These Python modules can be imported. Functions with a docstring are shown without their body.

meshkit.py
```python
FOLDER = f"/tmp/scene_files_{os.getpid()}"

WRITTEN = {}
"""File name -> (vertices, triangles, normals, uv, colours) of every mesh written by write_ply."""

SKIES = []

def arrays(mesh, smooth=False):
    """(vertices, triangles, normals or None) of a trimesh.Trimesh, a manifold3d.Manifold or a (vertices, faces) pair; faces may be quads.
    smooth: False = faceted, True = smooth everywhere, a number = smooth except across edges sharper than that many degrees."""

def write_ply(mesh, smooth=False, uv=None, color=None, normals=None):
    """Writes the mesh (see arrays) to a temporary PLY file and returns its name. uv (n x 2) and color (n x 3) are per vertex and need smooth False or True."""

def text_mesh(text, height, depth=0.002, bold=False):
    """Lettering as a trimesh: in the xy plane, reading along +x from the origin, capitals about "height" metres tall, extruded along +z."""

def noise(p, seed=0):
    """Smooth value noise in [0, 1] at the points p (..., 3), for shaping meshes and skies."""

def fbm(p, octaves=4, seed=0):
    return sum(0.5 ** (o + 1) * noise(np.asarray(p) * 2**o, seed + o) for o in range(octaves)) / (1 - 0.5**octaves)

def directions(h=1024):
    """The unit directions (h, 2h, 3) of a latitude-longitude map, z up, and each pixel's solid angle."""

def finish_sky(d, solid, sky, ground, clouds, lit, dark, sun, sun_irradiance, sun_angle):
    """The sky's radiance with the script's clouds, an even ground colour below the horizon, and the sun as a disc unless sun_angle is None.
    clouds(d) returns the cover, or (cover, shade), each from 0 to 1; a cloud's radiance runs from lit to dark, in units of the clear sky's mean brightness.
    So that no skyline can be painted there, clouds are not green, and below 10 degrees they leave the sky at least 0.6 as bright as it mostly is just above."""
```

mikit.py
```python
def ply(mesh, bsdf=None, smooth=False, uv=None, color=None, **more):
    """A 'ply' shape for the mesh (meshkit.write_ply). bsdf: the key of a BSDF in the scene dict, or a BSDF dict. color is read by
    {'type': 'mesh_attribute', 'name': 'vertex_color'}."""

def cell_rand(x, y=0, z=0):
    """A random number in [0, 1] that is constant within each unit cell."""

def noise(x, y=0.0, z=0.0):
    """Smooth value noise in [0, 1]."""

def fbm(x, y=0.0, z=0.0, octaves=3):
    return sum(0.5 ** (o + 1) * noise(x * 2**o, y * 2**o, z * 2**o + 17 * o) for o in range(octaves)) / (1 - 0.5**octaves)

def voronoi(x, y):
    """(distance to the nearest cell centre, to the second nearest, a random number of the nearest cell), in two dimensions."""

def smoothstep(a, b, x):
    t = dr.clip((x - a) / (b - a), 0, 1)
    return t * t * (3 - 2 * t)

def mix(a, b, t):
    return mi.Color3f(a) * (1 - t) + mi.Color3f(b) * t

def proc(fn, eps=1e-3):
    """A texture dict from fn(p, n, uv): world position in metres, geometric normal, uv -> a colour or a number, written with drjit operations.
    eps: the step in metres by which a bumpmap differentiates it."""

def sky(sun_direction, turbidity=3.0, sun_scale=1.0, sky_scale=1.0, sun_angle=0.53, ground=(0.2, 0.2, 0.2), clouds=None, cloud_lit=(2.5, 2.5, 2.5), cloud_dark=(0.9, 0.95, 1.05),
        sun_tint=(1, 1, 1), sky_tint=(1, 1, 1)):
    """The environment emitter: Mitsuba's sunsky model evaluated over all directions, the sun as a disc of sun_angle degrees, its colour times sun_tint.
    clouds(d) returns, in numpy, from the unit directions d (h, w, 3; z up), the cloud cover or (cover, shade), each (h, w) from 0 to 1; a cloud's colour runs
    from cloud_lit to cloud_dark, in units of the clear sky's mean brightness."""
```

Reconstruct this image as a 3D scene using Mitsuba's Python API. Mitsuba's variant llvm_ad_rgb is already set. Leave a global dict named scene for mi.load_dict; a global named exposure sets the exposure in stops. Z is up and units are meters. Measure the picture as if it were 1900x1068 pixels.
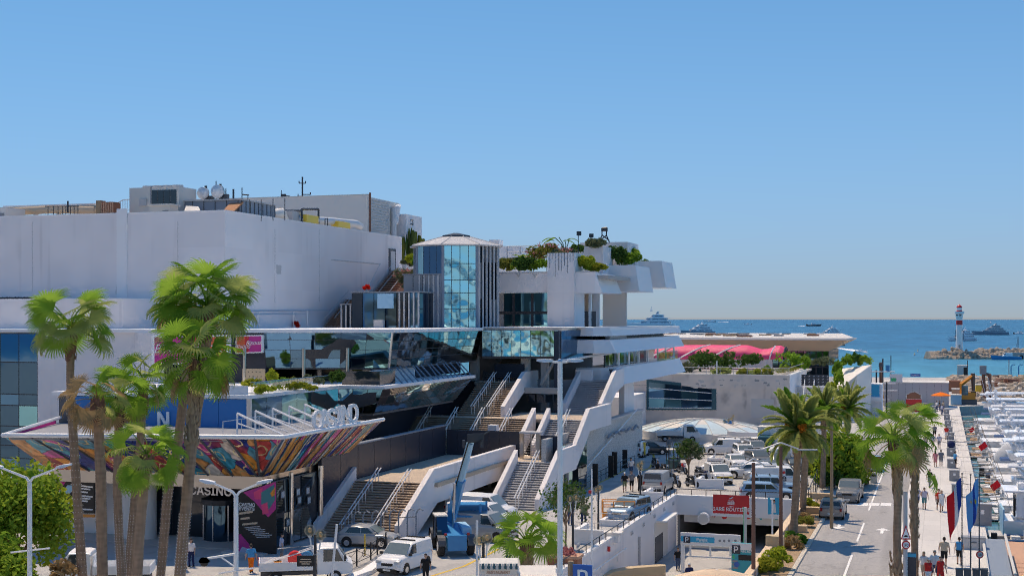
import math, random, numpy as np, trimesh, drjit as dr, mitsuba as mi, mikit, meshkit
import manifold3d as m3
from shapely.geometry import Polygon, box as sbox, Point
from shapely.ops import unary_union
from mikit import noise, fbm, voronoi, cell_rand, smoothstep, mix, proc
R = random.Random(11)
RN = np.random.default_rng(5)
T4 = mi.ScalarTransform4f
scene, labels = {}, {}

# ------------------------------------------------------------------ camera, sky, exposure
# world axes: +y runs along the pier road towards the sea, +x towards the harbour, z = 0 is the street, the sea lies at -1.6
EYE = np.array([0.0, 0.0, 15.5])
YAW = math.atan(0.318)
FWD = np.array([-math.sin(YAW), math.cos(YAW), 0.0]); RGT = np.array([math.cos(YAW), math.sin(YAW), 0.0])
FPX, CX, HY = 2500.0, 950.0, 592.0
SEA = -1.6
scene['camera'] = {'type': 'perspective', 'fov': 2 * math.degrees(math.atan(950 / FPX)), 'fov_axis': 'x', 'near_clip': 1.0, 'far_clip': 90000.0,
                   'principal_point_offset_x': 0.0, 'principal_point_offset_y': -(HY - 534) / 1068.0,
                   'to_world': T4().look_at(origin=EYE.tolist(), target=(EYE + FWD).tolist(), up=[0, 0, 1])}
SUN = (-0.33, 0.30, 1.0)
def horizon_haze(d): return .8 * np.exp(-np.maximum(d[..., 2], 0) / .10)   # thin even summer haze low over the sea, all the way round
scene['sky'] = mikit.sky(SUN, turbidity=2.0, sun_scale=0.72, sky_scale=0.90, ground=(0.3, 0.29, 0.28), sky_tint=(0.58, 0.94, 1.10), sun_tint=(1.06, 1.0, .93), clouds=horizon_haze, cloud_lit=(1.5, 1.58, 1.78), cloud_dark=(1.5, 1.58, 1.78))
exposure = 1.70

def ray(px, py): return FWD + RGT * ((px - CX) / FPX) + np.array([0, 0, (HY - py) / FPX])
def gp(px, py, z=0.0):
    r = ray(px, py); return EYE + r * ((z - EYE[2]) / r[2])
def xp(px, py, X):
    r = ray(px, py); return EYE + r * (X / r[0])
def yp(px, py, Y):
    r = ray(px, py); return EYE + r * (Y / r[1])
def dp(px, py, d): return EYE + ray(px, py) * d

# ------------------------------------------------------------------ keys and labels
_cnt = {}
def key_of(name):
    n = _cnt.get(name, 0); _cnt[name] = n + 1
    return name if n == 0 else f'{name}_{n:03d}'
def thing(name, label, cat, group=None, kind=None):
    k = key_of(name); labels[k] = {'label': label, 'category': cat}
    if group: labels[k]['group'] = group
    if kind: labels[k]['kind'] = kind
    return k
def part(parent, name, mesh, mat, smooth=False, label=None, kind=None, **kw):
    k = key_of(parent + '__' + name)
    scene[k] = mikit.ply(mesh, 'm_' + mat, smooth, **kw)
    if label or kind:
        labels[k] = {}
        if label: labels[k]['label'] = label
        if kind: labels[k]['kind'] = kind
    return k
def solo(name, label, cat, mesh, mat, smooth=False, group=None, kind=None, **kw):
    k = thing(name, label, cat, group, kind); scene[k] = mikit.ply(mesh, 'm_' + mat, smooth, **kw); return k
def struct(name, mesh, mat, label, smooth=False, **kw):
    k = key_of(name); scene[k] = mikit.ply(mesh, 'm_' + mat, smooth, **kw)
    labels[k] = {'label': label, 'category': name.replace('_', ' '), 'kind': 'structure'}; return k
class Proto:
    """a thing built once about the origin; place() adds its parts under a new key"""
    def __init__(s): s.items = []; s.c = {}
    def add(s, name, mesh, mat, smooth=False, **kw):
        n = s.c.get(name, 0); s.c[name] = n + 1
        nm = name if n == 0 else f'{name}_{n:03d}'
        s.items.append((nm, mikit.ply(mesh, 'm_' + mat, smooth, **kw))); return nm
    def place(s, name, label, cat, loc=(0, 0, 0), rz=0.0, sc=1.0, group=None, mats=None, M=None):
        k = thing(name, label, cat, group)
        if M is None:
            c, n = math.cos(rz), math.sin(rz)
            sx, sy, sz = (sc, sc, sc) if np.isscalar(sc) else sc
            M = np.array([[c * sx, -n * sy, 0, loc[0]], [n * sx, c * sy, 0, loc[1]], [0, 0, sz, loc[2]], [0, 0, 0, 1.0]])
        tw = T4(M)
        for nm, d in s.items:
            d = dict(d, to_world=tw)
            if mats:
                base = nm.split('__')[-1]
                base = base[:-4] if base[-4:-3] == '_' and base[-3:].isdigit() else base
                m = mats.get(base)
                if m == 'skip': continue
                if m: d['bsdf'] = {'type': 'ref', 'id': 'm_' + m}
            scene[k + '__' + nm] = d
        return k

# ------------------------------------------------------------------ mesh helpers
def tm(v, f):
    f = np.asarray(f)
    if f.ndim == 2 and f.shape[1] == 4: f = np.vstack([f[:, [0, 1, 2]], f[:, [0, 2, 3]]])
    return trimesh.Trimesh(np.asarray(v, float), f, process=False)
def cat(ms): return trimesh.util.concatenate([m for m in ms if m is not None])
BF = np.array([[0, 3, 2, 1], [4, 5, 6, 7], [0, 1, 5, 4], [1, 2, 6, 5], [2, 3, 7, 6], [3, 0, 4, 7]])
def bx(x0, x1, y0, y1, z0, z1):
    x0, x1 = min(x0, x1), max(x0, x1); y0, y1 = min(y0, y1), max(y0, y1); z0, z1 = min(z0, z1), max(z0, z1)
    return tm([[x0, y0, z0], [x1, y0, z0], [x1, y1, z0], [x0, y1, z0], [x0, y0, z1], [x1, y0, z1], [x1, y1, z1], [x0, y1, z1]], BF)
def bc(c, s, rz=0.0):
    m = bx(-s[0] / 2, s[0] / 2, -s[1] / 2, s[1] / 2, -s[2] / 2, s[2] / 2)
    return mv(m, c, rz)
def mv(m, t=(0, 0, 0), rz=0.0, rx=0.0, ry=0.0, sc=1.0):
    m = m.copy(); v = m.vertices * sc
    if rx: c, s = math.cos(rx), math.sin(rx); v = v @ np.array([[1, 0, 0], [0, c, s], [0, -s, c]])
    if ry: c, s = math.cos(ry), math.sin(ry); v = v @ np.array([[c, 0, -s], [0, 1, 0], [s, 0, c]])
    if rz: c, s = math.cos(rz), math.sin(rz); v = v @ np.array([[c, s, 0], [-s, c, 0], [0, 0, 1]])
    m.vertices = v + np.asarray(t, float); return m
def hexa(b, t):
    """solid with bottom ring b and top ring t (4 points each, counter-clockwise from above)"""
    return outw(tm(list(b) + list(t), BF))
def outw(m):
    v, f = np.asarray(m.vertices), np.asarray(m.faces); v = v - v.mean(0)
    return m if np.einsum('ij,ij->', v[f[:, 0]], np.cross(v[f[:, 1]], v[f[:, 2]])) >= 0 else tm(m.vertices, f[:, ::-1])
def qslab(q, th, out=0.0):
    """plate on the quad q (4 points, ccw seen from outside), th thick inwards, its face out metres proud"""
    q = np.asarray(q, float); n = np.cross(q[1] - q[0], q[3] - q[0]); n /= np.linalg.norm(n)
    return tm(list(q + n * (out - th)) + list(q + n * out), BF)
def ext(poly, h):
    return trimesh.creation.extrude_polygon(poly if hasattr(poly, 'exterior') else Polygon(poly), h, engine='earcut')
def prism(poly, z0, z1): return mv(ext(poly, z1 - z0), (0, 0, z0))
def yz(poly, x0, x1):
    m = ext(poly, x1 - x0); v = m.vertices; m.vertices = np.stack([v[:, 2] + x0, v[:, 0], v[:, 1]], 1); return m
def xz(poly, y0, y1):
    m = ext(poly, y1 - y0); v = m.vertices; m.vertices = np.stack([v[:, 0], y1 - v[:, 2], v[:, 1]], 1); return m
def tube(p, r, n=6, cap=True):
    p = np.asarray(p, float); r = np.broadcast_to(np.asarray(r, float), (len(p),))
    t = np.gradient(p, axis=0); t /= np.linalg.norm(t, axis=1, keepdims=True) + 1e-12
    ref = np.array([0, 0, 1.0]) if abs(t[0][2]) < 0.9 else np.array([1.0, 0, 0])
    a = np.cross(t, ref); a /= np.linalg.norm(a, axis=1, keepdims=True) + 1e-12; b = np.cross(t, a)
    an = np.arange(n) * 2 * np.pi / n
    v = p[:, None] + r[:, None, None] * (np.cos(an)[None, :, None] * a[:, None] + np.sin(an)[None, :, None] * b[:, None])
    i, j = np.meshgrid(np.arange(len(p) - 1), np.arange(n), indexing='ij')
    q = np.stack([i * n + j, i * n + (j + 1) % n, (i + 1) * n + (j + 1) % n, (i + 1) * n + j], -1).reshape(-1, 4)
    f = np.vstack([q[:, [0, 1, 2]], q[:, [0, 2, 3]]]); V = v.reshape(-1, 3)
    if cap:
        k = len(V); V = np.vstack([V, p[0], p[-1]]); e = (len(p) - 1) * n; jj = np.arange(n)
        f = np.vstack([f, np.stack([jj * 0 + k, (jj + 1) % n, jj], 1), np.stack([jj * 0 + k + 1, e + jj, e + (jj + 1) % n], 1)])
    return tm(V, f)
def lathe(prof, n=12, c=(0, 0, 0)):
    prof = np.asarray(prof, float); an = np.arange(n) * 2 * np.pi / n
    v = np.stack([prof[:, None, 0] * np.cos(an), prof[:, None, 0] * np.sin(an), np.broadcast_to(prof[:, None, 1], (len(prof), n))], -1)
    i, j = np.meshgrid(np.arange(len(prof) - 1), np.arange(n), indexing='ij')
    q = np.stack([i * n + j, i * n + (j + 1) % n, (i + 1) * n + (j + 1) % n, (i + 1) * n + j], -1).reshape(-1, 4)
    return mv(tm(v.reshape(-1, 3), np.vstack([q[:, [0, 1, 2]], q[:, [0, 2, 3]]])), c)
def ball(c, r, n=10, sc=(1, 1, 1)):
    th = np.linspace(-np.pi / 2, np.pi / 2, max(4, n // 2 + 1))
    m = lathe(np.stack([np.maximum(np.cos(th), 1e-4) * r, np.sin(th) * r], 1), n)
    m.vertices = m.vertices * np.asarray(sc) + np.asarray(c); return m
def disc(c, r, n=16, axis='y', th=0.02):
    m = lathe([[0.0005, -th / 2], [r, -th / 2], [r, th / 2], [0.0005, th / 2]], n)
    if axis == 'y': m = mv(m, rx=math.pi / 2)
    if axis == 'x': m = mv(m, ry=math.pi / 2)
    return mv(m, c)
def loft(rings, closed=True, caps=True):
    rings = np.asarray(rings, float); a, n = rings.shape[:2]
    i, j = np.meshgrid(np.arange(a - 1), np.arange(n if closed else n - 1), indexing='ij')
    q = np.stack([i * n + j, i * n + (j + 1) % n, (i + 1) * n + (j + 1) % n, (i + 1) * n + j], -1).reshape(-1, 4)
    f = np.vstack([q[:, [0, 1, 2]], q[:, [0, 2, 3]]]); V = rings.reshape(-1, 3)
    if caps and closed:
        k = len(V); V = np.vstack([V, rings[0].mean(0), rings[-1].mean(0)]); jj = np.arange(n); e = (a - 1) * n
        f = np.vstack([f, np.stack([jj * 0 + k, (jj + 1) % n, jj], 1), np.stack([jj * 0 + k + 1, e + jj, e + (jj + 1) % n], 1)]); return outw(tm(V, f))
    return tm(V, f)
def rock(r, seed, flat=0.75, sub=1):
    m = trimesh.creation.icosphere(subdivisions=sub, radius=1.0); v = np.array(m.vertices)
    g = np.random.default_rng(seed); ax = g.normal(size=(7, 3)); ax /= np.linalg.norm(ax, axis=1, keepdims=True); off = g.uniform(.62, .95, 7)
    for a, o in zip(ax, off):
        d = v @ a; v = np.where((d > o)[:, None], v - np.outer(np.maximum(d - o, 0), a), v)
    v *= g.uniform(.7, 1.25, 3) * [1, 1, flat] * r
    return tm(v, m.faces)
def text_on(s, h, o, right, up, bold=True, depth=0.02, shear=0.0, center=True):
    """lettering with capitals h tall, its middle (or left end) at o, reading along right"""
    m = meshkit.text_mesh(s, h, depth, bold); v = np.array(m.vertices)
    if center: v[:, 0] -= (v[:, 0].min() + v[:, 0].max()) / 2; v[:, 1] -= h / 2
    v[:, 0] += shear * v[:, 1]
    right = np.asarray(right, float); up = np.asarray(up, float); right = right / np.linalg.norm(right); up = up / np.linalg.norm(up)
    n = np.cross(right, up)
    return tm(np.asarray(o) + v[:, :1] * right + v[:, 1:2] * up + v[:, 2:] * n, m.faces)
def grid_pts(q, u, v):
    q = np.asarray(q, float); return (q[0] * (1 - u) + q[1] * u) * (1 - v) + (q[3] * (1 - u) + q[2] * u) * v
def panes(parent, q, us, vs, mats, name='pane', gap=0.05, th=0.03, out=0.012, jit=0.004, frame='metal_dark', fname='frame', back=0.12):
    """glazing on a quad (bottom-left, bottom-right, top-right, top-left seen from outside): a dark frame plate and one pane per cell"""
    us = np.linspace(0, 1, us + 1) if np.isscalar(us) else np.asarray(us); vs = np.linspace(0, 1, vs + 1) if np.isscalar(vs) else np.asarray(vs)
    if frame: part(parent, fname, qslab(q, back), frame)
    q = np.asarray(q, float); L = np.linalg.norm(q[1] - q[0]); H = np.linalg.norm(q[3] - q[0])
    n = np.cross(q[1] - q[0], q[3] - q[0]); n /= np.linalg.norm(n)
    for j in range(len(vs) - 1):
        for i in range(len(us) - 1):
            gu, gv = gap / 2 / L, gap / 2 / H
            c = [grid_pts(q, a, b) for a, b in ((us[i] + gu, vs[j] + gv), (us[i + 1] - gu, vs[j] + gv), (us[i + 1] - gu, vs[j + 1] - gv), (us[i] + gu, vs[j + 1] - gv))]
            a, b = R.uniform(-jit, jit), R.uniform(-jit, jit)
            w, hh = np.linalg.norm(c[1] - c[0]) / 2, np.linalg.norm(c[3] - c[0]) / 2
            c = [c[0] + n * (-a * w - b * hh), c[1] + n * (a * w - b * hh), c[2] + n * (a * w + b * hh), c[3] + n * (-a * w + b * hh)]
            m = mats if isinstance(mats, str) else (mats(i, j) if callable(mats) else R.choice(mats))
            if m: part(parent, name, qslab(c, th, out), m)

# ------------------------------------------------------------------ materials
def P(name, col, rough=0.6, metal=0.0, spec=0.5, two=False, **kw):
    if isinstance(col, (tuple, list)): col = {'type': 'rgb', 'value': list(map(float, col))}
    b = {'type': 'principled', 'base_color': col, 'roughness': rough, 'metallic': metal, 'specular': spec, **kw}
    scene['m_' + name] = {'type': 'twosided', 'b': b} if two else b
def D(name, col): scene['m_' + name] = {'type': 'twosided', 'b': {'type': 'diffuse', 'reflectance': {'type': 'rgb', 'value': list(map(float, col))}}}
def LEAF(name, col, tr=0.7, rough=0.45):
    scene['m_' + name] = {'type': 'principledthin', 'base_color': {'type': 'rgb', 'value': list(col)}, 'roughness': rough, 'diff_trans': tr, 'spec_trans': 0.0, 'eta': 1.4}
def t_white(p, n, uv):
    a = fbm(p.x * .22 + p.y * .22, p.z * .18, 1.5, 3); s = noise((p.x + p.y) * 2.1, p.z * .13, 3.0); k = cell_rand(dr.floor((p.x + p.y) / 5.3), dr.floor(p.z / 3.7))
    st = smoothstep(.66, .9, s) * smoothstep(.35, .7, a)
    return mix((.77, .74, .745), (.67, .645, .655), smoothstep(.35, .65, a) * .45 + k * .4) * (1 - .10 * st)
def t_beige(p, n, uv):
    a = fbm(p.x * .5 + p.y * .5, p.z * .5, 2.5, 4); s = noise((p.x + p.y) * 1.8, p.z * .25, 7.0)
    c = mix((.66, .59, .54), (.56, .51, .48), smoothstep(.3, .7, a))
    return c * (1 - .3 * smoothstep(.62, .85, s) * smoothstep(.4, .7, a))
def t_asphalt(p, n, uv):
    a = fbm(p.x * .35, p.y * .12, 0, 4); g = noise(p.x * 9, p.y * 9, 0); k = noise(p.x * .9, p.y * .07, 3)
    b = .33 + .06 * (a - .5) + .035 * (g - .5) - .05 * smoothstep(.55, .8, k) - .05 * smoothstep(.02, .0, dr.abs(fbm(p.x * .3, p.y * .3, 7, 3) - .5))
    return mi.Color3f(b * 1.0, b * .985, b * .99)
def t_lot(p, n, uv):
    a = fbm(p.x * .25, p.y * .25, 4, 4); g = noise(p.x * 8, p.y * 8, 2); o = smoothstep(.68, .8, noise(p.x * .8, p.y * .5, 9))
    b = .40 + .07 * (a - .5) + .03 * (g - .5) - .05 * o
    return mi.Color3f(b * 1.02, b, b * .97)
def t_prom(p, n, uv):
    a = fbm(p.x * .4, p.y * .2, 1, 3); k = cell_rand(dr.floor(p.x / 1.2), dr.floor(p.y / 2.4)); g = noise(p.x * 10, p.y * 10, 5)
    e = dr.minimum(dr.abs(p.x / 1.2 - dr.round(p.x / 1.2)) * 1.2, dr.abs(p.y / 2.4 - dr.round(p.y / 2.4)) * 2.4)
    b = .54 + .06 * (a - .5) + .03 * (k - .5) + .03 * (g - .5)
    return mi.Color3f(b * 1.03, b, b * .96) * dr.select(e < .02, .8, 1.0)
def t_sea(p, n, uv):
    d = dr.sqrt(p.x * p.x + p.y * p.y)
    w = fbm(p.x * .012, p.y * .0035, 2, 4); f = fbm(p.x * .11, p.y * .03, 5, 3); sh = smoothstep(900, 330, d + 250 * (w - .5))
    c = mix((.028, .135, .26), (.065, .245, .325), sh)
    c = c * (.80 + .5 * f) * (.8 + .4 * w)
    foam = smoothstep(.80, .86, noise(p.x * .45, p.y * .2, 11)) * smoothstep(.5, .75, noise(p.x * .03, p.y * .02, 4)) * smoothstep(500, 200, d) * .0
    return c + foam
def t_wave(p, n, uv): return fbm(p.x * .55, p.y * .55, 1, 3)
def t_gl(p, n, uv): return noise(p.x * .55 + p.z * .3, p.y * .55 - p.z * .1, p.z * .5) + .35 * noise(p.x * 1.5, p.y * 1.5, p.z * 1.3)
def t_bark(p, n, uv):
    a = noise(p.x * 14, p.y * 14, p.z * 2.2); b = noise(p.x * 3, p.y * 3, p.z * 9)
    return mix((.20, .135, .09), (.45, .31, .21), a * .5 + b * .5)
def t_art(p, n, uv):
    u, v = uv.x, uv.y
    a = fbm(u * 2.2, v * 2.2, 1, 3); d1, d2, k = voronoi(u * 1.7 + a, v * 1.7); h = cell_rand(dr.floor(u), 3.0)
    c = mix((.42, .06, .05), (.03, .05, .25), smoothstep(.35, .6, noise(u * 1.1, v * .9, 2.0)))
    c = dr.select(k < .22, mix((.75, .35, .04), c, .25), c); c = dr.select((k > .3) & (k < .45), mix((.05, .35, .45), c, .2), c)
    c = dr.select((k > .62) & (k < .72), mix((.62, .10, .35), c, .15), c); c = dr.select(k > .88, mix((.70, .66, .55), c, .2), c)
    r = dr.abs(d1 - .28); c = dr.select(r < .035, mi.Color3f(.80, .62, .30) * (0.4 + k), c)
    e = smoothstep(.04, .0, d2 - d1); c = mix(c, (.015, .015, .02), e * .8)
    q = noise(u * 9, v * 9, 5); return c * (.55 + .9 * q)
def t_rock(p, n, uv):
    a = fbm(p.x * .9, p.y * .9, p.z * .9, 3); k = cell_rand(dr.floor(p.x / 2.2), dr.floor(p.y / 2.2)); return mix((.50, .42, .33), (.30, .25, .20), a * .8 + k * .3)
def t_stone(p, n, uv):
    a = fbm(p.x * 1.1, p.y * 1.1, p.z, 3); g = noise(p.x * 6, p.y * 6, p.z * 6); return mix((.50, .41, .31), (.40, .32, .25), a) * (.9 + .2 * g)
def t_fence(p, n, uv): return dr.select(dr.abs(p.z * 14 - dr.round(p.z * 14)) < .22, mi.Color3f(.36, .36, .36), mi.Color3f(.58, .58, .56))
def WAVY(name, col, rough, scale, metal=1.0, spec=.5):
    scene['m_' + name] = {'type': 'bumpmap', 'scale': scale, 't': proc(t_gl, 0.05), 'b': {'type': 'principled', 'base_color': {'type': 'rgb', 'value': list(col)}, 'roughness': rough, 'metallic': metal, 'specular': spec}}
P('white_wall', proc(t_white), .7)
P('beige_wall', proc(t_beige), .8)
P('asphalt', proc(t_asphalt), .85, spec=.3)
P('lot', proc(t_lot), .85, spec=.3)
P('prom', proc(t_prom), .8, spec=.3)
P('bark', proc(t_bark), .9, spec=.2)
P('art', proc(t_art), .35)
P('rockm', proc(t_rock), .9, spec=.2)
P('stone', proc(t_stone), .75)
P('fence_grey', proc(t_fence), .6)
scene['m_sea_m'] = {'type': 'bumpmap', 'scale': 0.35, 't': proc(t_wave, 0.2), 'b': {'type': 'principled', 'base_color': proc(t_sea), 'roughness': .32, 'specular': .22}}
scene['m_port_water'] = {'type': 'bumpmap', 'scale': 0.12, 't': proc(t_wave, 0.2), 'b': {'type': 'principled', 'base_color': {'type': 'rgb', 'value': [.045, .15, .19]}, 'roughness': .12, 'specular': .5}}
WAVY('glass_cyan', (.46, .78, .82), .03, .035)
WAVY('glass_teal', (.22, .47, .54), .03, .008)
WAVY('glass_dark', (.075, .14, .21), .03, .006)
WAVY('glass_blue', (.10, .21, .34), .04, .004)
WAVY('glass_grey', (.62, .66, .68), .03, .02)
P('glass_pale', (.52, .62, .64), .15, spec=.6); P('glass_black', (.012, .02, .03), .05, spec=.8)
P('glass_shade', (.05, .10, .12), .06, spec=.9)
scene['m_clear_pane'] = {'type': 'thindielectric'}
P('white_paint', (.80, .80, .80), .35); P('white_matt', (.76, .76, .77), .7); P('white_warm', (.72, .69, .65), .7); P('off_white', (.62, .60, .56), .6)
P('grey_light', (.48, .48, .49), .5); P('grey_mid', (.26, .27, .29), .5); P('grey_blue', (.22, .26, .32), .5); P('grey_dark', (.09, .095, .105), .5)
P('metal_dark', (.03, .035, .045), .4); P('navy_panel', (.022, .032, .055), .35); P('black', (.012, .012, .013), .5); P('rubber', (.02, .02, .021), .8)
P('steel', (.62, .63, .65), .3, 1.0); P('chrome', (.80, .79, .77), .08, 1.0); P('alu', (.66, .67, .69), .55, .3); P('brushed', (.50, .47, .43), .2, 1.0)
P('brown_rust', (.20, .10, .07), .7); P('rust', (.42, .20, .10), .8); P('terracotta', (.30, .13, .075), .7); P('terracotta_light', (.50, .30, .2), .7); P('wood', (.33, .23, .14), .7)
P('tan', (.52, .40, .25), .7); P('tan_fabric', (.62, .48, .34), .9); P('kerb', (.50, .46, .40), .8); P('yellow_line', (.62, .42, .06), .6); P('mark', (.74, .74, .73), .6); P('concrete', (.40, .38, .36), .85)
P('blue_panel', (.02, .17, .46), .45); P('blue_paint', (.035, .23, .50), .35); P('blue_light', (.30, .52, .70), .5); P('sign_blue', (.03, .12, .45), .35); P('teal_sign', (.03, .34, .42), .4); P('cyan_sign', (.03, .38, .62), .4); P('teal_dark', (.02, .09, .13), .4)
P('red_banner', (.56, .025, .03), .5); P('red_paint', (.60, .03, .03), .35); P('orange_paint', (.72, .27, .03), .4); P('yellow_paint', (.75, .52, .05), .4); P('pink_fabric', (.80, .07, .20), .6, two=True); P('green_sign', (.05, .5, .2), .4); P('magenta', (.50, .03, .24), .45); P('orange_red', (.62, .13, .04), .45)
P('skin', (.50, .30, .21), .6); P('skin_b', (.36, .20, .13), .6); P('hair_dark', (.03, .02, .015), .7); P('hair_blond', (.40, .26, .11), .7); P('hair_grey', (.3, .29, .28), .7)
for nm, c in dict(white=(.75, .75, .75), black=(.02, .02, .022), blue=(.05, .17, .50), navy=(.02, .03, .10), red=(.60, .04, .035), pink=(.66, .25, .26), grey=(.22, .23, .25), olive=(.20, .23, .13), beige=(.50, .42, .32), teal=(.10, .25, .26), lilac=(.50, .50, .62), sky=(.08, .32, .62), orange=(.85, .20, .02), denim=(.06, .09, .17)).items():
    P('cloth_' + nm, c, .9, spec=.2)
for nm, c in dict(white=(.72, .73, .74), silver=(.40, .41, .42), grey=(.17, .18, .19), dark=(.045, .05, .06), black=(.015, .016, .018), taupe=(.32, .29, .26), blue=(.25, .38, .52), green=(.02, .09, .10)).items():
    P('car_' + nm, c, .3, .0 if nm in ('white', 'black') else .25, clearcoat=1.0, clearcoat_gloss=.95)
P('car_glass', (.03, .045, .05), .04, spec=.9); P('car_glass_light', (.16, .20, .21), .05, spec=.9); P('tail_red', (.35, .01, .01), .2); P('lamp_clear', (.6, .62, .63), .1, .3); P('plate', (.7, .7, .66), .5)
P('gel_white', (.74, .75, .77), .16, clearcoat=.6, clearcoat_gloss=.95); P('hull_blue', (.05, .10, .2), .2); P('boat_glass', (.02, .03, .045), .05, spec=.9); P('teak', (.38, .26, .16), .7); P('canvas', (.50, .53, .57), .8); P('canvas_blue', (.04, .09, .22), .8); P('cushion', (.62, .60, .56), .8)
LEAF('leaf_a', (.20, .34, .04), 1.0); LEAF('leaf_b', (.30, .43, .055), 1.0); LEAF('leaf_c', (.09, .17, .04)); LEAF('leaf_y', (.34, .36, .04)); LEAF('leaf_dry', (.40, .28, .14), .4); LEAF('leaf_olive', (.17, .20, .11)); LEAF('leaf_fan', (.22, .38, .045), 1.3); LEAF('leaf_fan_b', (.30, .47, .06), 1.3); LEAF('leaf_fan_c', (.40, .46, .15), 1.2); LEAF('leaf_date', (.40, .44, .14), 1.2); LEAF('leaf_pink', (.55, .25, .25)); LEAF('leaf_lime', (.36, .42, .04)); LEAF('grass_m', (.26, .27, .06)); LEAF('cactus_m', (.13, .17, .05), .1)
LEAF('petal_red', (.7, .04, .02)); LEAF('fruit_orange', (.62, .22, .03), .2)
LEAF('flag_red', (.62, .03, .04), .5); LEAF('flag_white', (.75, .75, .75), .5); LEAF('flag_blue', (.03, .07, .33), .5); LEAF('flag_sky', (.12, .34, .70), .5); LEAF('flag_yellow', (.75, .5, .05), .5)
scene['m_globe_glass'] = {'type': 'thindielectric', 'int_ior': 1.5, 'specular_transmittance': {'type': 'rgb', 'value': [.9, .82, .62]}}
# ================================================================== terrain: sea, street level, road, quay, ramp
QX = 2.9                     # quay edge
RX0, RX1 = -8.5, -2.75       # carriageway of the pier road
TX0, TX1, TY0, TY1 = -21.7, -10.9, 70.0, 115.0    # open ramp to the underground car park
def sheet(poly, z):
    v, f = trimesh.creation.triangulate_polygon(poly, engine='earcut'); m = tm(np.c_[v, np.full(len(v), z)], f)
    if m.face_normals[0][2] < 0: m = tm(m.vertices, m.faces[:, ::-1])
    return m
S_ = 60000
struct('harbour_water', sheet(sbox(QX - .5, 30, 190, 262), SEA + .03), 'port_water', 'dark blue-green harbour water between the moored boats')
land = Polygon([(-400, -260), (QX, -260), (QX, 252), (9, 258), (24, 262), (60, 285), (70, 345), (30, 372), (5, 378), (-20, 372), (-60, 330), (-120, 300), (-400, 300)])
struct('sea', sheet(Polygon([(-S_, -3000), (S_, -3000), (S_, S_), (-S_, S_)]).difference(land.buffer(-.4)), SEA), 'sea_m', 'open blue sea reaching to the horizon, turquoise near the harbour mouth')
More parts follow.
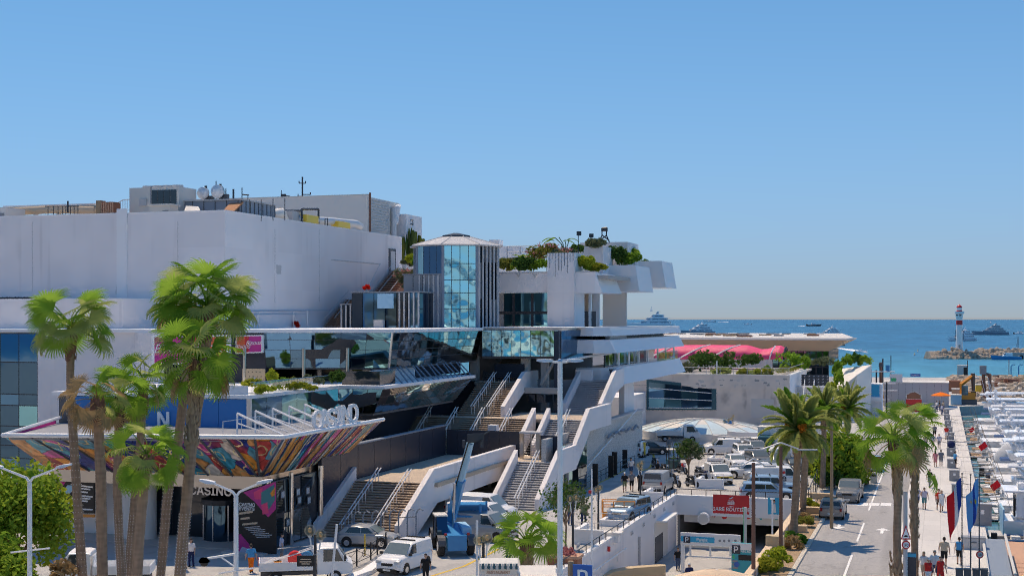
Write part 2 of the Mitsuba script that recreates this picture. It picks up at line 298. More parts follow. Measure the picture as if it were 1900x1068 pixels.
ground = land.difference(sbox(TX0, TY0, TX1, TY1))
gm = cat([sheet(ground, 0.0)])
# quay and shore faces down to the sea bed
def skirt(poly, z0, z1):
    out = []
    for ringc in [poly.exterior.coords] + [r.coords for r in poly.interiors]:
        c = np.array(ringc)
        for a, b in zip(c[:-1], c[1:]):
            out.append(tm([[*a, z0], [*b, z0], [*b, z1], [*a, z1]], [[0, 1, 2, 3]]))
    return cat(out)
struct('ground', cat([gm, skirt(land, -4.0, 0.0)]), 'lot', 'pale asphalt street level of the festival hall and car park')
struct('road', sheet(Polygon([(RX0, 40), (RX1, 40), (RX1, 250), (RX0, 250)]), .006), 'asphalt', 'two-lane grey asphalt road along the pier')
struct('promenade', bx(RX1, QX + .25, 40, 252, -.6, .11), 'prom', 'wide pale paved quay promenade beside the moored boats')
struct('boulevard', sheet(sbox(-130, 40, RX0 - .2, 69.5), .004), 'asphalt', 'grey asphalt street in front of the casino')
k = struct('road_kerb', bx(RX0 - .28, RX0, 40, 120, -.05, .13), 'kerb', 'pale stone kerb along the left side of the road')
def mark(name, poly, label, z=.011, mat='mark'):
    return struct(name, sheet(poly, z), mat, label)
xm = -5.55
lines = [sbox(xm - .07, 60, xm + .07, 74.2), sbox(xm - .07, 77, xm + .07, 91.4), sbox(xm - .07, 97, xm + .07, 106), sbox(xm - .07, 113, xm + .07, 180)]
struct('lane_line', cat([sheet(l, .011) for l in lines]), 'mark', 'thin white lane line along the middle of the pier road')
def arrow(c, d):
    p = [(-.09, -1.1), (.09, -1.1), (.09, .2), (.42, .2), (0, 1.15), (-.42, .2), (-.09, .2)]
    return Polygon([(c[0] + x * 1.25, c[1] + y * d) for x, y in p])
c1, c2 = gp(1556, 976), gp(1637, 984)
mark('lane_arrow', arrow(c1, -1.15), 'white lane arrow pointing towards the viewer on the left lane')
mark('lane_arrow', arrow(c2, 1.15), 'white lane arrow pointing away on the right lane')
for i, px in enumerate((1601, 1622, 1644)):
    c = gp(px, 935); mark('crossing_block', sbox(c[0] - .42, c[1] - .9, c[0] + .42, c[1] + .9), f'white road block marking, {("first","second","third")[i]} from the left in the row across the road')
for i in range(7):
    c = gp(1610, 911 + i * 4.2); mark('hatch_bar', sbox(RX0 + .25 + .0 * i, c[1] - .28, RX0 + 1.9, c[1] + .28), f'white hatch bar beside the silver pickup, number {i + 1} counted from the far end')
# yellow kerb lines in the street by the stairs
def ribbon(pts, w, z):
    from shapely.geometry import LineString
    return sheet(LineString([p[:2] for p in pts]).buffer(w / 2, cap_style=2), z)
struct('yellow_line', cat([ribbon([gp(800, 1068), gp(860, 1050), gp(905, 1028), gp(925, 1018)], .22, .010), ribbon([gp(1000, 1060), gp(1020, 1052), gp(1065, 1025)], .22, .010), ribbon([gp(1185, 875), gp(1205, 868), gp(1214, 852), gp(1212, 842), gp(1202, 838)], .25, .010), ribbon([gp(1062, 922), gp(1110, 896), gp(1160, 872)], .2, .010)]), 'yellow_line', 'faded yellow kerb lines painted along the street by the stairs')
# expansion joints of the quay promenade: narrow drain slots
for i, (px, py) in enumerate([(1758, 914), (1790, 916), (1775, 1032), (1778, 1006), (1740, 775), (1733, 795), (1718, 772), (1725, 870), (1737, 800)]):
    c = gp(px, py, .11); struct('drain_slot', sheet(sbox(c[0] - .55, c[1] - .12, c[0] + .55, c[1] + .12), .118), 'grey_mid', f'narrow grey drain slot in the promenade, {("nearest the couple by the blue flag","right of the sundress walker","right of the man in the striped polo shirt","behind the man in the striped polo shirt","by the orange parasol","in the middle of the far promenade","left of the far parasol","beside the palm crown","beside the row of far cabinets")[i]}')
# ---- the ramp
ramp = yz([(TY0, -.3), (TY0, .0), (103, -4.0), (140, -4.0), (140, -4.4), (103, -4.4)], TX0, TX1)
struct('ramp', ramp, 'lot', 'grey concrete ramp running down into the underground car park')
# ================================================================== festival hall
# ---- auditorium block with its roof plant
A = thing('auditorium', 'huge windowless white auditorium block with patched plaster walls and machines on its flat roof', 'building')
AX, AY, AY2, AZ = -63.2, 111.0, 154.0, 25.5
part(A, 'wall', bx(-135, AX, AY, AY + .5, 4, AZ), 'white_wall', label='shaded front wall of the auditorium')
part(A, 'wall', bx(AX - .5, AX, AY + .5, AY2, 4, AZ), 'white_wall', label='side wall of the auditorium facing the harbour')
part(A, 'wall', bx(-135, AX - .5, AY2 - .5, AY2, 4, AZ), 'white_wall')
part(A, 'roof', bx(-134.5, AX - .5, AY + .5, AY2 - .5, 24.6, 24.9), 'concrete')
part(A, 'coping', bx(-135, AX + .06, AY - .06, AY + .56, AZ, AZ + .12), 'white_matt')
part(A, 'coping', bx(AX - .56, AX + .06, AY + .56, AY2, AZ, AZ + .12), 'white_matt')
c = yp(227, 393, AY); part(A, 'pilaster', bx(c[0] - .55, c[0] + .55, AY - .12, AY, 17, AZ + .5), 'white_matt')
sl = [yp(232, 396, AY), yp(238, 396, AY), yp(222, 545, AY), yp(214, 545, AY)]
part(A, 'repair_strip', qslab([sl[3], sl[2], sl[1], sl[0]], .05, .02), 'grey_light', label='diagonal grey repair strip down the front wall')
for a, b in ((0, 92), (172, 192)):
    p0, p1 = yp(a, 553, AY), yp(b, 553, AY); part(A, 'slot', bx(p0[0], p1[0], AY - .03, AY + .1, p0[2] - .12, p0[2] + .1), 'black')
part(A, 'lower_block', bx(-96, -70.5, 105.5, AY, 14.6, 17.4), 'white_wall', label='lower white block in front of the auditorium wall')
dq = [xp(721, 500, AX), xp(733, 500, AX), xp(733, 463, AX), xp(721, 463, AX)]
part(A, 'door_frame', bx(AX, AX + .12, dq[0][1], dq[1][1], 21.3, 24.0), 'grey_dark'); part(A, 'door', bx(AX + .1, AX + .16, dq[0][1] + .35, dq[1][1] - .35, 21.3, 23.7), 'grey_light')
def wire(pts, r=.03): return tube(pts, r, 5)
part(A, 'conduit', wire([xp(615, 482, AX + .05), xp(706, 490, AX + .05)], .05), 'grey_light'); part(A, 'conduit', wire([xp(682, 536, AX + .6), xp(705, 490, AX + .6)], .04), 'steel')
part(A, 'handrail', cat([wire([xp(452, 577, AX + .3), xp(612, 575, AX + .3)], .05), wire([xp(452, 583, AX + .3), xp(570, 582, AX + .3)], .04)] + [wire([xp(q, 576, AX + .3), xp(q, 614, AX + .3)], .04) for q in (480, 545, 571)]), 'steel')
for px in (510, 592): p0, p1 = xp(px, 560, AX), xp(px, 425, AX); part(A, 'joint', bx(AX, AX + .02, p0[1] - .03, p0[1] + .03, p0[2], p1[2]), 'grey_light')
for px in (60, 330): p0, p1 = yp(px, 540, AY), yp(px, 412, AY); part(A, 'joint', bx(p0[0] - .03, p0[0] + .03, AY - .02, AY, p0[2], p1[2]), 'grey_light')
p0 = xp(517, 500, AX); part(A, 'patch', bx(AX, AX + .03, p0[1] - .5, p0[1] + .5, p0[2] - .45, p0[2] + .45), 'grey_light')
# upper plant block
U = thing('stage_tower', 'white upper block on the auditorium roof with a ribbed grey side', 'building')
part(U, 'wall', bx(-92, -66, 150, 150.4, 24.9, 30.5), 'white_warm'); part(U, 'coping', bx(-92, -65.95, 149.95, 150.45, 30.5, 30.62), 'off_white')
part(U, 'side', bx(-66.4, -66, 150.4, 160, 21.3, 30.3), 'off_white')
for i in range(14):
    z = 25.3 + i * .36; part(U, 'rib', bx(-66, -65.88, 150.5, 156.5 + R.uniform(-.2, .2), z, z + .22), 'grey_light')
part(U, 'downpipe', tube([(-65.75, 150.1, 25), (-65.75, 150.1, 30.8)], .12), 'brown_rust')
part(U, 'roof', bx(-92, -66.4, 150.4, 160, 30.1, 30.3), 'concrete')
part(U, 'duct', tube([(-65.6, 157.2, 29.5), (-65.6, 157.2, 23.5), (-65.6, 158.4, 23.2)], .35, 8), 'alu'); part(U, 'wrapped_pipe', tube([(-65.5, 157.6, 27.5), (-65.5, 158, 29.6), (-65.6, 159, 29.9)], [.3, .45, .25], 7), 'white_matt')
part(U, 'side_block', bx(-66, -64.5, 158.5, 164, 20.5, 28.8), 'white_wall')
def roof(px, py, back, z=24.9):
    """a point on the auditorium roof seen at column px, back metres behind its front or side wall"""
    p = yp(px, py, AY + back); return p
def roofbox(name, label, cat_, px0, px1, ytop, ybot, back, depth, mat, extra=None):
    p0, p1 = yp(px0, ytop, AY + back), yp(px1, ytop, AY + back); zb = max(24.9, yp(px0, ybot, AY + back)[2])
    k = thing(name, label, cat_); part(k, 'casing', bx(p0[0], p1[0], AY + back, AY + back + depth, 24.9, p0[2]), mat)
    return k, p0, p1
k, p0, p1 = roofbox('chiller', 'big pale air-conditioning unit with a dark coil face on the auditorium roof', 'air conditioner', 240, 332, 349, 395, 4, 3.2, 'off_white')
for i in range(4):
    w = (p1[0] - p0[0]); x0 = p0[0] + w * (.46 + i * .125); part(k, 'coil', bx(x0, x0 + w * .115, AY + 3.93, AY + 4.0, 25.6, p0[2] - .3), 'glass_black')
for i in range(4): part(k, 'fan_ring', mv(lathe([[.55, 0], [.55, .3], [.48, .3], [.48, 0]], 14), (p0[0] + (p1[0] - p0[0]) * (.2 + .2 * i), AY + 5.6, p0[2])), 'grey_light')
part(k, 'panel_line', bx(p0[0] + (p1[0] - p0[0]) * .43, p0[0] + (p1[0] - p0[0]) * .445, AY + 3.95, AY + 4, 25, p0[2]), 'grey_mid'); part(k, 'control_box', bx(p0[0] + 1.2, p0[0] + 2.0, AY + 3.8, AY + 4, 26.6, 27.3), 'grey_light')
k, p0, p1 = roofbox('condenser', 'small cream ventilation unit with a louvred side in front of the big chiller', 'air conditioner', 278, 316, 382, 398, 1.6, 1.4, 'off_white')
part(k, 'lid', bx(p0[0] - .2, p1[0] + .2, AY + 1.4, AY + 3.2, p0[2], p0[2] + .15), 'off_white')
for i in range(4): part(k, 'louvre', bx(p0[0] + 1.4, p1[0] - .2, AY + 1.55, AY + 1.6, 25.2 + i * .2, 25.3 + i * .2), 'grey_mid')
k, p0, p1 = roofbox('slatted_screen', 'brown slatted screen box on the left part of the auditorium roof', 'screen', 189, 210, 375, 398, 2, 1.2, 'terracotta')
for i in range(7): x = p0[0] + (p1[0] - p0[0]) * i / 6.5; part(k, 'slat', bx(x, x + .1, AY + 1.9, AY + 2, 24.9, p0[2]), 'terracotta_light')
roofbox('vent_stack', 'narrow brown vent stack left of the slatted screen', 'vent', 178, 187, 372, 398, 2, .8, 'wood')
k, p0, p1 = roofbox('roof_cabin', 'low cream roof cabin at the far left edge of the auditorium roof', 'cabin', -40, 11, 386, 408, 3, 3, 'white_warm'); part(k, 'grille', bx(p1[0] - .9, p1[0] - .2, AY + 2.95, AY + 3, 25, 26.2), 'grey_mid')
k = thing('cream_duct', 'long cream duct lying along the left part of the auditorium roof', 'duct')
a, b = yp(8, 393, AY + 7), yp(178, 389, AY + 7); part(k, 'pipe', tube([a, (a + b) / 2 + [0, 0, .15], b], .45, 10), 'tan_fabric', True); part(k, 'cover', bx(a[0], b[0], AY + 6.8, AY + 7.6, a[2] + .45, a[2] + .6), 'white_matt')
for t in (.05, .35, .6): q = a * (1 - t) + b * t; part(k, 'support', bx(q[0] - .15, q[0] + .15, AY + 6.8, AY + 7.2, 24.9, q[2] - .3), 'off_white')
for i, (x0, x1, yt) in enumerate([(84, 118, 383), (118, 146, 383)]):
    a, b = yp(x0, yt, AY + 3), yp(x1, yt, AY + 3)
    solo('steel_rack', ['thin dark steel frame on the left of the auditorium roof', 'thin dark steel frame with an aerial post on the auditorium roof'][i], 'rack', cat([wire([a, b], .05)] + [wire([a * (1 - t) + b * t, (a * (1 - t) + b * t) * [1, 1, 0] + [0, 0, 24.9]], .04) for t in (0.15, .45, .7, .95)] + ([wire([yp(126, 373, AY + 3), yp(126, 395, AY + 3)], .09)] if i else [])), 'metal_dark')
a, b = yp(210, 372, AY + 2), yp(240, 370, AY + 2)
k = thing('roof_rail', 'thin grey safety rail beside the chiller', 'railing'); part(k, 'rail', cat([wire([yp(205, 384, AY + 4), yp(228, 371, AY + 4), yp(240, 370, AY + 4)], .04), wire([yp(205, 391, AY + 4), yp(240, 390, AY + 4)], .03)] + [wire([yp(q, 384 - max(0, min(13, (q - 205) * .56)), AY + 4), yp(q, 393, AY + 4)], .025) for q in range(208, 240, 4)]), 'grey_light')
# long grey plant shed with a rusty flap, along the front edge right of the chiller
k = thing('plant_shed', 'long low grey metal shed with a rusty orange flap on the auditorium roof', 'shed')
a, b = yp(336, 380, AY + 5), yp(418, 376, AY + 5)
part(k, 'wall', bx(a[0], AX - 1.2, AY + 5, AY + 5.3, 24.9, 27.0), 'grey_blue'); part(k, 'roof', bx(a[0] - .2, AX - 1.0, AY + 4.8, AY + 12, 27.0, 27.12), 'grey_light')
part(k, 'wall', bx(AX - 1.5, AX - 1.2, AY + 5.3, AY + 12, 24.9, 27.0), 'grey_blue')
for i in range(9): part(k, 'seam', bx(AX - 1.2, AX - 1.14, AY + 5.2 + i * .85, AY + 5.26 + i * .85, 24.9, 27), 'grey_dark')
for i in range(10): part(k, 'seam', bx(a[0] + i * 1.25, a[0] + i * 1.25 + .06, AY + 4.94, AY + 5, 24.9, 27), 'grey_dark')
f = [yp(412, 393, AY + 3), yp(432, 393, AY + 3), yp(452, 374, AY + 5.2), yp(428, 375, AY + 5.2)]
part(k, 'rusty_flap', qslab(f, .12), 'rust', label='rust-streaked open flap')
f = [yp(340, 396, AY + 3), yp(372, 391, AY + 3), yp(368, 383, AY + 4.2), yp(345, 382, AY + 4.2)]; part(k, 'cream_flap', qslab(f, .12), 'white_warm')
# roof items along the side wall: dark frame, yellow boxes, silver pipe
def sidept(px, py, back): return xp(px, py, AX - back)
k = thing('steel_canopy', 'dark steel frame over cream ducts on the roof edge beside the harbour-side wall', 'frame')
def frame_along(k, pxa, pxb, yt, yb, back, r=.12, mat='metal_dark'):
    a, b, c, d = sidept(pxa, yt, back), sidept(pxb, yt, back), sidept(pxb, yb, back), sidept(pxa, yb, back)
    part(k, 'bar', tube([d, a], r, 4), mat); part(k, 'bar', tube([a, b], r, 4), mat); part(k, 'bar', tube([b, c], r, 4), mat)
frame_along(k, 560, 591, 388, 416, 1.2); frame_along(k, 503, 560, 391, 404, 3.5)
part(k, 'cowl', tube([sidept(505, 399, 2), sidept(520, 395, 2), sidept(528, 407, 2)], [.5, .6, .5], 8), 'white_warm', True); part(k, 'unit', bc(sidept(543, 403, 2), (1, 2, 1.2)), 'grey_light')
a = [sidept(555, 407, 1.5), sidept(610, 410, 1.5), sidept(660, 415, 1.5), sidept(669, 419, 1.5)]
solo('silver_duct', 'shiny silver duct running along the roof edge towards the stage tower', 'duct', tube(a, .42, 10), 'alu', True)
for i, px in enumerate((580, 639)):
    q0, q1 = sidept(px - 11, 404 + i * 12, .7), sidept(px + 11, 407 + i * 13, .7)
    solo('yellow_box', ['yellow equipment box under the dark steel frame', 'yellow equipment box nearer the stage tower'][i], 'box', bx(AX - 1.6, AX - .7, q0[1], q1[1], 24.9, q0[2] + .35), 'yellow_paint')
solo('hoop_ladder', 'small hooped ladder between the two yellow boxes', 'ladder', cat([tube([sidept(603, 420, .5), sidept(603, 406, .5), sidept(608, 405, .5), sidept(608, 421, .5)], .06, 5)]), 'metal_dark')
# aerials and dishes
def mast(px, yt, yb, back, r=.06): return tube([yp(px, yb, AY + back), yp(px, yt, AY + back)], r, 5)
for i, (px, py, s) in enumerate([(380, 359, .75), (407, 356, .85)]):
    k = thing('dish_antenna', ['white drum dish on a dark post, left of the pair above the grey shed', 'white drum dish on a dark post, right of the pair above the grey shed'][i], 'antenna'); c = yp(px, py, AY + 8)
    part(k, 'drum', mv(lathe([[.01, -.15], [s * .8, -.15], [s * .8, .2], [.01, .3]], 14), c + [0, -.3, 0], rx=math.pi / 2), 'white_paint', True); part(k, 'post', tube([c * [1, 1, 0] + [0, .2, 27], c + [0, .2, .8]], .13, 6), 'metal_dark'); part(k, 'bracket', bc(c + [.5, .1, -.5], (.9, .4, .5)), 'grey_dark')
for i, (px, yt, s) in enumerate([(401, 336, 'tall thin whip aerial between the two dishes'), (419, 350, 'thin whip aerial right of the dishes'), (433, 351, 'thick short aerial pole right of the dishes'), (449, 348, 'whip aerial with a crossbar right of the dishes'), (522, 353, 'small wind sensor mast on the stage tower roof')]):
    m = [mast(px, yt, 372, 8 if px < 500 else 42, .05 if i != 2 else .1)]
    if i == 3: m.append(tube([yp(449, 361, AY + 8), yp(462, 362, AY + 8)], .06, 5)); m.append(tube([yp(460, 362, AY + 8), yp(460, 371, AY + 8)], .04, 5))
    if i == 4: m.append(tube([yp(522, 362, AY + 42), yp(538, 364, AY + 42)], .06, 5)); m.append(bc(yp(526, 363, AY + 42), (.6, .3, .4)))
    solo('aerial', s, 'antenna', cat(m), 'metal_dark')
k = thing('weather_mast', 'tall dark mast with upturned crossarms on the stage tower roof', 'mast')
part(k, 'pole', mast(561, 328, 366, 42, .1), 'metal_dark')
for (x0, x1, y_) in ((555, 567, 340), (553, 561, 364), (561, 576, 361)):
    part(k, 'arm', cat([tube([yp(x0, y_, AY + 42), yp(x1, y_, AY + 42)], .06, 5), tube([yp(x0, y_, AY + 42), yp(x0, y_ - 4, AY + 42)], .07, 5), tube([yp(x1, y_, AY + 42), yp(x1, y_ - 4, AY + 42)], .07, 5)]), 'metal_dark')

# ---- casino front: three glazed tiers, canopy, ground floor
C = thing('casino', 'glass casino and congress front with three stepped tiers of tinted panes and white roof edges', 'building')
RT = 14.35
# roof slab / white rim of the third tier
roofp = Polygon([(-100, 100.7), (-64, 100.7), (-64, 102.4), (-54.7, 102.4), (-44.1, 106.0), (-44.1, 129.6), (-36, 129.6), (-36, 137), (-32.8, 137), (-32.8, 176), (-63.2, 176), (-63.2, 111), (-100, 111)])
part(C, 'roof', prism(roofp, RT, RT + .28), 'white_matt', label='white roof slab with a thin pale edge')
part(C, 'wall', bx(-76.2, -63.6, 101, 101.4, 0, RT), 'white_wall', label='plain white wall panel behind the palms')
part(C, 'wall', bx(-66, -63.5, 100.6, 101, 5, RT), 'white_wall')
# tall left glazing
panes(C, [(-92, 101, 0), (-76.2, 101, 0), (-76.2, 101, RT - .1), (-92, 101, RT - .1)], 8, [0, .22, .3, .42, .55, .62, .82, 1], ['glass_blue', 'glass_dark', 'glass_dark', 'glass_dark', 'glass_teal'], name='tall_pane', gap=.09)
# third tier: front dark glass, slanted side facet
f3 = [(-54.7, 103, 11.35), (-44.9, 106.5, 11.35), (-44.4, 106.1, RT), (-54.7, 102.5, RT)]
panes(C, f3, 5, [0, .27, .52, .8, 1], lambda i, j: 'glass_teal' if i >= 3 and R.random() < .75 else R.choice(['glass_blue', 'glass_dark', 'glass_blue']), name='upper_pane', gap=.035, jit=.012)
s3 = [(-44.9, 106.5, 11.35), (-44.9, 129.3, 11.35), (-44.4, 129.6, RT), (-44.4, 106.1, RT)]
panes(C, s3, 14, 4, ['glass_grey', 'glass_grey', 'glass_grey', 'glass_teal'], name='slanted_pane', gap=.07, jit=.008)
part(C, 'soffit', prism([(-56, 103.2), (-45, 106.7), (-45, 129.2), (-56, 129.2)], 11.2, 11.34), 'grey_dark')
part(C, 'corner_post', tube([(-44.9, 106.45, 11.3), (-44.4, 106.05, RT)], .1, 5), 'steel')
part(C, 'dark_wall', bx(-64, -54.75, 103, 103.4, 10.1, RT), 'navy_panel'); part(C, 'dark_wall', bx(-60, -46.5, 108, 108.4, 10.1, 11.25), 'glass_black'); part(C, 'dark_wall', bx(-46.9, -46.5, 108.4, 129, 10.1, 11.25), 'navy_panel')
# second-tier terrace slab
t2 = Polygon([(-63.5, 85.8), (-46.9, 85.8), (-46.9, 100.8), (-43.1, 101.4), (-43.1, 123.8), (-64, 123.8)])
part(C, 'terrace', prism(t2, 9.82, 10.08), 'white_matt', label='terrace slab with a pale edge above the second tier')
panes(C, [(-47, 86, 7.6), (-47, 100.8, 7.6), (-47, 100.8, 9.82), (-47, 86, 9.82)], 6, 1, ['glass_teal', 'glass_grey', 'glass_blue'], name='middle_pane', gap=.05)
panes(C, [(-47, 100.8, 7.8), (-44.1, 101.5, 7.8), (-43.3, 101.5, 9.82), (-47, 100.8, 9.82)], 3, 2, ['glass_teal', 'glass_cyan', 'glass_teal'], name='middle_pane', gap=.05, jit=.02)
panes(C, [(-44.2, 101.6, 7.8), (-44.2, 121.0, 7.8), (-43.3, 123.6, 9.82), (-43.3, 101.6, 9.82)], 12, 3, ['glass_grey', 'glass_grey', 'glass_grey', 'glass_teal'], name='slanted_pane', gap=.06, jit=.008)
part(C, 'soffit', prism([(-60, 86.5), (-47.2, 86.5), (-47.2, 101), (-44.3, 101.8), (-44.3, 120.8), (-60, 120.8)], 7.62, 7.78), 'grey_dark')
part(C, 'brown_glass', bx(-47.3, -43.9, 102.2, 102.6, 10.08, 11.2), 'glass_black'); part(C, 'brown_glass', bx(-44.3, -43.9, 102.6, 105.5, 10.08, 11.2), 'glass_black')
for i in range(15):
    y0 = 105.8 + i * 1.25; dy = .7 if i % 3 == 1 else .15
    part(C, 'raking_strut', tube([(-43.35, y0, 10.05), (-44.7, y0 + dy, 11.35)], .07, 5), 'grey_blue')
part(C, 'silver_sheet', bx(-45.6, -45.5, 104, 114, 10.1, 11.2), 'alu')
for i, (x, y) in enumerate([(-50.2, 101), (-47.8, 104.4), (-55.4, 100.5), (-59.8, 100.3)]): part(C, 'column', mv(lathe([[.16, 0], [.16, 3.0]], 10), (x, y, 10.08)), 'brushed', True)
# blue front of the second tier
for i in range(6):
    x0 = -61.6 + i * 2.43; part(C, 'blue_panel', bx(x0, x0 + 2.39, 85.9, 86.0, 7.55, 9.78), 'blue_panel')
part(C, 'backing', bx(-63, -47.05, 86.0, 86.3, 7.3, 9.8), 'grey_dark'); part(C, 'corner_post', bx(-47.15, -46.85, 85.8, 86.05, 7.3, 9.85), 'steel')
for ch, px in zip('CASINO', (160, 197, 234, 266, 304, 342)):
    o = yp(px, 778, 85.85); part(C, 'letter', text_on(ch, 1.12, o, (1, 0, 0), (0, 0, 1), depth=.12), 'white_paint', label=f'white capital letter {ch} on the blue front')
for i in range(6): part(C, 'balustrade_pane', bx(-62 + i * 2.5, -59.6 + i * 2.5, 85.9, 85.95, 10.1, 10.75), 'white_matt')
# white side parapet with glass along the terrace
for i in range(10): y0 = 86 + i * 1.47; part(C, 'glass_rail', bx(-46.95, -46.92, y0, y0 + 1.4, 10.1, 10.95), 'clear_pane')
part(C, 'rail', tube([(-46.93, 86, 10.98), (-46.93, 100.7, 10.98)], .03, 5), 'steel')
# yellow dotted board and its dots
p0, p1 = yp(449, 713, 100.4), yp(491, 684, 100.4); part(C, 'yellow_board', bx(p0[0], p1[0], 100.4, 100.5, p0[2], p1[2]), 'tan', label='yellow board with dark dots on the terrace')
for i in range(5):
    for j in range(3): part(C, 'dot', disc((p0[0] + .25 + i * .36 + (j % 2) * .1, 100.38, p0[2] + .3 + j * .38), .05, 8), 'grey_dark')
part(C, 'emblem', disc((p0[0] * .45 + p1[0] * .55, 100.37, p0[2] + .35), .28, 12), 'cloth_lilac')
# ---- canopy with the printed panels
K = thing('casino_canopy', 'wedge-shaped casino canopy clad in colourful gaming posters with a white metal rim', 'canopy')
TL, TR, TB = np.array([-58.9, 74.4, 7.85]), np.array([-40.5, 78.6, 7.85]), np.array([-40.5, 95.0, 7.85])
BL, BR, BB = np.array([-59.6, 80.2, 5.0]), np.array([-43.2, 80.6, 5.0]), np.array([-43.0, 93.0, 5.0])
part(K, 'deck', prism([TL[:2] + [.4, .3], TR[:2] + [-.3, .2], TB[:2] + [-.3, 0], (-47.0, 95), (-47.0, 86), (-63, 86)], 7.55, 7.75), 'grey_mid')
part(K, 'rim', tube([TL + [0, 0, .02], TR + [0, 0, .02], TB + [0, 0, .02]], .15, 8), 'white_paint', label='white tubular rim of the canopy')
part(K, 'rim', tube([TL + [0, 0, .02], (-62.5, 85.5, 8.2)], .12, 6), 'white_paint')
def uvq(q, off):
    q = np.asarray(q, float); n = np.cross(q[1] - q[0], q[3] - q[0]); n /= np.linalg.norm(n)
    m = tm(list(q) + list(q - n * .06), [[0, 1, 2, 3], [4, 7, 6, 5], [0, 4, 5, 1], [1, 5, 6, 2], [2, 6, 7, 3], [3, 7, 4, 0]])
    uv = np.array([[0, 0], [1, 0], [1, 1.4], [0, 1.4]] * 2) * [1.0, 1.0] + off; return m, uv
N1 = 10
for i in range(N1):
    a, b = i / N1, (i + 1) / N1
    ta, tb = TL * (1 - a) + TR * a, TL * (1 - b) + TR * b
    def bot(t, u): x = min(max(t[0] + .75, BL[0]), BR[0]); return BL + (BR - BL) * ((x - BL[0]) / (BR[0] - BL[0]))
    ba, bb = bot(ta, a), bot(tb, b)
    if i == 0: ba = BL
    if bb[0] - ba[0] < .2: ba = ba - [.08, 0, 0]; bb = bb + [.02, 0, 0]
    m, uv = uvq([ba + [0.03, 0, 0], bb - [.03, 0, 0], tb - [.04, 0, .02], ta + [.04, 0, -.02]], (i * 2.37 + .2, i * 1.9))
    part(K, 'poster_panel', m, 'art', uv=uv)
    if i: part(K, 'beam', tube([ta + [0, -.05, 0], ba + [0, -.05, 0]], .09, 5), 'grey_dark')
N2 = 12
for i in range(N2):
    a, b = i / N2, (i + 1) / N2
    ta, tb = TR * (1 - a) + TB * a, TR * (1 - b) + TB * b; ba, bb = BR * (1 - a) + BB * a, BR * (1 - b) + BB * b
    m, uv = uvq([ba, bb, tb, ta], (i * 3.1 + 40, i * .35)); uv[:, 1] *= .5
    part(K, 'poster_panel', m, 'art', uv=uv)
    if i: part(K, 'beam', tube([ta + [.05, 0, 0], ba + [.05, 0, 0]], .035, 4), 'brushed')
m, uv = uvq([BL, TL, TL + [-4, 11, .2], BL + [-3.5, 6, 0]], (77, 3)); part(K, 'end_panel', m, 'magenta')
part(K, 'corner_beam', tube([TR, BR], .12, 5), 'steel')
part(K, 'fascia', bx(-59.6, -43.2, 80.45, 80.6, 4.15, 5.0), 'brushed', label='mirror-finish fascia under the posters'); part(K, 'fascia', bx(-43.2, -43.05, 80.45, 92.8, 4.15, 5.0), 'brushed')
part(K, 'soffit', bx(-60, -43.2, 80.6, 93, 4.15, 4.25), 'white_warm')
# white triangular trusses on the deck, and the standing letters
for i in range(5):
    y0 = 79.6 + i * 2.5; x0 = -41.0
    part(K, 'truss', cat([tube([(-44.6, y0 + .3, 7.75), (-44.6, y0 + .3, 9.25)], .07, 4), tube([(-44.6, y0 + .3, 9.25), (-41.2, y0 + .3, 7.9)], .08, 4), tube([(-44.6, y0 + .3, 8.6), (-42.6, y0 + 1.2, 7.8)], .05, 4)]), 'white_paint')
    part(K, 'railing', cat([tube([(-45.5, y0, 8.7), (-45.5, y0 + 2.5, 8.7)], .03, 4), tube([(-45.5, y0, 7.75), (-45.5, y0, 8.7)], .03, 4)]), 'steel')
for ch, px, py in zip('CASINO', (588, 600, 614, 628, 641, 653), (779, 777, 775, 771, 768, 766)):
    o = xp(px, py, -41.0); part(K, 'letter', text_on(ch, 1.28, o, (.25, .97, 0), (0, 0, 1), depth=.18), 'white_paint', label=f'standing silver letter {ch} on the canopy')
    part(K, 'letter_post', bx(o[0] - .06, o[0] + .06, o[1] - .06, o[1] + .06, 7.8, o[2] - .5), 'steel')
# ---- ground floor under the canopy
G = C
part(G, 'ground_wall', bx(-75, -59.0, 83.6, 84, 0, 4.2), 'white_wall'); part(G, 'ground_wall', bx(-59.0, -55.2, 83.4, 84, 0, 4.2), 'white_matt')
part(G, 'dark_back', bx(-55, -43.0, 85.6, 86, 0, 4.2), 'navy_panel'); part(G, 'floor_step', bx(-60, -43.0, 80.5, 85.6, 0.0, .12), 'concrete')
for i, px in enumerate((236, 268)): p = yp(px, 1000, 82.2); part(G, 'pillar', mv(lathe([[.62, 0], [.62, 4.2]], 20), (p[0], 82.6, 0)), 'white_warm', True, label=['cream round pillar behind the palm trunks', 'cream round pillar right of the first'][i])
panes(G, [(-53.6, 84.2, .1), (-49.3, 84.2, .1), (-49.3, 84.2, 4.1), (-53.6, 84.2, 4.1)], 3, [0, .62, 1], ['glass_dark', 'glass_black'], name='entrance_pane', gap=.08)
d = thing('revolving_door', 'dark glazed revolving door of the casino entrance behind the lamp post', 'door')
part(d, 'drum', mv(lathe([[1.35, 0], [1.35, 2.5]], 20), (-48.0, 84.0, .12)), 'glass_dark', True); part(d, 'head', mv(lathe([[.01, 2.5], [1.5, 2.5], [1.5, 2.85], [.01, 2.85]], 20), (-48.0, 84.0, .12)), 'metal_dark')
for a in range(8): part(d, 'post', bc((-48.0 + 1.38 * math.cos(a * .785), 84.0 + 1.38 * math.sin(a * .785), 1.37), (.07, .07, 2.5)), 'steel')
part(C, 'door_sign', text_on('CASINO', .62, (-48.6, 83.4, 3.55), (1, 0, 0), (0, 0, 1), depth=.1), 'steel', label='metal lettering above the entrance')
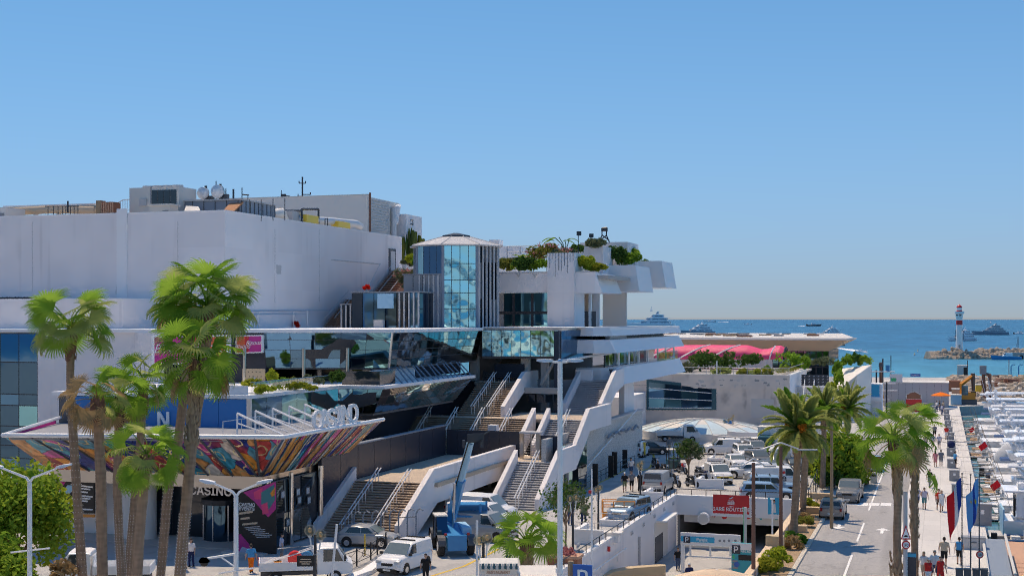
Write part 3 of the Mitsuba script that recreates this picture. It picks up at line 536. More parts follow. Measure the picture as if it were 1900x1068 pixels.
# posters
def poster(name, label, q, mats):
    k = thing(name, label, 'poster'); part(k, 'panel', qslab(q, .12), mats); return k
q = [yp(84, 950, 81.2), yp(175, 952, 81.2), yp(175, 893, 81.2), yp(84, 880, 81.2)]
k = poster('left_poster', 'black poster with purple light streaks and white text left under the canopy', q, 'black')
def on(q, u, v, out=.015):
    q = np.asarray(q); n = np.cross(q[1] - q[0], q[3] - q[0]); n /= np.linalg.norm(n); return grid_pts(q, u, v) + n * out
def patch(k, nm, q, u0, u1, v0, v1, mat, sk=0.0, out=.012):
    part(k, nm, qslab([on(q, u0, v0, 0), on(q, u1, v0, 0), on(q, u1 + sk, v1, 0), on(q, u0 + sk, v1, 0)], .01, out), mat)
for (u0, v0, u1, mt, out) in ((.10, .30, .17, 'magenta', .012), (.2, .42, .26, 'cloth_lilac', .012), (.3, .2, .35, 'cyan_sign', .012), (.16, .62, .3, 'magenta', .016), (.34, .55, .5, 'blue_light', .012), (.05, .35, .12, 'orange_red', .018)): patch(k, 'print', q, u0, u1, v0, v0 + .25, mt, .12, out)
part(k, 'badge', mv(disc((0, 0, 0), .36, 8), on(q, .55, .32)), 'white_paint')
for i, v in enumerate((.8, .72, .62, .5, .43, .35, .1)): patch(k, 'text_line', q, .72, .97 - .05 * (i % 3), v, v + .045, 'white_paint')
part(k, 'orange_strip', qslab([on(q, .02, -.12, 0), on(q, 1, -.12, 0), on(q, 1, -.03, 0), on(q, .02, -.03, 0)], .1), 'orange_paint')
q = [np.array(v) for v in [yp(441, 1024, 79.6), yp(512, 1027, 79.6), yp(512, 893, 79.6), yp(441, 912, 79.6)]]
k = poster('event_poster', 'tall black casino events poster showing a pink-lit dancer at the entrance corner', q, 'black')
for (pts, mt, o) in (([(.15, .97), (1, 1.0), (1, .62), (.8, .52), (.45, .78)], 'magenta', .012), ([(.42, .93), (.66, .97), (.62, .8), (.45, .82)], 'pink_fabric', .016), ([(.62, .9), (.95, .97), (.98, .75), (.8, .62), (.62, .72)], 'cloth_teal', .018), ([(.62, .72), (.78, .74), (.82, .58), (.66, .57)], 'pink_fabric', .022), ([(0, .3), (.08, .3), (.42, .06), (.4, .02), (0, .02)], 'magenta', .012), ([(.12, .1), (.34, .05), (.3, .02), (.05, .02)], 'cloth_lilac', .016), ([(.85, .86), (.99, .93), (.97, .82), (.9, .8)], 'orange_paint', .024)):
    ring = [on(q, u, v, o) for u, v in pts]; n = np.cross(q[1] - q[0], q[3] - q[0]); n /= np.linalg.norm(n)
    mm = loft([[p - n * .008 for p in ring], ring]); part(k, 'print', mm, mt)
for s, v, u in (('CASINO', .765, .03), ('EVENTS', .70, .03)):
    part(k, 'lettering', text_on(s, .22, on(q, u, v, .012), (1, 0, 0), (0, 0, 1), center=False, depth=.01), 'white_paint')
for i, (u0, u1, v, h) in enumerate(((.04, .4, .62, .035), (.08, .32, .53, .035), (.12, .52, .44, .03), (.18, .58, .395, .012), (.22, .6, .37, .012), (.28, .72, .345, .012), (.34, .72, .315, .012), (.4, .82, .285, .012), (.46, .9, .26, .012), (.5, .84, .235, .012))): patch(k, 'text_bar', q, u0, u1, v, v + h, 'tan_fabric' if i < 3 else 'grey_light')
part(k, 'foot', bx(-45.4, -42.2, 79.2, 79.9, 0, .15), 'grey_light')
part(C, 'chrome_column', mv(lathe([[.14, 0], [.14, 5]], 12), (-42.25, 79.9, 0)), 'chrome', True); part(C, 'chrome_column', mv(lathe([[.16, 0], [.16, 5]], 12), (-42.5, 83.6, 0)), 'chrome', True); part(C, 'chrome_column', mv(lathe([[.2, 0], [.2, 5]], 12), (-42.5, 88.2, 0)), 'chrome', True)
panes(C, [(-42.7, 80.2, .1), (-42.7, 88, .1), (-42.7, 88, 4.6), (-42.7, 80.2, 4.6)], 3, [0, .5, 1], ['glass_grey', 'glass_dark'], name='corner_pane', gap=.12, jit=.03)
for (y, z) in ((82.6, 3.6), (84.9, 3.5), (86.4, 3.4), (85.1, 2.9), (86.6, 2.7), (83.4, 1.6)):
    part(C, 'picture_frame', bx(-42.66, -42.62, y - .3, y + .3, z - .28, z + .28), 'grey_dark'); part(C, 'picture', bx(-42.62, -42.60, y - .22, y + .22, z - .2, z + .2), 'grey_light')
# navy side wall beside the stair
for i in range(8): y0 = 88.6 + i * 3.2; part(C, 'navy_panel', bx(-42.9, -42.6, y0, y0 + 3.15, 0, 5.9), 'navy_panel')
part(C, 'navy_coping', bx(-43, -42.5, 88.5, 114.3, 5.9, 6.0), 'grey_blue')

# ---- grand staircase
S = thing('grand_staircase', 'broad outdoor staircase of several flights with stone treads and white side walls', 'staircase')
L1, L2, L3 = 3.3, 6.2, 9.2
def flight(x0, x1, y0, z0, y1, z1, n, mat='stone', rails=(.5,)):
    dz, dy = (z1 - z0) / n, (y1 - y0) / n
    for i in range(n):
        part(S, 'step', bx(x0, x1, y0 + i * dy - .06, y0 + (i + 1) * dy, z0 + (i + 1) * dz - .07, z0 + (i + 1) * dz), mat)
    part(S, 'flight_base', yz([(y0 + .05, z0 - .4), (y1, z1 - .65), (y1, z1 - .12), (y1 - .05, z1 - .14), (y0 + .05, z0 + .02)], x0, x1), mat)
    for r in rails:
        for o in (-.13, .13):
            x = x0 + (x1 - x0) * r + o; part(S, 'handrail', cat([tube([(x, y0 - .2, z0 + .95), (x, y1 + .3, z1 + .95)], .045, 5)] + [tube([(x, y0 + (y1 - y0) * t, z0 + (z1 - z0) * t), (x, y0 + (y1 - y0) * t, z0 + (z1 - z0) * t + .95)], .03, 4) for t in np.linspace(.03, .97, 6)]), 'white_paint')
def stringer(x0, x1, pts_top, pts_bot, mat='white_wall'): part(S, 'side_wall', yz(list(pts_top) + list(pts_bot)[::-1], x0, x1), mat)
flight(-42.3, -36.4, 87.6, 0, 94.0, L1, 22, rails=(.3, .72)); GR = dict(mat='grey_light')
flight(-34.6, -31.2, 104.6, 0, 110.6, L1, 20, **GR)
flight(-48, -36.4, 115.6, L1, 120.6, L2, 17, rails=(.12, .35, .58, .82)); flight(-34.6, -31.2, 115.6, L1, 120.6, L2, 17, **GR)
flight(-44.5, -40.0, 122.4, L2, 129.0, L3, 18, rails=(.35, .7)); flight(-35.4, -32.1, 129, L2, 135, L3, 18, rails=(), **GR)
flight(-44.2, -41.3, 131.4, L3, 136.0, 11.7, 14, rails=())
def landing(x0, x1, y0, y1, z, mat='stone'): part(S, 'landing', bx(x0, x1, y0, y1, z - .3, z), mat)
landing(-42.5, -35.7, 94, 115.6, L1); landing(-35.7, -31.0, 110.6, 115.6, L1); landing(-48, -42.6, 114.6, 115.6, L1)
landing(-48, -31.0, 120.6, 122.4, L2); landing(-40, -31.0, 122.4, 129, L2); landing(-45, -40, 129, 131.4, L3); landing(-39.8, -32, 135, 138, L3)
stringer(-36.35, -35.95, [(87.2, .0), (87.2, 1.1), (93.9, 4.35), (115, 4.35)], [(90.6, .0), (94.6, 1.75), (115, 1.75)][0:3])
stringer(-42.6, -42.3, [(87.2, 0.02), (87.2, 1.0), (94, 4.3)], [(88, 0.02), (94, 2.6)])
stringer(-34.95, -34.6, [(104.1, 0), (104.1, 1.0), (110.5, 4.3)], [(105.2, 0), (110.5, 2.6)]); stringer(-31.2, -30.8, [(104.1, 0), (104.1, 1.0), (110.5, 4.35), (115.6, 4.35)], [(106.8, 0), (110.8, 2.2), (115.6, 2.2)])
stringer(-36.4, -36.0, [(115.3, L1 + 1), (120.6, L2 + 1.05)], [(115.3, L1 - .9), (120.6, L2 - .9)]); stringer(-34.95, -34.6, [(115.3, L1 + 1), (120.6, L2 + 1.05)], [(115.3, L1 - .9), (120.6, L2 - .9)])
stringer(-31.2, -30.8, [(115.6, L1 + 1.05), (120.6, L2 + 1.05), (129, L2 + 1.05)], [(115.6, 2.2), (120.6, 5.2), (129, 5.2)])
stringer(-40.0, -39.6, [(122.2, L2 + 1), (129, L3 + 1.05), (133.5, L3 + 1.05)], [(122.2, L2 - .4), (129, L3 - .8), (133.5, L3 - .8)])
stringer(-35.8, -35.4, [(128.8, L2 + 1), (135, L3 + 1.05), (138, L3 + 1.05)], [(128.8, L2 - .4), (135, L3 - .8), (138, L3 - .8)]); stringer(-32.1, -31.7, [(128.8, L2 + 1), (135, L3 + 1.05), (138.6, L3 + 1.2)], [(128.8, L2 - 1.2), (135, L3 - 1.2), (138.6, L3 - .6)])
# columns, beams and dark recesses between the flights
part(S, 'column', bx(-39.2, -38.4, 116, 116.8, 0, L2 - .3), 'white_wall'); part(S, 'column', bx(-38.6, -37.9, 131, 131.7, L2, 11.7), 'concrete'); part(S, 'column', bx(-40.9, -40.1, 131.6, 132.4, L3, 11.8), 'white_warm'); part(S, 'column', bx(-46.0, -45.2, 130.4, 131.2, L3, 11.8), 'concrete')
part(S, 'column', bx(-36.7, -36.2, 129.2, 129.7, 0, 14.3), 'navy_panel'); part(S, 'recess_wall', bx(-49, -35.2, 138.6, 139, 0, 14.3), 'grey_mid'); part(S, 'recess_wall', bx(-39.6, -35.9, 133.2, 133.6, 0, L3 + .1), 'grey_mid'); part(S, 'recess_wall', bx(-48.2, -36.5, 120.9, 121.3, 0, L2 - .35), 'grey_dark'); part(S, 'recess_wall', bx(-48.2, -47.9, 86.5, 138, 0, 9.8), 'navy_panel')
part(S, 'beam', bx(-39.8, -36, 128.6, 129.1, L2 + 1.9, L2 + 2.5), 'concrete'); part(S, 'brace', tube([(-38.2, 129.6, 8.9), (-36.6, 129.6, 11.6)], .16, 4), 'concrete'); part(S, 'beam', bx(-48, -36.3, 120.2, 120.8, 5.3, 5.9), 'concrete')
# parking-level windows under the landing
part(S, 'under_wall', bx(-42.5, -31, 113.6, 114, 0, L1 - .3), 'concrete')
for i in range(3): part(S, 'under_window', bx(-41.0 + i * 1.5, -39.9 + i * 1.5, 113.5, 113.58, .6, 2.3), 'glass_black')
for i in range(10): z = 9.6 + i * .22
for i in range(4): part(S, 'screen', bx(-39.3 + i * .9, -38.6 + i * .9, 128.9, 129.0, 7.2, 8.0), 'glass_black')
# hoardings and the turnstile cage
for i in range(7):
    x0 = -42.5 + i; k = solo('hoarding_panel', f'dark navy hoarding panel closing the first landing, {["leftmost","second from left","third from left","middle","third from right","second from right","rightmost"][i]}', 'hoarding', bx(x0, x0 + .98, 114.2, 114.28, L1, L1 + 2.25), 'navy_panel', group=None)
solo('hoarding_panel', 'dark hoarding panel with a pale blue notice beside the turnstile', 'hoarding', cat([bx(-33.3, -31.3, 113.0, 113.1, L1, L1 + 2.05)]), 'navy_panel'); solo('notice', 'small pale blue notice on the dark hoarding beside the turnstile', 'notice', bx(-32.75, -32.35, 112.95, 112.99, L1 + 1.1, L1 + 1.7), 'blue_light')
k = thing('turnstile', 'full-height steel turnstile cage on the first landing', 'turnstile')
for x in (-35.0, -33.5): part(k, 'post', bx(x - .17, x + .17, 112.8, 113.1, L1, L1 + 2.2), 'brushed')
part(k, 'head', bx(-35.2, -33.3, 112.7, 113.9, L1 + 2.2, L1 + 2.35), 'grey_light')
for j in range(9): part(k, 'arm', tube([(-34.3, 113.4, L1 + .25 + j * .22), (-33.6, 113.0, L1 + .25 + j * .22)], .025, 4), 'steel'); part(k, 'bar', tube([(-34.9, 113.3, L1 + .25 + j * .22), (-34.4, 113.3, L1 + .25 + j * .22)], .025, 4), 'steel')
part(k, 'rotor', tube([(-34.3, 113.4, L1), (-34.3, 113.4, L1 + 2.2)], .06, 6), 'steel')
solo('hoarding_panel', 'dark panel gate at the top of the third flight under the glass bridge', 'hoarding', bx(-43.6, -40.4, 131.2, 131.28, L3 + .35, L3 + 1.75), 'navy_panel'); solo('hoarding_panel', 'dark panel wall at the top of the right-hand upper flight', 'hoarding', bx(-35.3, -32.2, 137.4, 137.5, L3, L3 + 1.1), 'navy_panel')
k = thing('barrier_gate', 'low dark slatted gate on the landing under the glass bridge', 'gate')
for i in range(4): part(k, 'slat', bx(-44.4, -40.2, 129.9, 129.95, L3 + .15 + i * .22, L3 + .25 + i * .22), 'metal_dark')
for i in range(4): part(k, 'post', bx(-44.4 + i * 1.4, -44.3 + i * 1.4, 129.95, 130.02, L3, L3 + 1.1), 'metal_dark')

# ---- glass bridge
B = thing('glass_bridge', 'boxed cyan glass footbridge above the stairs with a dark blue glazed side', 'bridge')
panes(B, [(-44.2, 129.0, 11.75), (-36.3, 130.0, 11.75), (-36.3, 130.0, 14.4), (-44.2, 129.0, 14.4)], 8, 1, ['glass_cyan'], name='pane', gap=.06, jit=.006)
panes(B, [(-36.2, 130.0, 11.4), (-35.2, 138.8, 11.4), (-35.2, 138.8, 14.4), (-36.2, 130.0, 14.4)], 6, 1, ['glass_blue'], name='side_pane', gap=.04, jit=.006)
part(B, 'corner_post', bx(-36.45, -36.15, 129.75, 130.05, 11.4, 14.45), 'navy_panel'); part(B, 'cap', bx(-44.2, -35.1, 129.1, 139, 14.63, 14.72), 'white_matt'); part(B, 'floor', prism([(-44.2, 129.2), (-36.3, 130.2), (-35.3, 138.6), (-44.2, 138.6)], 11.55, 11.74), 'grey_dark')
part(B, 'sill', tube([(-36.1, 130, 11.4), (-33.2, 139, 11.9)], .12, 5), 'white_paint')

# ---- upper glazed boxes and the tower
X = thing('stepped_glass_hall', 'stepped dark glass boxes with vertical slats in front of the glass tower', 'building')
Z0 = RT + .28
def gbox(x0, x1, y0, y1, z1, front, slat, nu=4):
    part(X, 'core', bx(x0 + .1, x1 - .1, y0 + .15, y1, Z0, z1 - .1), 'navy_panel'); part(X, 'cap', bx(x0 - .1, x1 + .1, y0 - .1, y1, z1 - .1, z1 + .03), 'grey_mid')
    panes(X, [(x0, y0, Z0), (x1, y0, Z0), (x1, y0, z1 - .1), (x0, y0, z1 - .1)], nu, 1, front, frame=None, gap=.07)
    panes(X, [(x1, y0, Z0), (x1, y1, Z0), (x1, y1, z1 - .1), (x1, y0, z1 - .1)], 3, 1, front, frame=None, gap=.07)
    if slat:
        x = x0 if slat is True else slat
        while x < x1 - .05: part(X, 'slat', bx(x, x + .13, y0 - .2, y0 - .03, Z0, z1 - .12), 'grey_light'); x += .52
gbox(-59.3, -57.7, 128, 134, 17.1, ['glass_black', 'glass_dark'], True, 2); gbox(-57.7, -50.2, 127, 134, 18.3, ['glass_dark', 'glass_blue', 'glass_black'], -52.4, 6); gbox(-53.6, -49.2, 131, 140, 20.2, ['grey_blue', 'grey_mid'], -51.8, 4); gbox(-52.6, -49.4, 132.6, 140, 21.9, ['glass_black', 'grey_blue'], True, 3)
part(X, 'equipment', bx(-54.9, -53.9, 126.2, 126.8, Z0, Z0 + .8), 'grey_light'); part(X, 'blue_pane', bx(-54.8, -53.0, 126.93, 126.96, 16.6, 18.1), 'blue_light')
W = thing('glass_tower', 'octagonal cyan glass tower with dark slatted sides under a grey conical roof', 'tower')
cen = FWD * 144.2 + RGT * -6.0; cr = 4.64; a0 = math.atan2(-FWD[1], -FWD[0]) + math.radians(8)
oc = [cen[:2] + cr * np.array([math.cos(a0 + math.radians(22.5 + 45 * i)), math.sin(a0 + math.radians(22.5 + 45 * i))]) for i in range(8)]
TZ = 23.15
for i in range(8):
    a, b = oc[(i - 1) % 8], oc[i]      # facet i faces a0 + 45 i
    q = [(*a, Z0), (*b, Z0), (*b, TZ), (*a, TZ)]
    if i == 0: panes(W, q, 4, [0, .23, .42, .58, .78, 1], ['glass_cyan'], name='front_pane', gap=.07, jit=.008)
    elif i == 7: panes(W, q, 4, [0, .3, .62, 1], ['glass_blue', 'glass_cyan', 'glass_teal'], name='pane', gap=.06)
    else:
        panes(W, q, 3, [0, .35, .55, .8, 1], ['glass_black', 'grey_mid', 'glass_black'], name='pane', gap=.05)
        if i == 1:
            for t in np.linspace(.06, .94, 6):
                p = np.array(a) * (1 - t) + np.array(b) * t; part(W, 'slat', bc((p[0] + .14, p[1] - .10, (Z0 + TZ) / 2), (.14, .2, TZ - Z0)), 'grey_light')
    part(W, 'corner_post', tube([(*b, Z0), (*b, TZ)], .16, 6), 'grey_blue')
an = [a0 + math.radians(22.5 + 45 * i) for i in range(8)]
ring = lambda r, z: [[cen[0] + r * math.cos(t), cen[1] + r * math.sin(t), z] for t in an]
part(W, 'roof', loft([ring(5.15, TZ), ring(5.2, TZ + .12), ring(1.6, 24.25), ring(1.5, 24.3)]), 'grey_light', label='pale grey conical roof'); part(W, 'roof_cap', loft([ring(1.6, 24.2), ring(1.55, 24.42), ring(.3, 24.7)]), 'metal_dark')
for t in an: part(W, 'roof_seam', tube([[cen[0] + 5.2 * math.cos(t), cen[1] + 5.2 * math.sin(t), TZ + .14], [cen[0] + 1.6 * math.cos(t), cen[1] + 1.6 * math.sin(t), 24.28]], .05, 4), 'grey_light')

Q_ = thing('upper_steps', 'terracotta outdoor steps climbing along the side wall of the auditorium', 'staircase')
for y0, z0, y1, z1, n in ((131.2, RT + .28, 137.2, 17.7, 14), (143.2, 17.7, 150.2, 21.3, 17)):
    for i in range(n): part(Q_, 'step', bx(-62.9, -60.2, y0 + (y1 - y0) * i / n - .05, y0 + (y1 - y0) * (i + 1) / n, z0 + (z1 - z0) * (i + 1) / n - .08, z0 + (z1 - z0) * (i + 1) / n), 'terracotta_light')
    part(Q_, 'base', yz([(y0 + .1, RT + .28), (y1, RT + .28), (y1, z1 - .1), (y0 + .1, z0)], -62.9, -60.3), 'terracotta'); part(Q_, 'handrail', cat([tube([(x, y0, z0 + 1), (x, y1, z1 + 1)], .05, 4) for x in (-62.7, -61.6, -60.3)]), 'grey_light')
part(Q_, 'landing', bx(-62.9, -59, 137.2, 143.2, RT + .28, 17.7), 'terracotta'); part(Q_, 'landing', bx(-62.9, -59, 150.2, 158, RT + .28, 21.3), 'white_wall')

# ---- white terrace building on the right
V = thing('terrace_building', 'white concrete building with planted terraces, a tall stained pillar and flared overhanging parapets', 'building')
FY = 142.7
part(V, 'pillar', bx(-41.15, -38.1, FY - .5, FY + 4, RT + .3, 22.75), 'white_wall', label='tall white pillar with dark rain streaks at its top')
for i in range(9): x = -40.9 + i * .33; part(V, 'streak', bx(x, x + R.uniform(.05, .13), FY - .506, FY - .5, 22.75 - R.uniform(.6, 2.6), 22.74), 'grey_mid')
part(V, 'beam', bx(-48.2, -41.15, FY, FY + 1.0, 18.45, 20.6), 'white_wall'); part(V, 'beam', bx(-38.1, -35.9, FY, FY + 1, 18.45, 20.6), 'white_wall'); part(V, 'deck', bx(-48.2, -34.5, FY + .4, 172, 19.9, 20.3), 'concrete')
part(V, 'coping', bx(-48.2, -41.2, FY - .1, FY + .5, 20.6, 20.75), 'grey_light'); part(V, 'coping', bx(-38.05, -35.8, FY - .1, FY + .5, 20.6, 20.72), 'grey_light')
panes(V, [(-47.6, FY + 1.6, RT + .3), (-41.2, FY + 1.6, RT + .3), (-41.2, FY + 1.6, 18.45), (-47.6, FY + 1.6, 18.45)], [0, .12, .28, .32, .62, .66, .97, 1], [0, .38, .45, 1], lambda i, j: 'metal_dark' if i in (2, 4, 6) or j == 1 else ('glass_teal' if i > 0 else 'grey_mid'), name='window_pane', gap=.06)
part(V, 'side_louvre', bx(-49.2, -47.7, FY + 1.2, FY + 1.5, RT + .3, 18.4), 'grey_blue'); part(V, 'entry_wedge', hexa([(-48.2, 141, 18.5), (-46.6, 142.6, 18.5), (-46.6, 142.7, 18.5), (-48.2, 142.7, 18.5)], [(-48.2, 142.4, 19.4), (-47.6, 142.6, 19.4), (-47.6, 142.7, 19.4), (-48.2, 142.7, 19.4)]), 'white_warm')
def flare(x, y0, y1, z0, z1, back=4.0, t=.8, frontflare=0.0, mat='white_matt'):
    """parapet box whose outer side leans out towards its foot"""
    part(V, 'parapet', hexa([(x - back, y0 - frontflare, z0), (x + t, y0 - frontflare, z0), (x + t, y1, z0), (x - back, y1, z0)], [(x - back, y0, z1), (x, y0, z1), (x, y1, z1), (x - back, y1, z1)]), mat)
flare(-35.9, FY + .02, 152, 18.42, 20.58, 2.4, .85); flare(-33.9, 154, 162, 18.75, 21.8, 6, .5); flare(-32.8, 164, 171, 19.4, 22.7, 6, .55)
part(V, 'back_wall', bx(-40, -37.0, 163, 163.4, RT + .3, 19), 'white_warm', label='recessed cream wall under the overhanging terrace'); part(V, 'back_wall', bx(-38.1, -37.4, FY + 8, FY + 8.4, RT + .3, 18.5), 'white_matt'); part(V, 'back_wall', bx(-41, -38.2, FY + 10, FY + 10.3, RT + .3, 18.5), 'white_warm')
for i in range(5): part(V, 'curtain', bx(-40.7 + i * .42, -40.4 + i * .42, FY + 9.6, FY + 9.8, 16.2, 18.4), 'tan_fabric')
part(V, 'door', bx(-38.6, -37.2, FY + 5.6, FY + 5.7, RT + .3, 16.4), 'grey_dark'); part(V, 'column', bx(-38.0, -37.7, FY + 5.4, FY + 5.9, RT + .3, 18.5), 'white_paint')
part(V, 'roof_block', bx(-58.2, -53.7, 172, 178, 20, 25.3), 'white_matt', label='small white roof block left of the planted terrace'); part(V, 'roof_block', bx(-58.0, -56.6, 172.2, 174, 25.3, 26.2), 'white_matt')
part(V, 'roof_block', bx(-40.4, -37, 151, 156, 20.3, 23.9), 'white_wall', label='grey-white stair block on the roof garden'); part(V, 'roof_block', bx(-41.6, -35.7, 158, 164, 20.3, 24.75), 'white_wall', label='upper right roof block')
part(V, 'roof_hatch', bx(-36.1, -35.5, 161, 162, 20.3, 24.3), 'grey_light')
part(V, 'railing', cat([tube([(-48.3, 150, z), (-43.5, 150, z)], .03, 4) for z in (22.6, 23.3, 24.0)] + [tube([(x, 150, 20.3), (x, 150, 24.0)], .04, 4) for x in np.linspace(-48.3, -43.5, 4)]), 'grey_mid')
for px in (962, 992): p = yp(px, 508, FY - .3); part(V, 'wall_lamp', cat([bc(p, (.5, .3, .15)), bc(p + [0, .1, -.2], (.2, .2, .3))]), 'grey_light')
for px, yt, Y in ((1073, 434, 146), (1096, 438, 152)): k = thing('floodlight', f'small dark floodlight on a post, {"left" if px < 1080 else "right"} of the two beside the roof truss', 'lamp'); a, b = yp(px, yt, Y), yp(px, 470, Y); part(k, 'post', tube([b, a], .05, 5), 'metal_dark'); part(k, 'head', bc(a + [.1, -.1, .05], (.5, .3, .45), .4), 'metal_dark')
k = thing('light_truss', 'dark steel truss carrying two floodlights on the terrace roof', 'lamp'); tq = lambda px, py: yp(px, py, 156)
part(k, 'frame', cat([tube([tq(*a), tq(*b)], .07, 4) for a, b in (((1112, 450), (1117, 436)), ((1131, 450), (1125, 436)), ((1117, 436), (1117, 423)), ((1125, 436), (1126, 422)), ((1117, 423), (1126, 422)), ((1113, 446), (1126, 436)), ((1130, 446), (1117, 436)))]), 'metal_dark')
for px in (1119, 1124): part(k, 'lamp', bc(tq(px, 426), (.45, .4, .4), .3), 'metal_dark')
# side terraces stepping along the harbour side
def terrace(x, y0, y1, z0, z1, t=.5, cut=1.6, mat='white_matt'):
    # front return, canted corner, long side
    a = [(x - 4, y0 - .25), (x - 1.4 + t * .4, y0 - .25), (x + t, y0 + cut), (x + t, y1), (x - 4, y1)]; b = [(x - 4, y0), (x - 1.4, y0), (x, y0 + cut), (x, y1), (x - 4, y1)]
    part(V, 'side_terrace', loft([[(*p, z0) for p in a], [(*p, z1) for p in b]]), mat)
terrace(-32.9, 135.5, 176, 13.75, 14.64, .35); terrace(-32.7, 134.5, 175, 12.0, 13.35, .75); terrace(-32.4, 136.6, 174, 8.7, 10.4, .8)
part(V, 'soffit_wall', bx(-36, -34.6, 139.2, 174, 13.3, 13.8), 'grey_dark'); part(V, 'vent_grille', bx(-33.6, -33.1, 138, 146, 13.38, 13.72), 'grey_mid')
panes(V, [(-33.9, 139.1, 10.4), (-33.9, 160, 10.4), (-33.9, 160, 12.0), (-33.9, 139.1, 12.0)], 12, 1, ['glass_grey', 'glass_dark', 'glass_teal'], name='ribbon_pane', gap=.2)
for y in (142, 147, 152, 157, 163, 168, 173.5): part(V, 'post', bx(-33.2, -33.0, y, y + .2, 10.4, 12.0), 'white_paint')
part(V, 'glass_rail', bx(-32.62, -32.6, 160.5, 173.8, 10.4, 11.4), 'clear_pane'); part(V, 'rail', tube([(-32.6, 160.5, 11.45), (-32.6, 173.8, 11.45)], .04, 4), 'steel')
part(V, 'under_wall', bx(-33.4, -32.8, 143.5, 148.3, 0, 8.75), 'white_wall'); part(V, 'front_band', bx(-36.0, -34.2, 134.8, 135.2, 8.8, 10.3), 'white_wall')
# ground-floor frontage along the car park
part(V, 'ground_wall', bx(-32.6, -32.2, 110.8, 150, 0, 5.2), 'fence_grey', label='grey slatted ground-floor frontage under the terraces')
part(V, 'ground_cap', bx(-32.7, -31.9, 129, 150, 5.2, 5.35), 'grey_light')
panes(V, [(-31.2, 110.9, .1), (-31.2, 121, .1), (-31.2, 121, 4.6), (-31.2, 110.9, 4.6)], 4, [0, .45, 1], ['glass_teal', 'glass_dark'], name='shop_pane', gap=.1)
for i in range(4): z = 1.2 + i * .9; part(V, 'ramp_line', tube([(-31.9, 122 + i * 5, z), (-31.9, 131 + i * 5, z + 1.7)], .05, 4), 'white_paint')
for i in range(5): part(V, 'cable_bundle', tube([(-31.9, 132 + i * 3, 3.6 + .2 * math.sin(i)), (-31.8, 133 + i * 3, 3.9), (-31.9, 134.6 + i * 3, 3.5)], .12, 5), 'grey_blue')

# hanging signs of the night club
def sign(name, label, q, text, sc, seg):
    k = thing(name, label, 'sign'); part(k, 'box', qslab(q, .3), 'white_paint')
    q = [np.array(v, float) for v in q]
    for j in range(6): patch(k, 'print', q, .04 + j * .153, .04 + (j + 1) * .153, .06, .94, ['orange_red', 'orange_red', 'red_banner', 'magenta', 'magenta', 'magenta'][j if seg else 5 - j])
    for i, (s, u, v) in enumerate(text): part(k, 'lettering', text_on(s, sc, on(q, u, v, .03), q[1] - q[0], q[3] - q[0] + (q[1] - q[0]) * .0, shear=.35, depth=.03, bold=False), 'white_paint')
    return k
q = [yp(437, 656, 101.6), yp(487, 654, 101.6), yp(487, 621, 101.6), yp(437, 622, 101.6)]
sign('club_sign', 'square orange and magenta sign with white script lettering at the corner of the upper tier', q, [('Bisous', .29, .40), ('Bisous', .70, .58)], .34, True)
q = [yp(281, 676, 100.3), yp(426, 676, 100.3), yp(426, 621, 100.3), yp(281, 622, 100.3)]
sign('club_sign', 'wide magenta and orange sign with white script lettering half hidden by the palm crown', q, [('Bisous', .26, .55), ('Bisous', .75, .58)], .72, False)
# ================================================================== background: pavilion, tent, port, breakwater
# ---- retaining wall and tunnel mouth of the ramp
k = thing('ramp_wall', 'long white retaining wall with small vents and a grey door along the car park ramp', 'wall')
part(k, 'wall', yz([(64, -1), (74, -2), (103, -4.2), (TY1, -4.2), (TY1, .35), (64, .35)], TX0 - .3, TX0), 'white_wall'); part(k, 'coping', bx(TX0 - .34, TX0 + .05, 64, TY1, .35, .45), 'white_paint')
for px, py in ((1072, 1011), (1172, 988), (1194, 973), (1214, 957), (1232, 944), (1249, 933)):
    p = xp(px, py, TX0)
    if p[1] > 76: part(k, 'vent', bx(TX0, TX0 + .04, p[1] - .35, p[1] + .35, p[2] - .14, p[2] + .14), 'grey_light'); part(k, 'vent_slot', bx(TX0 + .04, TX0 + .06, p[1] - .3, p[1] + .3, p[2] - .08, p[2] - .02), 'grey_mid')
a, b = xp(1215, 1054, TX0), xp(1229, 1052, TX0); part(k, 'door_recess', bx(TX0 - .02, TX0 + .02, a[1] - .3, b[1] + 2.2, -3.95, -.7), 'off_white'); part(k, 'door', bx(TX0, TX0 + .05, a[1], b[1], -3.95, -1.9), 'grey_dark'); part(k, 'canopy', bx(TX0, TX0 + .8, a[1] + .6, b[1] + 2.6, -.75, -.62), 'white_paint')
part(k, 'drain_pipe', tube([xp(1187, 1050, TX0 + .1), xp(1187, 995, TX0 + .1)], .09, 6), 'grey_light'); part(k, 'extinguisher', tube([xp(1130, 1022, TX0 + .12), xp(1130, 1013, TX0 + .12)], .1, 8), 'red_paint')
part(k, 'handrail', cat([tube([xp(1100, 1060, TX0 + .25), xp(1162, 1016, TX0 + .25)], .05, 5)] + [tube([xp(x, y, TX0 + .25), xp(x, y + 14, TX0 + .25)], .035, 4) for x, y in ((1116, 1049), (1146, 1028))]), 'white_paint')
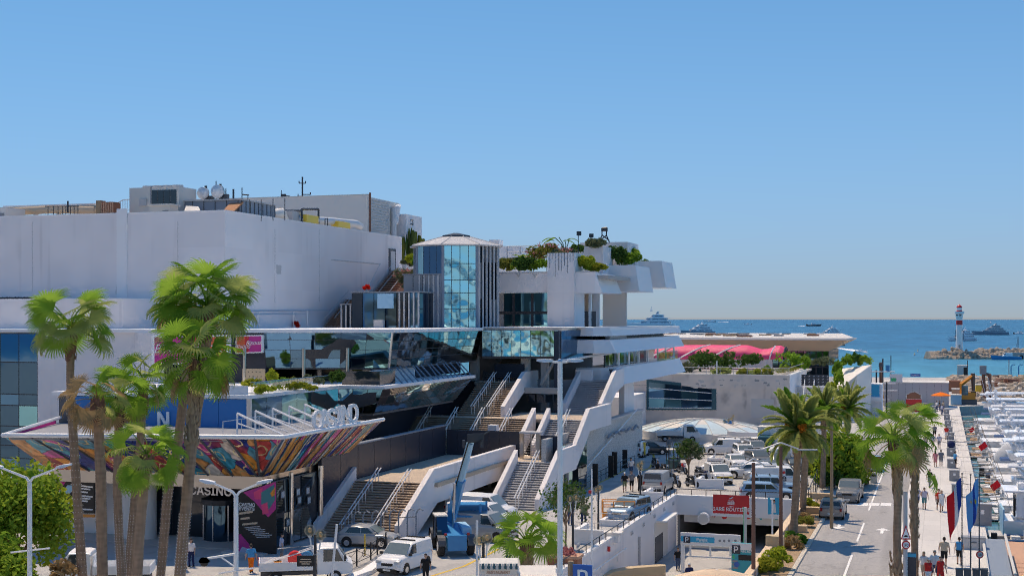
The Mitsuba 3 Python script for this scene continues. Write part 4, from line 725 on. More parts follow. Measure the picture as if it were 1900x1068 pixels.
def railing(name, label, pts, h, n, mat='metal_dark', rails=(1.0, .55), r=.035):
    kk = thing(name, label, 'railing'); pts = [np.asarray(p, float) for p in pts]
    for f in rails: part(kk, 'rail', tube([p + [0, 0, h * f] for p in pts], r, 5), mat)
    L = [0] + list(np.cumsum([np.linalg.norm(b - a) for a, b in zip(pts[:-1], pts[1:])]))
    for s in np.linspace(0.02, L[-1] - .02, n):
        i = max(j for j in range(len(pts) - 1) if L[j] <= s); t = (s - L[i]) / (L[i + 1] - L[i]); p = pts[i] * (1 - t) + pts[i + 1] * t
        part(kk, 'post', tube([p, p + [0, 0, h]], r, 5), mat)
    return kk
railing('ramp_railing', 'dark rail with short posts along the top of the white ramp wall', [(TX0 - .1, 70, .45), (TX0 - .1, TY1 - .2, .45)], .5, 26, rails=(1.0,))
railing('mouth_railing', 'dark rail above the red bus station banner', [(TX0, TY1 + .1, .4), (TX1 + .6, TY1 + .1, .4)], .5, 10, rails=(1.0,))
k = thing('tunnel_mouth', 'pale grey lintel wall over the dark mouth of the underground car park', 'wall')
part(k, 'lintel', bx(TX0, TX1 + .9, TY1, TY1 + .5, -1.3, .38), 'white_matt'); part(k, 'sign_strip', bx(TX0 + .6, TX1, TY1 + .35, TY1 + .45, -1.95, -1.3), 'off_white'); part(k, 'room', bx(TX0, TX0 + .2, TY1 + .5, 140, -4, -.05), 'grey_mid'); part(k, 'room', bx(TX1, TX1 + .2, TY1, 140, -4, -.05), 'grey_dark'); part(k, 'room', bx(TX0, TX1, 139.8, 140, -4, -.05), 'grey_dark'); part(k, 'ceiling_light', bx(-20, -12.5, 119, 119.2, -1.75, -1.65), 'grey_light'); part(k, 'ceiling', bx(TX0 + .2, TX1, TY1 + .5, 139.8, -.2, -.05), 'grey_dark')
for px, c in ((1344, 'red_paint'), (1388, 'red_paint')): p = yp(px, 957, TY1 + .34); part(k, 'no_entry', disc(p, .24, 16, 'y', .03), c); part(k, 'no_entry_bar', bx(p[0] - .15, p[0] + .15, p[1] - .04, p[1] - .02, p[2] - .04, p[2] + .04), 'white_paint')
p = yp(1324, 954, TY1 + .3); part(k, 'bay_number', text_on('4', .42, p, (1, 0, 0), (0, 0, 1)), 'red_paint')
for px in (1308, 1365, 1372): p = yp(px, 957, TY1 + .34); part(k, 'small_text', bx(p[0] - .5, p[0] + .2, p[1] - .03, p[1], p[2] - .04, p[2] + .04), 'grey_mid')
for px in (1412, 1440): p = yp(px, 961, TY1 + .34); part(k, 'green_mark', bx(p[0] - .1, p[0] + .1, p[1] - .03, p[1], p[2] - .1, p[2] + .1), 'teal_sign')
k = thing('fan_unit', 'round white fan housing hanging in the tunnel mouth', 'fan'); p = yp(1306, 961, 114.4); part(k, 'drum', disc(p, .5, 18, 'y', .6), 'white_paint'); part(k, 'ring', disc(p + [0, -.31, 0], .42, 18, 'y', .05), 'off_white')
a, b = yp(1323, 951, TY1 - .05), yp(1390, 919, TY1 - .05)
k = thing('banner', 'red bus station banner with a white round emblem and white capital lettering', 'banner'); q = [(a[0], a[1], a[2]), (b[0], a[1], a[2]), (b[0], a[1], b[2]), (a[0], a[1], b[2])]
part(k, 'cloth', qslab(q, .03), 'red_banner'); part(k, 'lettering', text_on('GARE ROUTIÈRE', .30, on(q, .5, .24), (1, 0, 0), (0, 0, 1), depth=.01), 'white_paint')
part(k, 'emblem', cat([bx(on(q, .5, 0)[0] - .3, on(q, .5, 0)[0] + .3, a[1] - .02, a[1] - .01, on(q, 0, v)[2] - .025, on(q, 0, v)[2] + .025) for v in (.62, .56, .5)] + [text_on('PALAIS', .1, on(q, .5, .69), (1, 0, 0), (0, 0, 1), depth=.01), bx(on(q, .44, 0)[0], on(q, .57, 0)[0], a[1] - .02, a[1] - .01, on(q, 0, .4)[2], on(q, 0, .4)[2] + .04)]), 'white_paint')
m = tube([on(q, .45, .8), on(q, .52, .84), on(q, .57, .92)], [.03, .05, .01], 5); part(k, 'emblem_leaf', m, 'white_paint')
a, b = yp(1425, 953, TY1 - .05), yp(1447, 923, TY1 - .05); q = [(a[0], a[1], a[2]), (b[0], a[1], a[2]), (b[0], a[1], b[2]), (a[0], a[1], b[2])]
k = thing('blue_poster', 'small blue poster of a woman in white on the tunnel lintel', 'poster'); part(k, 'panel', qslab(q, .04), 'cyan_sign')
part(k, 'figure', cat([ball(on(q, .52, .74, .02), .1, 8, (1, .3, 1.2)), ]), 'skin'); part(k, 'figure_dress', loft([[on(q, .36, .1, .02), on(q, .7, .1, .02), on(q, .62, .62, .02), on(q, .42, .62, .02)], [on(q, .36, .1, .03), on(q, .7, .1, .03), on(q, .62, .62, .03), on(q, .42, .62, .03)]]), 'cloth_white'); part(k, 'figure_hair', ball(on(q, .5, .8, .01), .12, 8, (1, .2, 1.2)), 'hair_dark')
# car park portal with its height bar and signs
YP = 103.0
def ppl(px, py): return yp(px, py, YP)
k = thing('car_park_portal', 'white portal frame with a blue and white car park sign across the ramp', 'portal')
a, b = ppl(1263, 1009), ppl(1374, 992); part(k, 'header', bx(a[0], b[0], YP - .1, YP + .1, a[2], b[2]), 'white_paint')
for px in (1267, 1374): p = ppl(px, 1010); part(k, 'leg', bx(p[0] - .14, p[0] + .14, YP - .1, YP + .1, -4.0, p[2]), 'white_paint')
p0, p1 = ppl(1264, 1003), ppl(1326, 996); part(k, 'cyan_band', bx(p0[0], p1[0], YP - .13, YP - .1, p0[2], p1[2]), 'cyan_sign'); p = ppl(1275, 999.5); part(k, 'blue_square', bx(p[0] - .26, p[0] + .26, YP - .16, YP - .13, p[2] - .25, p[2] + .25), 'navy_panel'); part(k, 'letter_p', text_on('P', .36, (p[0], YP - .162, p[2]), (1, 0, 0), (0, 0, 1), depth=.01), 'white_paint'); p = ppl(1303, 1000); part(k, 'lettering', text_on('Palais', .22, (p[0], YP - .132, p[2]), (1, 0, 0), (0, 0, 1), depth=.01), 'white_paint')
for px in (1336, 1344, 1353, 1365): p = ppl(px, 1002); part(k, 'pictogram', disc((p[0], YP - .11, p[2]), .1, 8, 'y', .02), 'grey_mid')
p0, p1 = ppl(1277, 1031), ppl(1357, 1033); part(k, 'height_bar', tube([(p0[0], YP, p0[2]), (p1[0], YP, p0[2])], .06, 6), 'white_paint')
for px in (1281, 1318, 1355): q0, q1 = ppl(px, 1010), ppl(px, 1031); part(k, 'hanger', bx(q0[0] - .07, q0[0] + .07, YP - .05, YP + .05, q1[2], q0[2]), 'white_paint')
p0, p1 = ppl(1270, 1011), ppl(1372, 1011); part(k, 'second_beam', bx(p0[0], p1[0], YP + .12, YP + .2, p0[2] - .15, p0[2] + .02), 'grey_light')
k = thing('price_totem', 'teal car park totem with a white letter P and small display windows', 'sign'); YT = 98.0
def tpp(px, py): return yp(px, py, YT)
a, b = tpp(1357, 1060), tpp(1397, 1008); part(k, 'board', bx(a[0], b[0], YT, YT + .25, -3.4, b[2]), 'teal_sign'); c = tpp(1357, 1018); part(k, 'top_band', bx(a[0], b[0], YT - .02, YT, c[2], b[2]), 'white_paint'); p = tpp(1366, 1018); part(k, 'blue_square', bx(p[0] - .3, p[0] + .3, YT - .05, YT - .02, p[2] - .32, p[2] + .3), 'navy_panel'); part(k, 'letter_p', text_on('P', .42, (p[0], YT - .052, p[2]), (1, 0, 0), (0, 0, 1), depth=.01), 'white_paint'); p = tpp(1385, 1022); part(k, 'lettering', text_on('PALAIS', .19, (p[0], YT - .012, p[2]), (1, 0, 0), (0, 0, 1), depth=.01), 'white_paint')
for (x0, x1, y, h, m) in ((1370, 1394, 1033, .2, 'black'), (1359, 1369, 1040, .08, 'grey_mid'), (1359, 1369, 1046, .08, 'grey_mid'), (1359, 1369, 1052, .08, 'grey_mid'), (1359, 1363, 1032, .12, 'green_sign')): p0, p1 = tpp(x0, y), tpp(x1, y); part(k, 'display', bx(p0[0], p1[0], YT - .02, YT, p0[2] - h, p0[2] + h), m)
p = tpp(1367, 1046); part(k, 'round_mark', disc((p[0], YT - .03, p[2]), .2, 14, 'y', .02), 'sign_blue')
# right side wall of the ramp and planters
k = thing('planter_wall', 'tan stone wall with square piers between the ramp and the road', 'wall')
part(k, 'wall', bx(TX1, TX1 + .4, 62, TY1 + .5, -4, .62), 'concrete'); part(k, 'ledge', bx(TX1 - .02, TX1 + .45, 62, TY1 + .5, .62, .7), 'tan_fabric')
for px, py, w in ((1432, 1032, .8), (1443, 1033, .7), (1478, 990, 1.4), (1505, 955, 1.4), (1520, 928, 2.2)): p = gp(px, py); part(k, 'pier', bx(p[0] - w / 2, p[0] + w / 2, p[1], p[1] + .7, 0, 1.35 if px < 1470 else .6), 'tan')
part(k, 'soil', bx(TX1 + .4, RX0 - .3, 62, 120, .0, .12), 'wood')

# ---- pavilion with the big teal window
N = thing('pavilion', 'low beige pavilion with a large teal-framed window and a stained parapet below its roof garden', 'building')
NY = 195.8; NT = 7.4
def np_(px, py): return yp(px, py, NY)
part(N, 'wall', bx(-46, -20.6, NY, NY + .4, 0, NT), 'beige_wall'); part(N, 'side_wall', bx(-21, -20.6, NY + .4, 222, 0, NT), 'white_matt'); part(N, 'roof', bx(-46, -20.7, NY + .4, 232, NT - .5, NT - .2), 'concrete'); part(N, 'parapet', bx(-36.2, -20.55, NY - .12, NY, 5.4, NT), 'beige_wall', label='stained concrete parapet band'); part(N, 'coping', bx(-46, -20.5, NY - .15, NY + .45, NT, NT + .12), 'off_white'); part(N, 'coping', bx(-21.05, -20.5, NY + .45, 222, NT, NT + .12), 'white_paint')
for i in range(26): p = np_(1290 + R.random() * 170, 702 + R.random() * 18); part(N, 'stain', bx(p[0], p[0] + R.uniform(.1, .8), NY - .125, NY - .12, p[2], p[2] + R.uniform(.05, .35)), 'grey_mid' if R.random() < .6 else 'grey_light')
fr = [np_(1200, 760), np_(1329, 760), np_(1329, 717), np_(1200, 703)]; part(N, 'window_frame', qslab(fr, .1, .1), 'teal_dark'); q = [np_(1204, 757) + [0, -.11, 0], np_(1321, 757) + [0, -.11, 0], np_(1321, 721) + [0, -.11, 0], np_(1204, 708) + [0, -.11, 0]]
panes(N, q, [0, .26, .52, .78, 1], [0, .4, .78, 1], ['glass_teal', 'glass_blue', 'glass_teal', 'glass_dark'], name='window_pane', gap=.06, frame=None, jit=.01)
for v in (.02, .4, .78): a, b = grid_pts(q, 0, v), grid_pts(q, 1, v); part(N, 'glazing_bar', tube([a + [0, -.08, 0], b + [0, -.08, 0]], .06, 5), 'white_paint')
a, b = np_(1394, 775), np_(1436, 740); part(N, 'grey_panel', bx(a[0], b[0], NY - .05, NY, a[2], b[2]), 'grey_light'); a, b = np_(1446, 762), np_(1464, 739); part(N, 'window_surround', bx(a[0], b[0], NY - .06, NY, a[2], b[2]), 'white_paint')
for i in range(2): x0 = a[0] + .12 + i * (b[0] - a[0]) * .48; part(N, 'blue_window', bx(x0, x0 + (b[0] - a[0]) * .42, NY - .1, NY - .06, a[2] + .15, b[2] - .12), 'glass_blue')
for y in (714, 735, 757, 779): a, b = np_(1170, y), np_(1200, y); part(N, 'joint', bx(a[0], b[0], NY - .03, NY, a[2] - .04, a[2] + .04), 'grey_mid')
part(N, 'side_pillar', bx(-45.5, -41.5, NY - 14, NY, 0, 4.7), 'white_wall')
for i in range(16):
    x0 = -36.5 + i * 1.0; part(N, 'glass_rail', bx(x0, x0 + .95, NY + .25, NY + .28, NT + .12, NT + 1.1), 'clear_pane')
part(N, 'rail', tube([(-36.5, NY + .27, NT + 1.12), (-20.7, NY + .27, NT + 1.12), (-20.7, 218, NT + 1.12)], .05, 5), 'grey_light')
for x in np.linspace(-36.5, -20.7, 9): part(N, 'rail_post', tube([(x, NY + .27, NT), (x, NY + .27, NT + 1.12)], .04, 4), 'grey_light')
solo('lamp_post', 'slim white lamp post on the pavilion roof garden', 'lamp post', tube([yp(1330, 697, NY + 1), yp(1330, 669, NY + 1)], .1, 6), 'white_paint')
# pierced dark screen and the white steps behind it
k = thing('pierced_screen', 'dark metal screen pierced with rows of leaf shapes beside the pavilion', 'screen'); YS = 206.0
p0, p1 = yp(1487, 727, YS), yp(1538, 695, YS); part(k, 'panel', bx(p0[0], p1[0], YS, YS + .1, p0[2], p1[2]), 'metal_dark')
for i in range(6):
    for j in range(6):
        x = p0[0] + (p1[0] - p0[0]) * (i + .5) / 6; z = p0[2] + (p1[2] - p0[2]) * (j + .5) / 6
        for s in (-1, 1): part(k, 'cutout', qslab([(x + s * .05, YS, z - .14), (x + s * .05 + .22 * (s > 0) - .22 * (s < 0) * 0, YS, z - .02), (x + s * .25, YS, z + .12), (x + s * .05, YS, z + .0)][::1 if s > 0 else -1], .02, .012), 'grey_light')
k = thing('white_steps', 'bright white outdoor steps beside the pavilion, behind the date palms', 'staircase')
for i in range(16): p0, p1 = yp(1474, 792 - i * 4.2, 199 + i * .35), yp(1536, 792, 199 + i * .35); part(k, 'step', bx(p0[0], p1[0], 199 + i * .35, 199.42 + i * .35, 0, .17 * (i + 1)) if i < 3 else bx(p0[0], p1[0], 199 + i * .35 - .05, 199.42 + i * .35, .34 * (i + 1) - .12, .34 * (i + 1)), 'white_warm')
p0, p1 = yp(1471, 780, 198.8), yp(1536, 700, 204.5); part(k, 'back', bx(p0[0], p1[0], 204.8, 205.2, 0, 5.6), 'white_matt')
for px in (1488, 1506): part(k, 'handrail', tube([yp(px, 775, 198.9), yp(px + 5, 705, 204)], .08, 5), 'white_paint')
# glazed dome between the car park and the pavilion
k = thing('glass_dome', 'shallow ribbed glass dome on a low white ring wall behind the parked cars', 'dome'); dc = np.array([-30.2, 178.5, 0]); dr_ = 8.6
part(k, 'ring_wall', lathe([[dr_ - .3, 0], [dr_ + .25, 0], [dr_ + .2, .95], [dr_ - .3, .95]], 40, dc), 'white_warm', 30)
prof = lambda t: (dr_ * math.sin(t) / math.sin(.5), .95 + 1.3 * (math.cos(t) - math.cos(.5)) / (1 - math.cos(.5)))
ts = np.linspace(.03, .5, 5); nn = 20
for i in range(nn):
    a, b = 2 * math.pi * i / nn, 2 * math.pi * (i + 1) / nn
    for j in range(4):
        def pt(t, an): r, z = prof(t); return dc + [r * math.cos(an), r * math.sin(an), z]
        part(k, 'pane', qslab([pt(ts[j + 1], a), pt(ts[j + 1], b), pt(ts[j], b), pt(ts[j], a)], .04), R.choice(['glass_pale', 'glass_pale', 'off_white']))
    part(k, 'rib', tube([pt(t, a) + [0, 0, .04] for t in ts], .05, 4), 'grey_light')
# low white curved walls of the spiral ramp, with two blue flags
k = thing('spiral_wall', 'low curved white wall of the spiral ramp beside the glass dome', 'wall')
an = np.linspace(-2.6, -.2, 14); pts = [(-22.5 + 5.2 * math.cos(a), 170 + 4.5 * math.sin(a)) for a in an]
from shapely.geometry import LineString
part(k, 'wall', prism(LineString(pts).buffer(.2, cap_style=2), 0, 1.1), 'white_warm'); part(k, 'inner_wall', prism(LineString([(-22.5 + 3.4 * math.cos(a), 171 + 3 * math.sin(a)) for a in an]).buffer(.15, cap_style=2), 0, 1.5), 'white_matt')
for i, px in enumerate((1342, 1350)): p = dp(px, 800, 176); k = thing('small_flag', ['blue flag on the left of two short poles by the glass dome', 'blue flag on the right of two short poles by the glass dome'][i], 'flag'); part(k, 'pole', tube([(p[0], p[1], 0), (p[0], p[1], 2.6)], .04, 5), 'white_paint'); part(k, 'cloth', qslab([(p[0], p[1], 1.0), (p[0] + .55, p[1], 1.1), (p[0] + .55, p[1], 2.2), (p[0], p[1], 2.5)], .02), 'flag_sky')
# site cabins behind the parked vans
for i, (x0, x1) in enumerate(((1406, 1440), (1442, 1490), (1492, 1536))):
    p0, p1 = gp(x0, 833), gp(x1, 833); k = thing('site_cabin', f'white flat-roofed cabin behind the parked vans, {["left","middle","right"][i]} of three', 'cabin'); y = 160 + i * .6
    p0, p1 = yp(x0, 830, y), yp(x1, 830, y); part(k, 'body', bx(p0[0], p1[0], y, y + 2.4, .15, 2.75), 'white_paint'); part(k, 'roof', bx(p0[0] - .05, p1[0] + .05, y - .05, y + 2.45, 2.75, 2.87), 'off_white')
    for t in (.3, .65): x = p0[0] * (1 - t) + p1[0] * t; part(k, 'seam', bx(x, x + .04, y - .02, y, .15, 2.75), 'grey_light')

# ---- pink tent and flat-roofed hall
k = thing('pink_tent', 'long bright pink barrel-vaulted tent with white seams on the pavilion terrace', 'tent'); YT_ = 224.0
tp = [(1215, 640), (1300, 639.5), (1385, 640), (1398, 643.5), (1411, 647.5), (1424, 646.5), (1436, 641.5), (1446, 640.5), (1455, 645)]
pxs = np.interp(np.linspace(0, 1, 49), np.linspace(0, 1, 9), [t[0] for t in tp]); tops = np.interp(pxs, [t[0] for t in tp], [t[1] for t in tp])
rings = []
for x, t in zip(pxs, tops):
    top = yp(x, t, YT_ + 2); bot = yp(x, 664, YT_); h = top[2] - bot[2]
    lo = bot[2] - .2
    prof_ = [(YT_ - .4, lo), (YT_ - .5, lo + h * .3), (YT_ - .2, lo + h * .62), (YT_ + .7, lo + h * .9), (YT_ + 2, top[2]), (YT_ + 3.4, lo + h * .9), (YT_ + 4.4, lo)]
    rings.append([(bot[0], y, z) for y, z in prof_])
part(k, 'canopy', loft(rings, closed=False, caps=False), 'pink_fabric', True); part(k, 'inner_lining', qslab([rings[-1][0], rings[-1][6], rings[-1][4], rings[-1][2]], .05), 'red_banner')
part(k, 'arch', tube([np.array(p) + [.05, 0, 0] for p in rings[-1]], .22, 6), 'black')
for x in (1253, 1318, 1376, 1436):
    i = int(np.argmin(abs(pxs - x))); pts = [np.array(rings[max(0, i - j)][4 - j]) + [0, -.03, .03] for j in range(0, 5)]; part(k, 'seam', tube(pts, .13, 4), 'white_paint')
for px in (1260, 1300, 1350, 1420): p = yp(px, 690, YT_ - .3); part(k, 'leg', tube([(p[0], YT_ - .3, NT - .4), (p[0], YT_ - .3, rings[0][0][2])], .1, 5), 'white_paint')
k = thing('flat_hall', 'wide flat-roofed hall with a thin white roof edge and glazed end behind the pink tent', 'building')
Y0 = 241.0; xr = yp(1583, 627, Y0)[0]; zr = 12.15
part(k, 'roof', loft([[(-75, Y0, zr - .35), (xr - 1, Y0, zr - .3), (xr, Y0 + 4, zr - .2), (xr - 6, Y0 + 62, zr - .3), (-75, Y0 + 62, zr - .3)], [(-75, Y0 + .2, zr + .05), (xr - 1, Y0 + .2, zr + .05), (xr - .1, Y0 + 4, zr + .1), (xr - 6, Y0 + 62, zr + .25), (-75, Y0 + 62, zr + .25)]]), 'off_white', label='thin white roof plate')
part(k, 'underside', loft([[(-75, Y0 + 3.4, zr - 2.3), (xr - 4.5, Y0 + 3.4, zr - 2.3), (xr - 5, Y0 + 30, zr - 2.3), (-75, Y0 + 30, zr - 2.3)], [(-75, Y0 + .1, zr - .36), (xr - 1.1, Y0 + .1, zr - .36), (xr - 1, Y0 + 30, zr - .36), (-75, Y0 + 30, zr - .36)]]), 'tan_fabric', label='tan sloping underside of the roof edge')
for i in range(36): x = R.uniform(-62, xr - 8); y = Y0 + R.uniform(6, 46); part(k, 'roof_panel', bx(x, x + R.uniform(.8, 3), y, y + R.uniform(1, 3), zr + .1, zr + R.uniform(.3, .5)), R.choice(['brown_rust', 'grey_dark', 'wood', 'grey_mid']))
panes(k, [(-29, Y0 + 6, 4), (xr - 4.6, Y0 + 6, 4), (xr - 4.6, Y0 + 6, zr - 2.3), (-29, Y0 + 6, zr - 2.3)], 9, [0, .5, 1], ['glass_teal', 'glass_dark', 'glass_blue'], name='pane', gap=.2); part(k, 'wall', bx(-75, -29, Y0 + 6, Y0 + 6.4, 0, zr - 2.3), 'white_matt'); part(k, 'side', bx(xr - 5, xr - 4.6, Y0 + 6.2, Y0 + 30, 0, zr - 2.3), 'glass_dark')
# white retaining block under the shrubs, right of the pavilion
k = thing('white_bastion', 'angular white retaining wall topped with shrubs at the end of the pavilion', 'wall')
p = [yp(1546, 760, 214), yp(1590, 760, 214), yp(1615, 760, 224), yp(1560, 760, 232)]; ring_b = [(q[0], q[1], 0) for q in p]
part(k, 'wall', hexa(ring_b, [(p[0][0], 214, 4.0), (p[1][0], 214, 6.9), (p[2][0] + .2, 224, 8.2), (p[3][0], 232, 7.2)]), 'white_warm')
a, b = yp(1594, 728, 213.9), yp(1612, 708, 213.9)
k = thing('blue_kiosk', 'pale building corner with blue doors and dark openings beside the white bastion', 'building'); YK = 226
p0, p1 = yp(1594, 760, YK), yp(1636, 760, YK); part(k, 'wall', bx(p0[0], p1[0], YK, YK + 5, 0, 5.0), 'white_matt'); z0, z1 = yp(0, 727, YK)[2], yp(0, 697, YK)[2]
for x0, x1, m in ((1594, 1600, 'cyan_sign'), (1601, 1605, 'black'), (1606, 1611, 'black'), (1617, 1632, 'cyan_sign')): a, b = yp(x0, 727, YK), yp(x1, 727, YK); part(k, 'opening', bx(a[0], b[0], YK - .05, YK, 3.0, 4.9), m)
part(k, 'ledge', bx(p0[0] - 1, p1[0], YK - 1, YK, 2.3, 2.9), 'white_paint')
# ---- port end: grey hall, parasol, kiosk, containers, excavator
k = thing('grey_hall', 'plain grey metal-clad hall with a small blue name sign at the end of the quay', 'building'); YH = 247.0
p0, p1 = yp(1640, 755, YH), yp(1760, 755, YH); zt = yp(0, 687, YH)[2]; part(k, 'wall', bx(p0[0], p1[0], YH, YH + 8, 0, zt), 'grey_light'); part(k, 'coping', bx(p0[0] - .1, p1[0] + .1, YH - .1, YH + 8, zt, zt + .15), 'off_white'); part(k, 'side', bx(p1[0], p1[0] + .05, YH + .1, YH + 8, 0, zt), 'grey_blue')
for i in range(1, 9): x = p0[0] + (p1[0] - p0[0]) * i / 9; part(k, 'seam', bx(x, x + .05, YH - .03, YH, 0, zt), 'grey_mid')
a, b = yp(1689, 698, YH), yp(1708, 693, YH); part(k, 'name_sign', bx(a[0], b[0], YH - .08, YH, a[2], b[2]), 'sign_blue', label='small dark blue sign with white lettering'); part(k, 'sign_text', text_on('Esplanade', .2, ((a[0] + b[0]) / 2, YH - .09, (a[2] + b[2]) / 2), (1, 0, 0), (0, 0, 1), depth=.01), 'white_paint')
a, b = yp(1653, 707, YH), yp(1671, 701, YH); part(k, 'notice', bx(a[0] - .2, b[0] + .3, YH - .05, YH, a[2] - .3, b[2] + .7), 'white_matt'); part(k, 'notice_print', bx(a[0], a[0] + (b[0] - a[0]) * .55, YH - .07, YH - .05, a[2], b[2]), 'green_sign')
k = thing('food_kiosk', 'red kiosk with an arched wooden sign board in front of the grey hall', 'kiosk'); YQ = 236
p0, p1 = yp(1681, 745, YQ), yp(1710, 745, YQ); part(k, 'body', bx(p0[0], p1[0], YQ, YQ + 2.4, 0, 2.1), 'red_paint'); part(k, 'counter', bx(p0[0] - .1, p1[0] + .1, YQ - .3, YQ, 1.0, 1.1), 'wood'); xs = np.linspace(p0[0] + .1, p1[0] - .1, 9); arch_ = [(p0[0] - .05, 2.1), (p1[0] + .05, 2.1), (p1[0] + .05, 2.9)] + [(x, 2.9 + .5 * math.sin(math.pi * i / 8)) for i, x in reversed(list(enumerate(xs)))] + [(p0[0] - .05, 2.9)]
part(k, 'arch_board', xz(arch_, YQ - .05, YQ + .05), 'off_white'); part(k, 'arch_sign', xz([(x * .85 + .15 * (p0[0] + p1[0]) / 2, z * .85 + .15 * 2.6) for x, z in arch_], YQ - .08, YQ - .05), 'terracotta')
k = thing('white_igloo', 'rounded white market cart on wheels in front of the grey hall', 'cart'); p = gp(1734, 747); part(k, 'shell', ball((p[0], p[1], 1.35), 1.15, 14, (1, .9, .85)), 'white_paint', True); part(k, 'cap', ball((p[0], p[1], 2.35), .3, 8), 'white_paint', True); part(k, 'skirt', bc((p[0], p[1], .55), (2.0, 1.6, .5)), 'car_grey')
for s in (-.7, .7): part(k, 'wheel', disc((p[0] + s, p[1] - .8, .28), .28, 12, 'y', .15), 'rubber')
k = thing('parasol', 'orange parasol shading a group of people on the far promenade', 'parasol'); p = gp(1746, 758, .1); part(k, 'canopy', lathe([[1.65, 2.35], [1.62, 2.42], [.9, 2.75], [.02, 2.98]], 12, (p[0], p[1], 0)), 'cloth_orange', 30); part(k, 'pole', tube([(p[0], p[1], .1), (p[0], p[1], 2.9)], .035, 6), 'white_paint')
for i, (px0, px1, yb, yt, m, lab) in enumerate([(1764, 1784, 747, 733, 'blue_light', 'pale blue container at the port end of the quay'), (1766, 1789, 732, 722, 'terracotta_light', 'terracotta-coloured crate stack in the port works yard'), (1760, 1782, 722, 707, 'terracotta', 'long reddish container behind the crate stack'), (1776, 1796, 694, 678, 'grey_light', 'pale site hut with a dark doorway by the water'), (1800, 1816, 707, 700, 'off_white', 'cream container behind the excavator'), (1810, 1822, 726, 714, 'yellow_paint', 'yellow machine housing beside the excavator')]):
    p0, p1 = gp(px0, yb + 4), gp(px1, yb + 4); h = (yb + 4 - yt) / (yb + 4 - HY) * 15.5; k = thing(['container', 'crate', 'container', 'site_hut', 'container', 'machine'][i], lab, ['container', 'crate', 'container', 'hut', 'container', 'machine'][i]); part(k, 'body', bx(p0[0], p1[0], p0[1], p0[1] + 3, .1, h), m); part(k, 'lid', bx(p0[0] - .05, p1[0] + .05, p0[1] - .05, p0[1] + 3.05, h, h + .12), 'off_white' if i != 2 else m)
    for j in range(1, 6): x = p0[0] + (p1[0] - p0[0]) * j / 6; part(k, 'rib', bx(x, x + .1, p0[1] - .05, p0[1], .15, h - .05), m)
    if i == 3: part(k, 'doorway', bx(p0[0] * .4 + p1[0] * .6, p1[0] - .2, p0[1] - .08, p0[1] - .05, .2, h - .5), 'black')
k = thing('excavator', 'orange-brown excavator with its boom raised in the port works yard', 'excavator'); p = gp(1795, 750)
def ex(px, py): return yp(px, py, p[1])
part(k, 'track', bc((ex(1793, 746)[0], p[1] - .8, .45), (3.6, .6, .9)), 'grey_dark'); part(k, 'track', bc((ex(1793, 746)[0], p[1] + 1.2, .45), (3.6, .6, .9)), 'grey_dark'); part(k, 'body', bc((ex(1796, 740)[0], p[1] + .2, 1.6), (2.6, 2.2, 1.3)), 'orange_paint'); c = ex(1790, 730); part(k, 'cab', bc((c[0], p[1] - .4, 2.6), (1.1, 1.1, 1.7)), 'glass_dark')
part(k, 'boom', tube([ex(1784, 732), ex(1784, 712), ex(1807, 695)], [.3, .4, .3], 4), 'orange_paint'); part(k, 'arm', tube([ex(1805, 692), ex(1806, 724)], [.38, .28], 4), 'brown_rust'); part(k, 'bucket', bc(ex(1806, 730), (.9, .8, .9)), 'brown_rust')
k = thing('pile_frame', 'rusty pile frame leaning in the port works yard', 'frame'); y = p[1] + 8
for a, b in (((1828, 738), (1824, 690)), ((1838, 742), (1836, 694)), ((1824, 692), (1838, 696)), ((1832, 745), (1822, 705))): part(k, 'beam', tube([yp(*a, y), yp(*b, y)], .3, 4), 'brown_rust')
part(k, 'winch', bc(yp(1824, 686, y), (1.2, 1, 1.6)), 'grey_mid')
rk = thing('rubble_bank', 'bank of broken pink and white stone along the far shore of the port yard', 'rubble', kind='stuff'); ms = []
for i in range(420):
    px = R.uniform(1757, 1905); py = R.uniform(695, 706) if R.random() < .6 else R.uniform(702, 745) if px > 1795 else R.uniform(695, 722); p = gp(px, py)
    if p[0] > 1 and p[1] > 262 and land.contains(Point(p[0], p[1])): ms.append(mv(rock(R.uniform(.5, 1.3), 100 + i, sub=0), (p[0], p[1], .2), R.random() * 6))
scene[rk] = mikit.ply(cat(ms), 'm_rockm')
for i in range(9):
    p = gp(1842 + i * 6.3, R.uniform(702, 720)); w_, m_ = [('terracotta', 'terracotta'), ('pale reddish', 'terracotta_light'), ('brown', 'wood'), ('rusty', 'brown_rust'), ('tan', 'tan')][i * 3 % 5]
    solo('timber_stack', f'{w_} stack of timber in the port works yard, {["first", "second", "third", "fourth", "fifth", "sixth", "seventh", "eighth", "ninth"][i]} from the left', 'timber', cat([bc((p[0], p[1] + j * .3, .3 + .3 * (j % 3)), (R.uniform(1.5, 3), .8, .35), R.uniform(-.3, .3)) for j in range(4)]), m_, group='timber stacks in the port yard')
for i, (px, yt, yb, mt) in enumerate([(1653, 659, 700, 'metal_dark'), (1795, 668, 700, 'metal_dark'), (1872, 667, 702, 'grey_mid')]):
    p = gp(px, yb); h = (yb - yt) / (yb - HY) * 15.5; solo('light_mast', ['thin dark mast standing by the water behind the grey hall', 'thin dark mast beside the site hut', 'grey mast at the far right of the port yard'][i], 'mast', tube([(p[0], p[1], 0), (p[0], p[1], h)], .12, 6), mt)
for i, px in enumerate((1876, 1890)):
    p = gp(px, 702); solo('davit', ['blue hooked davit post at the far shore, left of two', 'blue hooked davit post at the far shore, right of two'][i], 'post', tube([(p[0], p[1], 0), (p[0], p[1], 3.2), (p[0] + .5, p[1], 3.7), (p[0] + 1.0, p[1], 3.6)], .16, 6), 'blue_paint')
